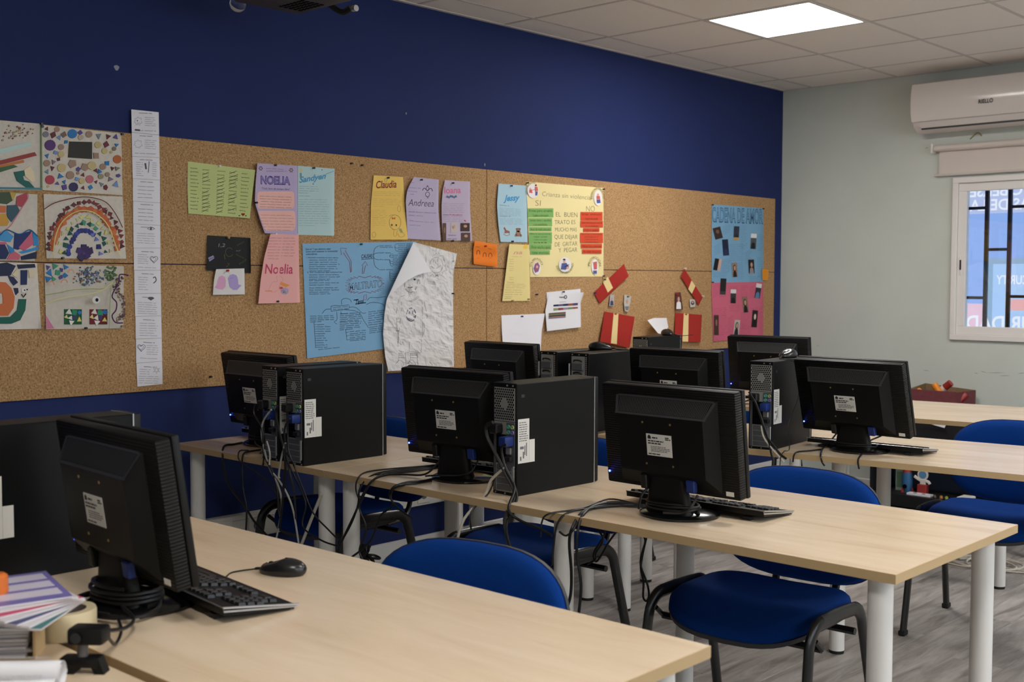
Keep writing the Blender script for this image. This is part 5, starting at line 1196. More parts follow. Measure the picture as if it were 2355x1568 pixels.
P.ink('name', (212, 120, 156), [T('Ioana', Z5(1130, 362), Z5(1345, 358), 14.5, 0, 0.02)]); P.ink('flower_spray', (64, 116, 150), [ell(Z5(1170 + k * 22, 405 + 8 * sin(k * 2)), 2.3, 3.0, 8) for k in range(6)] + [stroke(mp(Z5, [(1140, 410), (1300, 408)]), .8)]); P.ink('flower_dots', (190, 60, 76), [ell(Z5(1188 + k * 55, 408), 1.6, 2, 8) for k in range(2)])
P.ink('handwriting', (140, 124, 150), block(Z5(1115, 490), Z5(1400, 496), 6, 4, 1.4, .5) + block(Z5(1112, 655), Z5(1380, 660), 4, 4, 1.4, .5)); P.ink('red_words', (190, 60, 90), [T('Mi SECRETO', Z5(1195, 645), Z5(1365, 652), 3.2), fill(heart(Z5(1395, 712), 2)), fill(heart(Z5(1407, 722), 1.5))]); P.ink('dark_words', (60, 50, 76), hand(Z5(1115, 636), Z5(1185, 640), 2.6, .8) + hand(Z5(1180, 900), Z5(1280, 905), 2.6, .8) + hand(Z5(1170, 948), Z5(1290, 952), 2.8, .8))
card(P, Z5(1258, 805), 15, 23, 0, (196, 184, 178), [((150, 120, 106), 'hair'), (SK, 'head')]); card(P, Z5(1400, 798), 21, 19, 0, (74, 60, 56), [(SK, 'head')]); card(P, Z5(1408, 925), 21, 20, 0, (90, 72, 66), [(SK, 'head')]); card(P, Z5(1134, 865), 8, 43, 0, (96, 76, 66), [((150, 110, 90), 'head')]); P.pins((1040, 421, 'dark'), (1039.5, 554, 'dark'))
# ---- light blue letter with toys
P = Paper('name_letter', 'light blue letter with sky blue script name, rocking horse and teddy bear', 'paper', [(1146.5, 422), (1143, 470), (1146, 515), (1151, 556)], [(1211, 427), (1213, 557)], (172, 204, 218), lambda u, v: 0.018 * max(0, .45 - u) * (1 - abs(v - .45)) + .003)
P.ink('name', (74, 152, 204), [T('Jessy', Z5(1895, 462), Z5(2105, 452), 13.5, 0.3, 0.03)]); P.ink('handwriting', (124, 146, 166), block(Z5(1842, 555), Z5(2140, 568), 6, 3.0, 1.1, .45) + block(Z5(1845, 690), Z5(2150, 692), 5, 3.1, 1.1, .45)); P.ink('dark_words', (70, 86, 110), hand(Z5(1845, 512), Z5(1965, 525), 2.2, .7) + hand(Z5(1845, 655), Z5(1985, 660), 2.2, .7))
P.ink('teddy', (160, 126, 110), [ell(Z5(2085, 835), 5.0, 5.2), ell(Z5(2062, 820), 1.8, 1.8), ell(Z5(2108, 820), 1.8, 1.8), ell(Z5(2085, 880), 6, 6.8), ell(Z5(2055, 905), 3, 3), ell(Z5(2118, 905), 3, 3)]); P.ink('rocking_horse', (156, 96, 86), [fill(mp(Z5, [(1895, 810), (1910, 795), (1932, 835), (1975, 850), (1972, 890), (1960, 872), (1915, 875), (1908, 890), (1912, 840)])), stroke(mp(Z5, [(1895, 885), (1935, 908), (1980, 890)]), 1.0, smooth=4)]); P.ink('bear_face', (60, 44, 40), [ell(Z5(2078, 832), .6, .6, 6), ell(Z5(2092, 832), .6, .6, 6), ell(Z5(2085, 845), .9, .7, 6)]); P.pins((1174.5, 427.5, 'blue'), (1177, 555, 'blue'))
# ---- orange note
P = Paper('orange_note', 'torn orange note with three arch shaped pen marks', 'paper', [(1092, 553), (1088.5, 575), (1089.5, 607)], [(1143, 562), (1144, 614)], (236, 128, 44), lambda u, v: 0.006 + 0.010 * abs(u - .5) + .004 * sin(9 * v))
P.ink('pen_marks', (110, 52, 26), [stroke(mp(Z5, [(x - 20, 1150 + d), (x - 18, 1112 + d), (x, 1098 + d), (x + 18, 1112 + d), (x + 20, 1150 + d)]), 1.3, smooth=3) for x, d in ((1570, 0), (1652, 30), (1725, 34))] + [stroke(mp(Z5, [(1535, 1050), (1590, 1056)]), .7), stroke(mp(Z5, [(1695, 1070), (1745, 1085)]), .7)]); P.ink('darker_arch', (190, 92, 30), [stroke(mp(Z5, [(x - 22, 1205), (x, 1190), (x + 18, 1205)]), .7) for x in (1570, 1725)]); P.pins((1115, 566, 'red'))  # thin arches in darker orange, low on the note
# ---- pale yellow letter
P = Paper('name_letter', 'pale yellow letter curling at its left edge below the toy letter', 'paper', [(1171.5, 561), (1164, 620), (1155, 692)], [(1216.5, 563), (1219.5, 692)], (232, 214, 148), lambda u, v: 0.045 * max(0, .3 - u) * (1 - .6 * v) + .004)
P.ink('name', (214, 164, 142), [T('na', Z6(240, 972), Z6(340, 970), 8.5, .25, .02)]); P.ink('sun', (236, 196, 84), [fill([(Z6(372, 892)[0] + (7 if k % 2 else 4) * cos(k * .45), Z6(372, 892)[1] + (7 if k % 2 else 4) * sin(k * .45)) for k in range(14)])])
P.ink('handwriting', (156, 142, 100), hand(Z6(225, 998), Z6(330, 998), 1.5, .5) + [T('Si puedo,', Z6(172, 1285), Z6(250, 1285), 2.8, .2)] + block(Z6(160, 1300), Z6(385, 1300), 3, 4, 1.4, .5) + block(Z6(145, 1362), Z6(355, 1365), 4, 5, 1.4, .5, .5) + hand(Z6(145, 1455), Z6(215, 1452), 2.4, .7) + [k for y in (1028, 1052, 1076, 1105, 1130, 1150, 1225, 1248) for k in hand(Z6(195, y), Z6(243, y), 1.4, .5)])
P.pins((1177, 691.5, 'gold'), (1214, 688, 'gold'))
# ---- Crianza poster
P = Paper('yellow_poster', 'large pale yellow poster with green labels on one side and red ones on the other', 'poster', [(1210.5, 417.5), (1219, 637)], [(1388, 432), (1388, 636)], (238, 222, 164), lambda u, v: .0015)
P.ink('title', (132, 122, 92), [T('Crianza sin violencia', Z6(556, 335), Z6(1085, 378), 10.5, 0.12, -0.012), T('SI', Z6(480, 442), Z6(540, 444), 13, 0.05, -0.016), T('NO', Z6(1037, 506), Z6(1130, 506), 13, 0, -0.016)])
P.ink('centre_text', (96, 92, 76), [T(s, Z6(a, b), Z6(c, d), h, 0, -0.014) for s, a, b, c, d, h in (('EL  BUEN', 705, 560, 940, 567, 10.5), ('TRATO ES', 692, 645, 918, 643, 9.5), ('MUCHO MÁS', 697, 722, 933, 724, 9), ('QUE DEJAR', 690, 804, 942, 804, 9.5), ('DE  GRITAR', 695, 888, 940, 876, 9.5), ('Y  PEGAR', 735, 952, 938, 945, 10))])
for (x0, y0, x1, y1, ls) in ((397, 470, 678, 570, ('Firme pero amable', 'Tus palabras a mi lado no exigirme')), (405, 577, 664, 667, ('Límites claros y sencillos', 'a sus posibilidades')), (412, 675, 658, 722, ('Amor de modo adecuado',)), (410, 732, 662, 858, ('Niño, lo que ya somos,', 'mejor ¡suma!', 'La familia no somos iguales,', 'está', )), (417, 862, 656, 922, ('Ofrecer escucha y apoyo',)), (427, 928, 640, 977, ('Validar emociones',))):
    lab = P.ink('green_label', (132, 180, 104), [rrect(*Z6(x0, y0), *Z6(x1, y1), 0.8)]); n = len(ls); hh = (y1 - y0) / 4.75 / n
    o = P.ink('label_writing', (36, 56, 32), [T(s, Z6(x0 + 14 + (40 if k else 0), y0 + (y1 - y0) * (k + .78) / n), Z6(x1 - 14 - (40 if k else 0), y0 + (y1 - y0) * (k + .80) / n), hh * .52) for k, s in enumerate(ls)], 0.0006); o.parent = lab; o.matrix_parent_inverse = Matrix.Identity(4)
for (x0, y0, x1, y1, ls) in ((975, 510, 1216, 604, ('Gritar, amenazar', 'Tus gritos en mi cuerpo. ¡Tengo miedo!')), (973, 608, 1220, 680, ('Límites incoherentes, por encima de', 'sus posibilidades')), (1003, 686, 1182, 728, ('Doble vs. apegado',)), (970, 738, 1221, 850, ('Niño lo que no somos iguales', 'mejor!', 'La familia no es así que usar', 'lo que debes hacer es')), (980, 858, 1210, 908, ('Maltrato físico y emocional',)), (993, 918, 1205, 966, ('No validar emociones',))):
    lab = P.ink('red_label', (214, 82, 52), [rrect(*Z6(x0, y0), *Z6(x1, y1), 0.8)]); n = len(ls); hh = (y1 - y0) / 4.75 / n
    o = P.ink('label_writing', (84, 24, 18), [T(s, Z6(x0 + 12 + (40 if k else 0), y0 + (y1 - y0) * (k + .76) / n), Z6(x1 - 12 - (40 if k else 0), y0 + (y1 - y0) * (k + .80) / n), hh * .50) for k, s in enumerate(ls)], 0.0006); o.parent = lab; o.matrix_parent_inverse = Matrix.Identity(4)
for it_ in [ell(Z6(457, 278), 13, 17), ell(Z6(1166, 355), 9.5, 18), ell(Z6(497, 1125), 9.5, 15), ell(Z6(805, 1085), 14.5, 17.5), ell(Z6(1132, 1110), 8, 17.5)]: P.ink('vignette_ground', (238, 232, 232), [it_])
for it_ in [fill(mp(Z6, [(475, 235), (505, 235), (512, 280), (475, 285)])), fill(mp(Z6, [(415, 265), (440, 260), (452, 305), (412, 300)])), fill(mp(Z6, [(1148, 335), (1185, 335), (1190, 370), (1150, 372)])), fill(mp(Z6, [(1112, 1060), (1155, 1050), (1155, 1135), (1120, 1140)]))]: P.ink('vignette_red', (206, 104, 100), [it_])
for it_ in [fill(mp(Z6, [(482, 285), (508, 285), (502, 330), (480, 330)])), fill(mp(Z6, [(1148, 375), (1190, 372), (1195, 412), (1155, 415)])), fill(mp(Z6, [(770, 1070), (820, 1065), (850, 1110), (810, 1142), (758, 1138)])), fill(mp(Z6, [(1112, 1150), (1155, 1150), (1152, 1185), (1116, 1185)]))]: P.ink('vignette_blue', (88, 96, 150), [it_])
P.ink('vignette_purple', (150, 100, 130), [fill(mp(Z6, [(478, 1075), (510, 1060), (530, 1100), (515, 1160), (480, 1175), (460, 1130)]))])
for it_ in [ell(Z6(490, 225), 2.2, 2.6), ell(Z6(425, 255), 2.0, 2.2), ell(Z6(1166, 322), 2.6, 3), ell(Z6(797, 1048), 3, 3.6), ell(Z6(500, 1110), 2.4, 3.4), ell(Z6(835, 1120), 3, 3)]: P.ink('vignette_skin', (224, 176, 150), [it_])
P.ink('vignette_dark', (60, 50, 66), [ell(Z6(487, 217), 2.2, 1.8), ell(Z6(797, 1030), 3.2, 2.0), stroke(mp(Z6, [(800, 1110), (850, 1085)]), 1.6), stroke(mp(Z6, [(445, 275), (475, 262)]), .8)])
P.ink('curved_words', (92, 90, 60), [TC('CUIDADO', Z6(495, 1125), 12, 170, 20, 4.2, ry=20), TC('PROTECCIÓN', Z6(1130, 1110), 11, 175, 5, 4.4, ry=20), TC('DISPONIBILIDAD', Z6(802, 1085), 20, 190, 370, 4.4, ry=21), TC('RESPONSABILIDAD', Z6(1164, 350), 12, 190, -10, 4.0, ry=19), TC('SENSIBILIDAD', Z6(457, 280), 14, 205, 70, 3.8, ry=17)])
P.pins((1212, 420.5, 'dark'), (1386.5, 435, 'dark'), (1387, 634.5, 'dark'))
# ---- blank sheet + chart sheets
P = Paper('blank_sheet', 'nearly blank white sheet curling off the cork behind a monitor', 'paper', [(1153, 725), (1154, 760), (1158, 812)], [(1253, 721), (1246, 760), (1243, 812)], (232, 230, 236), lambda u, v: 0.022 * max(0, u - .5) + 0.016 * v); P.pins((1199, 727.5, 'blue')); P.ink('faint_pencil', (216, 214, 220), hand(Z7(200, 770), Z7(270, 780), 4, .5) + hand(Z7(180, 880), Z7(290, 895), 5, .5))
P = Paper('printed_sheet', 'white back sheet sticking out behind the colour chart', 'paper', [(1257, 672), (1258, 752)], [(1335, 664), (1336, 748)], (228, 226, 232), lambda u, v: .003)
P = Paper('colour_chart', 'white sheet with rows of printed colour swatches, upper corner curling forward', 'paper', [(1262, 676), (1254, 715), (1258, 761.5)], [(1343, 672), (1334, 700), (1336, 752)], (230, 228, 232), lambda u, v: 0.006 + 0.030 * max(0, u - .3) * max(0, .45 - v) * 2 + 0.01 * v)
q = [(30, 32, 52), (92, 84, 118), (34, 46, 84), (168, 92, 66), (84, 80, 116)]; q2 = [(140, 150, 110), (140, 60, 66), (150, 140, 150), (120, 140, 96), (160, 84, 60)]
for i in range(5): P.ink('swatch', q[i], [fill(mp(Z7, [(625 + i * 53, 568 - i * 4), (678 + i * 53, 564 - i * 4), (678 + i * 53, 584 - i * 3), (625 + i * 53, 588 - i * 3)]))]); P.ink('swatch', q2[i], [fill(mp(Z7, [(625 + i * 53, 606 - i * 3), (678 + i * 53, 604 - i * 3), (678 + i * 53, 628 - i * 5), (625 + i * 53, 634 - i * 5)]))])
for i, c in enumerate(((110, 60, 56), (120, 110, 90), (96, 120, 80), (40, 40, 60), (170, 110, 90), (110, 110, 140))): P.ink('stripe', c, [fill(mp(Z7, [(575, 660 + i * 10), (758, 645 + i * 10), (758, 655 + i * 10), (575, 670 + i * 10)]))])
P.ink('logo_lettering', (70, 64, 84), [T('Openn', Z7(688, 494), Z7(748, 490), 3.2, 0, .03), ering(Z7(757, 484), 2.6, 3.6, 1.5)] + hand(Z7(690, 540), Z7(765, 535), 1.2, .5)); P.pins((1294.5, 671, 'dark'))
tag(pin(1233, 677, 'blue'), 'blue push pin holding a torn white scrap next to the yellow letter', 'pin')
# ---- red folded cards (ribbon shapes)
M('red_card', (164, 46, 38), 0.6, spec=0.3)
def ribbon(lab, quad, band, lift, pp):
    P = Paper('ribbon_card', lab, 'card', [quad[0], quad[3]], [quad[1], quad[2]], (164, 46, 38), lift); P.ink('cream_band', (232, 208, 148), [fill(band)]); P.pins(*pp); return P
ribbon('dark red card strip tilted upward with a cream band, pinned beside the yellow poster', [(1366, 672), (1435, 607), (1446, 635), (1379, 698)], mp(Z7, [(1160, 320), (1215, 265), (1270, 385), (1215, 437)]), lambda u, v: 0.006 + 0.03 * max(0, u - .5) * v, [(1367, 673, 'blue'), (1389.5, 643, 'green')])
ribbon('narrow dark red card strip sloping down with a cream band', [(1574, 618), (1616, 683), (1607, 702), (1566, 636)], mp(Z7, [(2122, 305), (2163, 365), (2125, 450), (2085, 400)]), lambda u, v: 0.01, [(1574.5, 617, 'white'), (1615.5, 681, 'white')])
ribbon('square dark red card with a cream stripe, leaning behind the back tower', [(1390.5, 716), (1459.5, 728.5), (1448, 800), (1380, 785)], mp(Z7, [(1278, 658), (1330, 667), (1312, 995), (1248, 985)]), lambda u, v: 0.004 + 0.02 * v, [(1414, 722, 'red')])
ribbon('square dark red card with a cream stripe beside the tall photo posters', [(1553, 719), (1614.5, 724), (1611, 787), (1551, 785)], mp(Z7, [(2038, 663), (2090, 667), (2085, 970), (2022, 968)]), lambda u, v: 0.004 + 0.015 * v, [(1576, 723, 'red')])
# ---- loose photos
for lab, L, R, base, figs, pn in (('small photo of two people under the tilted red strip', [Z7(1240, 460), Z7(1230, 580)], [Z7(1285, 460), Z7(1278, 582)], (176, 172, 178), [((60, 70, 100), 'body'), (SK, 'head')], None),
        ('torn photo with pale top hanging by a green pin', [Z7(1395, 458), Z7(1388, 560), Z7(1400, 635)], [Z7(1468, 478), Z7(1455, 560), Z7(1435, 645)], (190, 186, 180), [((120, 118, 116), 'foot'), (SK, 'head')], (1442.5, 682, 'green')),
        ('small photo of a person in white on a dark red ground', [Z7(1945, 435), Z7(1950, 630)], [Z7(2005, 433), Z7(2030, 618)], (92, 48, 44), [((226, 224, 226), 'body'), (SK, 'head')], (1555.5, 676, 'red')),
        ('small cut out photo of a dark haired person', [Z7(2100, 510), Z7(2108, 598)], [Z7(2165, 510), Z7(2160, 590)], (190, 186, 182), [((60, 50, 50), 'hair'), (SK, 'head')], None)):
    P = Paper('loose_photo', lab, 'photo', L, R, base, lambda u, v: 0.006 + 0.006 * v, 3, 4, rough=0.35)
    a, b = P.px(0, .5), P.px(1, .5); c0_, c1_ = P.px(.5, 0), P.px(.5, 1)
    w_, h_ = (b[0] - a[0]) * .9, (c1_[1] - c0_[1]) * .9; cc = P.px(.5, .5)
    for col, kind in figs:
        R_ = lambda x, y: (cc[0] + x, cc[1] + y)
        it = {'head': [ell(R_(0, -.12 * h_), .2 * w_, .16 * h_, 12)], 'hair': [ell(R_(0, -.05 * h_), .36 * w_, .3 * h_, 12)], 'body': [fill([R_(-.42 * w_, h_ / 2), R_(-.35 * w_, .1 * h_), R_(0, -.02 * h_), R_(.35 * w_, .1 * h_), R_(.42 * w_, h_ / 2)])], 'foot': [fill([R_(-.4 * w_, .2 * h_), R_(.4 * w_, .2 * h_), R_(.2 * w_, .48 * h_), R_(-.2 * w_, .48 * h_)])]}[kind]
        P.ink('photo_print', col, it)
    if pn: P.pins(pn)
# ---- curled white paper
cp = thing('curled_paper', 'white sheet curling away from the cork above the back tower', 'paper', on_wall(1512, 760, CT + .002))
q = MB(); n = 14
for j in range(2):
    for i in range(n + 1):
        t = i / n; a = -0.2 + 1.75 * t
        r = 0.055; yy = 5.86 - 0.0 + 0.115 * (1 - t) ; x = CT + 0.004 + r * (1 - cos(a * 1.3)); 
        top = on_wall(1533 - 44 * t ** .8, 731 + 14 * max(0, t - .55) ** 1.2, CT + 0.004 + 0.085 * t ** 1.5)
        bot = on_wall(1537 - 24 * t, 752 + 24 * (1 - (1 - t) ** 2) - 10 * t, CT + 0.004 + 0.085 * t ** 1.5)
        q.v.append((top if j == 0 else bot) - cp.location)
for i in range(n): q.f.append((i, i + 1, n + 2 + i, n + 1 + i))
q.obj('sheet', 'paper_white', cp)
# ---- tall photo posters
P = Paper('blue_poster', 'tall light blue poster headed with big block letters and seven photos', 'poster', [(1637, 469.5), (1637, 650)], [(1755.5, 479), (1755.5, 648)], (124, 170, 202), lambda u, v: .002)
P.ink('title', (36, 62, 96), [T('CADENA DE AMOR', Z8(382, 272), Z8(842, 290), 32, 0, 0.03)]); P.ink('title_fill', (112, 158, 192), [T('CADENA DE AMOR', Z8(384, 269), Z8(840, 287), 31, 0, 0.0)])
P.ink('handwriting', (92, 124, 160), [k for (x0, y0, x1, y1, n) in ((480, 320, 550, 300, 5), (635, 310, 700, 315, 14), (790, 390, 840, 392, 10), (400, 500, 460, 470, 6), (540, 480, 680, 478, 10), (680, 560, 740, 520, 7), (790, 600, 840, 600, 12), (470, 620, 555, 610, 8), (610, 650, 670, 640, 10), (390, 735, 520, 740, 3), (720, 770, 830, 765, 4)) for k in block(Z8(x0, y0), Z8(x1, y1), n, 4.0, 1.5, .5)])
for (x, y, w_, h_, a, base, figs) in ((434, 376, 18, 27, -.25, (58, 46, 40), [((120, 88, 70), 'head')]), (602, 377, 12.5, 32, .05, (52, 58, 72), [((36, 40, 54), 'body'), ((190, 150, 90), 'foot')]), (756, 450, 13, 35, .06, (84, 88, 92), [((226, 226, 228), 'top'), ((30, 30, 36), 'body')]), (505, 505, 13.5, 37, -.08, (34, 40, 66), [((44, 52, 90), 'body')]), (432, 660, 16, 27, .18, (30, 28, 30), [((206, 168, 150), 'side')]), (587, 707, 12, 33, -.05, (150, 128, 112), [((44, 34, 34), 'hair'), (SK, 'head'), ((40, 34, 36), 'body')]), (738, 677, 13, 32, -.05, (38, 34, 36), [(SK, 'head'), ((150, 140, 140), 'body')])):
    card(P, Z8(x, y), w_, h_, a, base, figs)
P.pins((1637.5, 471, 'dark'), (1754, 480, 'dark'), (1637.5, 649, 'dark'))
P = Paper('pink_poster', 'tall pink poster with seven photos hanging under the light blue one', 'poster', [(1636, 650), (1638, 715), (1641, 785.5)], [(1755.5, 648.5), (1755.5, 775)], (208, 104, 128), lambda u, v: .0025 + .012 * max(0, .12 - u) * v)
P.ink('handwriting', (168, 74, 104), [k for (x0, y0, x1, y1, n) in ((390, 860, 450, 830, 7), (450, 920, 510, 910, 3), (540, 860, 620, 862, 3), (640, 850, 710, 852, 8), (720, 870, 770, 850, 7), (540, 1030, 640, 1030, 4), (385, 1060, 520, 1050, 5), (440, 1120, 520, 1115, 12), (520, 1150, 570, 1120, 12), (640, 1100, 730, 1090, 10), (740, 1060, 840, 1040, 4), (640, 1190, 740, 1230, 8), (800, 1100, 840, 1090, 14), (385, 1310, 500, 1290, 4)) for k in block(Z8(x0, y0), Z8(x1, y1), n, 4.0, 1.5, .5)])
for (x, y, w_, h_, a, base, figs) in ((482, 857, 13.5, 37, .06, (36, 36, 38), [((64, 66, 66), 'foot')]), (574, 946, 12.5, 32, .03, (60, 60, 64), [((220, 216, 218), 'top'), ((34, 34, 38), 'body')]), (798, 897, 12.5, 34, .15, (54, 54, 62), [((226, 220, 220), 'top'), ((96, 130, 170), 'body')]), (682, 1020, 12.5, 36, -.1, (140, 112, 96), [((40, 30, 30), 'hair'), (SK, 'head'), ((34, 30, 32), 'body')]), (767, 1148, 12.5, 39, .08, (40, 38, 38), [((224, 196, 180), 'head'), ((36, 30, 32), 'body')]), (421, 1205, 11, 46, 0, (70, 52, 46), [((150, 104, 84), 'head')]), (605, 1225, 12.5, 34, .1, (190, 180, 176), [((44, 36, 36), 'hair'), (SK, 'head'), ((40, 36, 40), 'body')])):
    card(P, Z8(x, y), w_, h_, a, base, figs)
P = Paper('sticky_note', 'small orange sticky note at the edge of the pinboard', 'note', [(1752.5, 618.5), (1753.5, 644)], [(1768, 620), (1766, 644)], (228, 150, 50), lambda u, v: .008 + .008 * u, 3, 3); P.ink('handwriting', (160, 96, 30), block((1755, 623), (1765, 624), 5, 4, 1.5, .5))
# ================================================================== cords (parts of the device they plug into)
def inv_of(o): return (Matrix.Translation(o.location) @ Matrix.Rotation(o.rotation_euler.z, 4, 'Z')).inverted()
CORDS = {}
def cord(o, pts, r=0.0032, mat='cable_black', name='power_cord', s=5, under=False):
    """a cord is a thing of its own: it hangs from the device but can be unplugged"""
    P = [Vector(p) for p in pts]; c = P[0].copy()
    ob = MB().tube([p - c for p in P], r, 7, smooth=s).obj(name, mat, None, c)
    col = {'cable_black': 'black', 'cable_grey': 'grey', 'cable_white': 'off white'}[mat]
    return tag(ob, col + ' ' + ('cord looping under the desk top ' if under else 'cord trailing over the desk edge ' if 'monitor' in o.name else 'cord hanging down the back ') + CORDS[o.name], 'cord', col + ' cords ' + CORDS[o.name] + (' loops' if under else ''))
for o_, n_ in ((mB1, 'of the wall side monitor by the twin towers'), (tL, 'of the inner twin tower'), (tR, 'of the stickered twin tower'), (mB2, "from the monitor between twin and lone towers"), (mB3, "from the monitor at the desk's free end"), (tB, 'of the lone tower'), (tC3, 'of the mouse topped honeycomb tower'), (mC3, 'from the tilted monitor'), (tCl, "of the drive cage tower by the wall monitor"), (tCr, "of the drive cage tower with the mouse"), (mD, 'from the back desk monitor')): CORDS[o_.name] = n_
def drape(z, pts, edge, y, lvl=DZ + 0.004):
    """survey points: on the desk top until the edge, then hanging in the plane Y = y"""
    out = []
    for p in pts:
        a = z(*p); q = on_level(a[0], a[1], lvl)
        out.append(q if q.y > edge else on_back(a[0], a[1], y))
    return out
def hang(z, pts, y, dy=0.0):
    n = len(pts); return [on_back(*z(*p), y + dy * i / max(1, n - 1)) for i, p in enumerate(pts)]
C3 = zz(400, 780, 2.904); C4 = zz(880, 760, 2.8); C8 = zz(880, 1100, 3.271); CB = zz(1640, 860, 7.129); C6 = zz(1640, 740, 3.294)
E = 2.405; Y = 2.393
cord(mB1, drape(C3, [(455, 690), (400, 702), (335, 715), (325, 790), (345, 920), (395, 1015), (470, 1110), (540, 1220), (640, 1330)], E, Y), 0.0042)
cord(mB1, drape(C3, [(580, 738), (500, 750), (462, 770), (455, 850), (462, 1000), (485, 1130), (480, 1300)], E, Y - .004), 0.0036)
cord(mB1, drape(C3, [(500, 742), (440, 745), (430, 790), (460, 830), (560, 900), (650, 975), (700, 1080), (720, 1200)], E, Y - .01), 0.0026)
cord(mB1, [Vector((0.37, 2.64, DZ + .10)), Vector((0.40, 2.60, DZ + .05)), Vector((0.46, 2.56, DZ + .015)), Vector((0.55, 2.54, DZ + .006)), Vector((0.62, 2.47, DZ + .005))], 0.003)
yr = 2.365
for z_, r, m in (([(540, 430), (535, 500), (590, 600), (600, 760), (660, 890), (690, 1000), (700, 1150), (715, 1200)], .0042, 'cable_black'), ([(650, 470), (600, 540), (585, 620), (600, 720), (640, 860), (700, 940), (760, 1040), (800, 1160), (835, 1375)], .0034, 'cable_grey'), ([(610, 640), (600, 800), (590, 850), (600, 830)], .0026, 'cable_black'), ([(620, 680), (640, 760), (640, 860), (690, 960), (720, 1090), (700, 1250), (680, 1340)], .0034, 'cable_grey')):
    cord(tL, hang(C3, z_, yr), r, m)
for z_, r, m in (([(700, 440), (680, 500), (710, 640), (735, 740), (745, 860), (735, 960), (725, 1100), (705, 1260)], .0044, 'cable_black'), ([(775, 530), (740, 600), (745, 720), (770, 880), (800, 1000), (810, 1120), (815, 1200)], .0036, 'cable_black'), ([(760, 640), (770, 760), (820, 890), (860, 990), (930, 1160), (1030, 1270), (1100, 1340)], .0028, 'cable_black'), ([(745, 690), (720, 780), (700, 900), (705, 930)], .0036, 'cable_grey'), ([(740, 740), (800, 830), (810, 870)], .0024, 'cable_black'), ([(730, 760), (850, 1010), (880, 1110), (860, 1250), (980, 1340), (1090, 1380)], .003, 'cable_black')):
    cord(tR, hang(C3, z_, yr - .005), r, m)
cord(tR, hang(C3, [(985, 1035), (930, 1170), (850, 1375)], 2.44), .0055, 'cable_white')
for z_, r in (([(1770, 838), (1640, 850), (1480, 862), (1290, 885), (1228, 930), (1215, 1000), (1232, 1060)], .0026), ([(1770, 850), (1640, 868), (1520, 880), (1400, 900), (1310, 960), (1250, 1060), (1215, 1150), (1130, 1330), (1100, 1410)], .0038), ([(1740, 930), (1640, 950), (1560, 955), (1470, 985), (1440, 1040), (1462, 1110), (1380, 1180), (1310, 1350), (1180, 1460)], .0036), ([(1770, 845), (1640, 860), (1500, 870), (1330, 905), (1245, 990), (1230, 1100), (1190, 1220), (1120, 1350)], .003), ([(1760, 858), (1620, 878), (1420, 905), (1320, 950), (1260, 1060), (1240, 1130), (1285, 1260), (1240, 1400), (1260, 1470)], .0036), ([(1720, 945), (1600, 965), (1480, 990), (1450, 1060), (1500, 1130), (1600, 1200)], .003)):
    cord(mB2, drape(C3, z_, E, Y), r)
cord(mB2, [Vector((1.475, 2.60, DZ + .09)), Vector((1.46, 2.575, DZ + .05)), Vector((1.43, 2.545, DZ + .012)), Vector((1.35, 2.52, DZ + .005)), Vector((1.28, 2.46, DZ + .005))], .0034)
cord(mB2, [Vector((1.62, 2.60, DZ + .075)), Vector((1.62, 2.57, DZ + .04)), Vector((1.58, 2.55, DZ + .025)), Vector((1.52, 2.52, DZ + .022)), Vector((1.45, 2.53, DZ + .01))], .003)
for z_, r in (([(2010, 215), (1900, 190), (1700, 155), (1500, 225), (1255, 265), (1197, 330), (1190, 440)], .0026), ([(2010, 215), (1900, 200), (1600, 222), (1400, 255), (1315, 340), (1287, 500), (1275, 650)], .003), ([(2010, 215), (1880, 192), (1690, 182), (1510, 250), (1432, 360), (1405, 480), (1420, 700), (1415, 870), (1380, 1000)], .0044), ([(2010, 215), (1890, 200), (1640, 188), (1510, 270), (1467, 400), (1460, 560), (1492, 800), (1475, 1020)], .004), ([(2010, 215), (1900, 212), (1660, 205), (1500, 260), (1440, 380), (1380, 430), (1330, 400)], .003)):
    cord(mB3, drape(C8, z_, E, Y), r)
def coil(o, c, rx, ry, n, z0, dz, r=.0036, seed=1):
    R = random.Random(seed); pts = []
    for k in range(n * 10):
        t = 2 * pi * k / 10; pts.append((c[0] + rx * cos(t) * R.uniform(.92, 1.08), c[1] + ry * sin(t) * R.uniform(.92, 1.08), z0 + dz * k / (n * 10) + R.uniform(0, .003)))
    return MB().tube(pts, r, 6, smooth=3).obj('cord_coil', 'cable_black', o)
coil(mB3, (0, -.02), .078, .052, 3, .020, .022, seed=2); coil(mC3, (0, -.02), .080, .055, 2, .020, .014, .0028, 3)
coil(mA, (0, -.02), .085, .060, 4, .016, .036, .0042, 4); coil(mA, (.01, -.05), .105, .075, 2, .006, .012, .004, 5); coil(mB1, (0.02, -.03), .08, .05, 2, .02, .02, .003, 6)
cord(mB3, [Vector((2.31, 2.575, DZ + .08)), Vector((2.30, 2.55, DZ + .055)), Vector((2.305, 2.53, DZ + .02))], .0036); cord(mB3, [Vector((2.475, 2.56, DZ + .075)), Vector((2.47, 2.535, DZ + .045)), Vector((2.44, 2.53, DZ + .028)), Vector((2.40, 2.51, DZ + .026))], .0036)
yt = 2.455
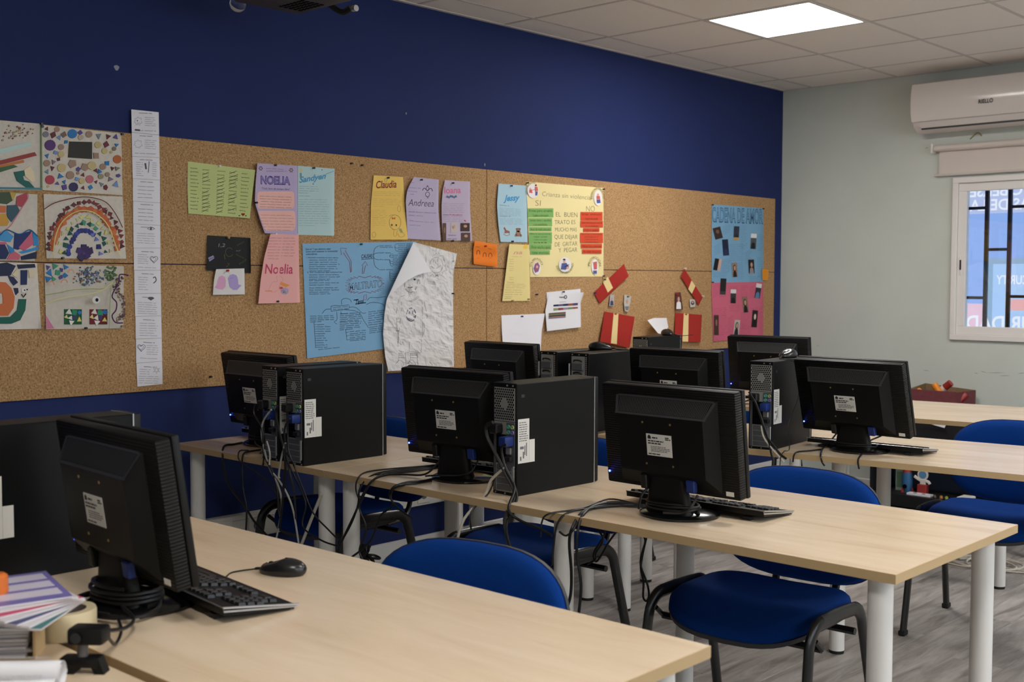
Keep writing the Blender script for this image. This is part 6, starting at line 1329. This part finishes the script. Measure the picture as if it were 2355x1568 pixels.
for z_, r, m in (([(710, 590), (668, 615), (672, 680), (710, 760), (790, 920), (850, 1060), (880, 1200), (925, 1420)], .0055, 'cable_black'), ([(800, 735), (765, 760), (790, 880), (850, 1010), (905, 1130), (975, 1200), (1100, 1250), (1185, 1300)], .0042, 'cable_black'), ([(790, 880), (700, 960), (655, 1060), (622, 1190), (570, 1345)], .0042, 'cable_white'), ([(720, 960), (680, 1050), (665, 1150), (665, 1260)], .0026, 'cable_black'), ([(820, 940), (865, 1080), (890, 1240), (940, 1440)], .0042, 'cable_black')):
    pts = hang(C4, z_, yt); cord(tB, [Vector((p.x, yt if p.z > DZ else Y, p.z)) for p in pts], r, m)
# loops hanging under the long desk
for z_, r, yy in (([(1610, 375), (1650, 430), (1655, 480), (1605, 560), (1600, 610), (1540, 645)], .0036, 2.95), ([(1760, 398), (1700, 480), (1650, 570), (1605, 625), (1590, 560), (1660, 440), (1670, 385)], .0036, 2.97), ([(1965, 435), (1975, 480), (1945, 590), (1945, 670), (1990, 790), (2003, 880), (1985, 922), (1960, 890), (1962, 780), (1942, 670), (1958, 560), (1985, 440)], .0034, 2.80)):
    cord(mB3, hang(C8, z_, yy), r, name='power_cord', under=True)
# tilted monitor and honeycomb tower on the third row
E3 = 3.87; Y3 = 3.80
for z_, r, m in (([(590, 290), (640, 380), (700, 480), (790, 720), (870, 1000), (1000, 1180), (1100, 1310), (1200, 1390)], .0045, 'cable_black'), ([(790, 760), (850, 900), (920, 1130), (950, 1290), (990, 1430)], .004, 'cable_black'), ([(790, 850), (830, 1030), (950, 1200), (1160, 1440)], .0036, 'cable_white')):
    cord(tC3, hang(CB, z_, 3.83), r, m)
cord(mC3, [Vector((2.105, 4.05, DZ + .075))] + drape(C6, [(890, 900), (830, 960), (815, 1010), (825, 1060), (845, 1090)], E3, Y3), .0034)
cord(mC3, [Vector((2.27, 4.06, DZ + .07))] + drape(C6, [(1170, 910), (1120, 965), (1145, 975), (1100, 1040), (1105, 1110)], E3, Y3), .0034)
cord(mC3, drape(C6, [(820, 965), (740, 975), (640, 985), (612, 1010), (605, 1060)], E3, Y3), .003)
for o, x in ((tCl, .888), (tCr, 1.062)): cord(o, [Vector((x - .01, 3.76, DZ + .17)), Vector((x - .03, 3.73, DZ + .15)), Vector((x - .05, 3.725, DZ + .05)), Vector((x - .06, 3.73, DZ - .15))], .004, 'cable_white' if o is tCl else 'cable_black')
cord(mD, [Vector((1.0, 5.28, DZ + .07)), Vector((.98, 5.26, DZ + .03)), Vector((.93, 5.22, DZ + .005)), Vector((.86, 5.16, DZ + .004)), Vector((.83, 5.10, DZ - .02)), Vector((.83, 5.09, DZ - .2))], .0034)

# tangle of cords and a socket block low between the desks
tg = thing('cord_tangle', 'tangle of black power cords hanging in a knot by the paired desk legs', 'cables', on_back(835, 1265, 2.62))
R = random.Random(9)
for k in range(4):
    pts = [(R.uniform(-.055, .055), R.uniform(-.03, .03), R.uniform(-.035, .035)) for _ in range(9)]
    MB().tube(pts, .0045, 7, smooth=5, closed=True).obj('cord', 'cable_black', tg)
MB().rbox(-.06, -.015, -.012, .012, -.030, .006, .004, 1).obj('plug', 'white_plastic', tg)
MB().tube([(0, 0, 0), (.02, .02, -.1), (.01, .03, -tg.location.z + .006), (.12, .06, -tg.location.z + .005)], .005, 7, smooth=5).obj('cord', 'cable_black', tg)
# loose white cables on the floor
wc = thing('floor_cables', 'loops of loose off white cable lying on the grey floor', 'cables', on_level(2260, 1300, 0.004))
for k, (cx, cy, rx, ry, ph) in enumerate(((0, 0, .16, .10, 0), (.05, .03, .13, .12, 1), (-.06, -.02, .10, .09, 2), (.12, .06, .14, .08, .5), (-.12, .03, .13, .05, 1.4))):
    pts = [(cx + rx * cos(ph + t * 6.6), cy + ry * sin(ph + t * 6.6) * (1 + .2 * sin(5 * t)), .004 + .012 * abs(sin(4 * t + k))) for t in [i / 14 for i in range(15)]]
    MB().tube(pts, .0048 if k < 3 else .003, 7, smooth=4).obj('cable', 'cable_white', wc)
MB().tube([(-.25, -.02, .004), (-.12, -.06, .004), (.05, -.08, .005), (.2, -.02, .004), (.28, .08, .004)], .0035, 7, smooth=5).obj('cable', 'cable_white', wc)

# ================================================================== black shelf with toys under the back desk
SY = 6.90
sh = thing('low_shelf', 'low black shelf unit against the back wall under the crate', 'shelf', (0.85, SY, 0))
M('shelf_black', (26, 26, 28), 0.5); M('shelf_navy', (38, 46, 66), 0.7)
SW, SD, SHt = 1.75, 0.31, 0.62
for x in (0, .86, SW - .02): MB().box(x, x + .02, 0, SD, 0, SHt - .02).obj('side_panel', 'shelf_black', sh, smooth=False)
MB().box(0, SW, 0, SD, SHt - .02, SHt).obj('top_board', 'shelf_black', sh, smooth=False)
for z in (.075, .40): MB().box(.02, SW - .02, .002, SD, z - .018, z).obj('shelf_board', 'shelf_black', sh, smooth=False)
MB().box(.02, SW - .02, .004, .02, 0, .057).obj('plinth', 'shelf_black', sh, smooth=False)
MB().box(.02, SW - .02, SD - .008, SD, .075, .382).obj('back_panel', 'shelf_navy', sh, smooth=False)
MB().rbox(.10, .80, .02, SD - .02, .401, .56, .006, 1).obj('drawer_box', 'shelf_black', sh)
pp = thing('hanging_page', 'white page sticking out of the black shelf below the back desk', 'paper', on_back(2140, 973, SY - .01))
MB().prism([on_back(*a, SY - .012) - pp.location for a in ((2124, 969), (2178, 972), (2172, 984), (2150, 978))], (0, .001, 0)).obj('sheet', 'paper_white', pp, smooth=False)
def toy(name, lab, cat, px, py): return thing(name, lab, cat, on_back(px, py, SY + .10))
k0 = on_back(2080, 1132, SY + .1); TZ0 = 0.075
t = thing('toy_rocket', 'blue toy rocket with a red nose on the black shelf', 'toy', (on_back(2083, 1128, SY + .1).x, SY + .12, TZ0))
MB().lathe([(.026, 0), (.032, .03), (.034, .08), (.028, .125)], 16).obj('body', M('toy_blue', (52, 104, 150), .5), t); MB().lathe([(.028, .125), (.020, .155), (.004, .185)], 16).obj('nose', M('toy_red', (150, 44, 40), .5), t)
MB().cyl((0, -.034, .04), .014, -.004, 12, 'Y').obj('porthole', 'dark_void', t)
for a in range(3): MB().prism([(.026 * cos(a * 2.1), .026 * sin(a * 2.1), .05), (.05 * cos(a * 2.1), .05 * sin(a * 2.1), 0), (.026 * cos(a * 2.1), .026 * sin(a * 2.1), 0)], (-.004 * sin(a * 2.1), .004 * cos(a * 2.1), 0)).obj('fin', 'toy_red', t, smooth=False)
t = thing('toy_astronaut', 'cut out astronaut figure with round blue visor on a red block', 'toy', (on_back(2122, 1128, SY + .1).x, SY + .10, TZ0))
MB().rbox(-.03, .03, -.02, .02, 0, .065, .004, 1).obj('red_block', 'toy_red', t); MB().lathe([(.034, 0), (.034, .008)], 20, (0, -.004, .125), 'Y').obj('helmet', 'white_plastic', t); MB().cyl((0, -.0045, .125), .024, -.002, 18, 'Y').obj('visor', M('visor_blue', (92, 140, 176), .4), t)
MB().tube([(-.055, 0, .11), (-.02, 0, .09), (.03, 0, .085), (.045, 0, .07)], .010, 8, .6, (0, 1, 0), 4).obj('arms', 'white_plastic', t); MB().rbox(-.018, .018, -.005, .005, .06, .10, .004, 1).obj('torso', 'white_plastic', t)
t = thing('picture_card', 'small picture card leaning in the black shelf', 'card', (on_back(2063, 1125, SY + .1).x, SY + .14, TZ0)); MB().rbox(-.03, .03, 0, .006, 0, .15, .002, 1).obj('card', M('card_pale', (150, 160, 150), .6), t); MB().box(-.022, .022, -.001, 0, .02, .12).obj('picture', M('card_green', (90, 120, 96), .6), t, smooth=False)
t = thing('craft_sheet', 'white craft sheet with cut out shapes lying in the black shelf', 'paper', (on_back(2107, 1130, SY).x, SY + .03, TZ0 + .001)); MB().box(-.075, .075, 0, .05, 0, .012).obj('sheet', 'paper_white', t, smooth=False)
for x in (-.03, .025): MB().cyl((x, .022, .012), .012, .0012, 10).obj('cut_out', M('cutout_purple', (90, 50, 90), .6), t)
for n_, (px, c, cn) in enumerate(((2150, (70, 60, 60), 'dark'), (2165, (170, 110, 40), 'amber'), (2177, (150, 160, 60), 'lime'))):
    t = tag(MB().lathe([(.008, 0), (.012, .006), (.010, .016), (.004, .022)], 10).obj('toy_bead', M('bead_' + cn, c, .4), None, (on_back(px, 1134, SY + .03).x, SY + .03, TZ0)), 'tiny %s toy bead on the edge of the black shelf' % cn, 'toy')
t = thing('storage_box', 'small white box on the floor beside the black shelf', 'box', (on_back(2222, 1150, SY - .15).x, SY - .15, 0)); MB().rbox(-.035, .035, -.05, .05, 0, .13, .004, 1).obj('body', 'white_plastic', t); MB().rbox(-.037, .037, -.052, .052, .13, .145, .004, 1).obj('lid', 'white_paint', t)

# ---- crate with glue sticks on the shelf
fl0 = on_back(2089, 900, SY + .03); fr0 = on_back(2199, 915, SY + .03); cw = fr0.x - fl0.x
cr = thing('cardboard_crate', 'dark red open cardboard crate holding glue tubes', 'crate', (fl0.x, SY + .03, SHt), 0)
M('crate_red', (110, 52, 58), .75, var=(30, .12)); M('crate_inner', (128, 104, 76), .8); hz_ = on_back(2090, 894, SY + .03).z - SHt; CDp = .25
MB().box(0, cw, 0, .006, 0, hz_).obj('front_panel', 'crate_red', cr, smooth=False)
MB().hexa([(0, CDp - .006, 0), (cw + .02, CDp - .006, 0), (cw + .02, CDp, 0), (0, CDp, 0), (0, CDp - .006, hz_ + .02), (cw + .02, CDp - .006, hz_ - .004), (cw + .02, CDp, hz_ - .004), (0, CDp, hz_ + .02)]).obj('back_panel', 'crate_inner', cr, smooth=False)
MB().hexa([(0, .006, 0), (.006, .006, 0), (.006, CDp - .006, 0), (0, CDp - .006, 0), (0, .006, hz_), (.006, .006, hz_), (.006, CDp - .006, hz_ + .02), (0, CDp - .006, hz_ + .02)]).obj('end_panel', 'crate_inner', cr, smooth=False)
MB().hexa([(cw - .006, .006, 0), (cw, .006, 0), (cw + .02, CDp - .006, 0), (cw + .014, CDp - .006, 0), (cw - .006, .006, hz_ * .96), (cw, .006, hz_ * .96), (cw + .02, CDp - .006, hz_ - .004), (cw + .014, CDp - .006, hz_ - .004)]).obj('end_panel', 'crate_red', cr, smooth=False)
MB().box(.006, cw - .006, .006, CDp - .006, 0, .005).obj('bottom', 'crate_inner', cr, smooth=False)
for x in (.012, cw - .03): MB().box(x, x + .018, .006, .024, 0, hz_ + .004).obj('corner_post', 'crate_inner', cr, smooth=False)
def gstick(lab, a, b, r, body, cap):
    a = Vector(a); b = Vector(b); t = thing('glue_tube', lab, 'glue tube', a); d = b - a
    MB().tube([(0, 0, 0), d * .68], r, 12).obj('tube', body, t); MB().tube([d * .68, d * .72, d], r * 1.05, 12).obj('cap', cap, t)
M('glue_orange', (232, 140, 36), .4); M('glue_red', (146, 40, 36), .4); M('glue_white', (220, 206, 196), .45)
gy = SY + .13
gstick('orange glue tube sticking up out of the red crate', on_back(2166, 910, gy), on_back(2148, 883, gy), .020, 'glue_orange', 'glue_orange')
gstick('white glue tube with dark red cap leaning out of the red crate', on_back(2145, 912, gy + .05), on_back(2187, 880, gy + .05), .021, 'glue_white', 'glue_red')
gstick('short orange glue tube lying low in the red crate', on_back(2122, 903, gy), on_back(2112, 896, gy + .01), .014, 'glue_orange', 'glue_orange')
gstick('dark red glue tube lying in the end of the red crate', on_back(2204, 924, gy - .03), on_back(2222, 907, gy), .020, 'glue_red', 'glue_red')
gstick('pale glue tube lying at the bottom of the red crate', on_back(2180, 914, gy - .04), on_back(2200, 908, gy - .02), .014, 'glue_white', 'glue_white')

# ================================================================== things on the nearest desk
a_, b_ = Vector((-.6, -.8, 0)), Vector((-.8, .6, 0)); ang = math.atan2(a_.y, a_.x)
pk = Vector((2.292, .862, DZ))
# file box of papers: local x along a_, local y along -b_
fb = thing('paper_stack', 'cream card folder stuffed with loose white papers under the magazines', 'papers', pk, ang)
M('folder_card', (196, 168, 124), .7); M('paper_edge', (206, 202, 204), .8)
# local: x = along a_, y = rotated +90 of a_ = (.8,-.6) = -b_ ; so body extends to -y
MB().box(0, .004, -.075, 0, 0, .078).obj('folder_spine', 'folder_card', fb, smooth=False); MB().box(.004, .28, -.075, 0, 0, .002).obj('folder_base', 'folder_card', fb, smooth=False)
R = random.Random(2)
for k in range(11):
    z0 = .002 + k * .0066; MB().rbox(.006 + R.uniform(0, .012), .28, -.074, R.uniform(-.012, -.002), z0, z0 + .0058, .0025, 2).obj('paper_bundle', 'paper_edge', fb)
mags = [((120, 112, 176), (206, 200, 214)), ((196, 60, 100), (220, 214, 218)), ((206, 202, 206), (176, 70, 104)), ((40, 110, 110), (206, 150, 80)), ((70, 76, 120), (210, 206, 210)), ((212, 208, 212), (150, 60, 90)), ((92, 84, 160), (216, 210, 216))]
names = ['teal and orange magazine at the bottom of the fanned pile', 'white magazine with crimson print in the fanned pile', 'dark blue magazine in the fanned pile', 'white magazine with pale cover near the top of the fanned pile', 'crimson and white magazine in the fanned pile', 'white magazine with magenta text strip on the fanned pile', 'lilac covered magazine on top of the fanned pile']
order = [3, 5, 4, 2, 1, 5, 0]
zt = DZ + .079
for k in range(7):
    ca, cb = mags[order[k]]; th = .0042
    t = thing('magazine', names[k], 'magazine', (2.285 - .006 * k, .825 + .002 * k, zt), ang + rad(168 - 9 * k)); zt += th + .0006
    # local: y toward spread edge
    MB().rbox(-.115, .085, -.075, .085, 0, th, .0015, 1).obj('pages', M('mag_page', (216, 210, 212), .6), t)
    MB().box(-.115, .085, -.075, .085, th, th + .0004).obj('cover', M('mag_%d%d%d' % ca, ca, .35), t, smooth=False)
    q = MB(); 
    for i in range(3): q.box(-.10 + i * .058, -.058 + i * .058, -.065, .075, th + .0004, th + .0006)
    q.obj('cover_print', M('mag_%d%d%d' % cb, cb, .4), t, smooth=False)
tp = thing('tape_roll', 'thick roll of cream masking tape lying beside the magazines', 'tape roll', (2.196, .962, DZ))
MB().lathe([(.036, 0), (.052, 0), (.0535, .004), (.0535, .044), (.052, .048), (.036, .048), (.036, 0)], 36).obj('tape', M('masking_tape', (214, 198, 160), .6), tp); 
MB().lathe([(.0345, .001), (.0358, .001), (.0358, .047), (.0345, .047), (.0345, .001)], 36).obj('core', M('tape_core', (110, 100, 96), .6), tp)
for k, (px, py, lab) in enumerate(((143, 1548, 'rolled white newspaper on the desk below the folder of papers'), (128, 1592, 'second rolled white paper in front of the rolled newspaper'))):
    p = on_level(px, py, DZ + .024); ro = thing('paper_roll', lab, 'paper roll', (p.x, p.y, DZ), ang + rad(-8 + 4 * k))
    q = MB(); pr = []
    for i in range(30):
        t = i / 29 * 4 * pi; r = .012 + .012 * i / 29; pr.append((r * cos(t), .024 + r * sin(t)))
    q.v = [(0, a, b) for a, b in pr] + [(.30, a, b) for a, b in pr]; q.f = [(i, i + 1, 31 + i, 30 + i) for i in range(29)]
    q.obj('sheet', 'paper_white', ro, angle=70)
    q = MB(); scrib_lines(q, (.02, 0, .0487), (1, 0, 0), (0, 1, 0), .26, 2, .006, .003, 21 + k); q.obj('print', 'ink_faint', ro, smooth=False)
oc = on_level(-6, 1364, zt); og = thing('plastic_pot', 'small orange plastic pot standing on the magazines', 'pot', (oc.x, oc.y, zt)); MB().lathe([(.017, 0), (.018, .004), (.017, .030), (.012, .034)], 18).obj('shell', M('cap_orange', (214, 112, 44), .4), og)
# webcam on a clip
wcpos = on_level(205, 1545, DZ); wm = thing('webcam', 'black webcam on a folding clip stand by the desk seam', 'webcam', wcpos, rad(40))
MB().rbox(-.030, .030, -.018, .022, .048, .076, .006, 2).obj('head', 'black_plastic', wm); MB().cyl((-.012, -.0185, .062), .009, -.004, 16, 'Y').obj('lens', 'black_gloss', wm)
MB().cyl((-.010, .0, .026), .009, .024, 14).obj('swivel', M('swivel_grey', (90, 88, 86), .3), wm); MB().rbox(-.045, .020, -.016, .016, .010, .027, .005, 2).obj('clip', 'black_plastic', wm)
MB().hexa([(-.075, -.014, 0), (-.02, -.014, 0), (-.02, .014, 0), (-.075, .014, 0), (-.070, -.012, .010), (-.02, -.014, .014), (-.02, .014, .014), (-.070, .012, .010)]).obj('clip_foot', 'black_plastic', wm, smooth=False)
MB().hexa([(.014, -.012, .0), (.030, -.012, .0), (.030, .012, .0), (.014, .012, .0), (.000, -.012, .026), (.020, -.012, .026), (.020, .012, .026), (.000, .012, .026)]).obj('clip_arm', 'black_plastic', wm, smooth=False)
for i in range(3): MB().box(-.066 + i * .014, -.058 + i * .014, -.0150, -.0142, .004, .010).obj('mark', 'sticker', wm, smooth=False)
m_ = inv_of(wm)
MB().tube([(.0, .02, .062)] + [m_ @ Vector(p) for p in ((2.33, 1.0, DZ + .03), (2.26, 1.06, DZ + .02), (2.20, 1.07, DZ + .03))], .0036, 7, smooth=5).obj('cord', 'cable_black', wm)
MB().tube([(.02, .02, .06)] + [m_ @ Vector(p) for p in ((2.33, .985, DZ + .006), (2.27, 1.03, DZ + .008), (2.20, 1.06, DZ + .012))], .0028, 7, smooth=5).obj('cord', 'cable_black', wm)
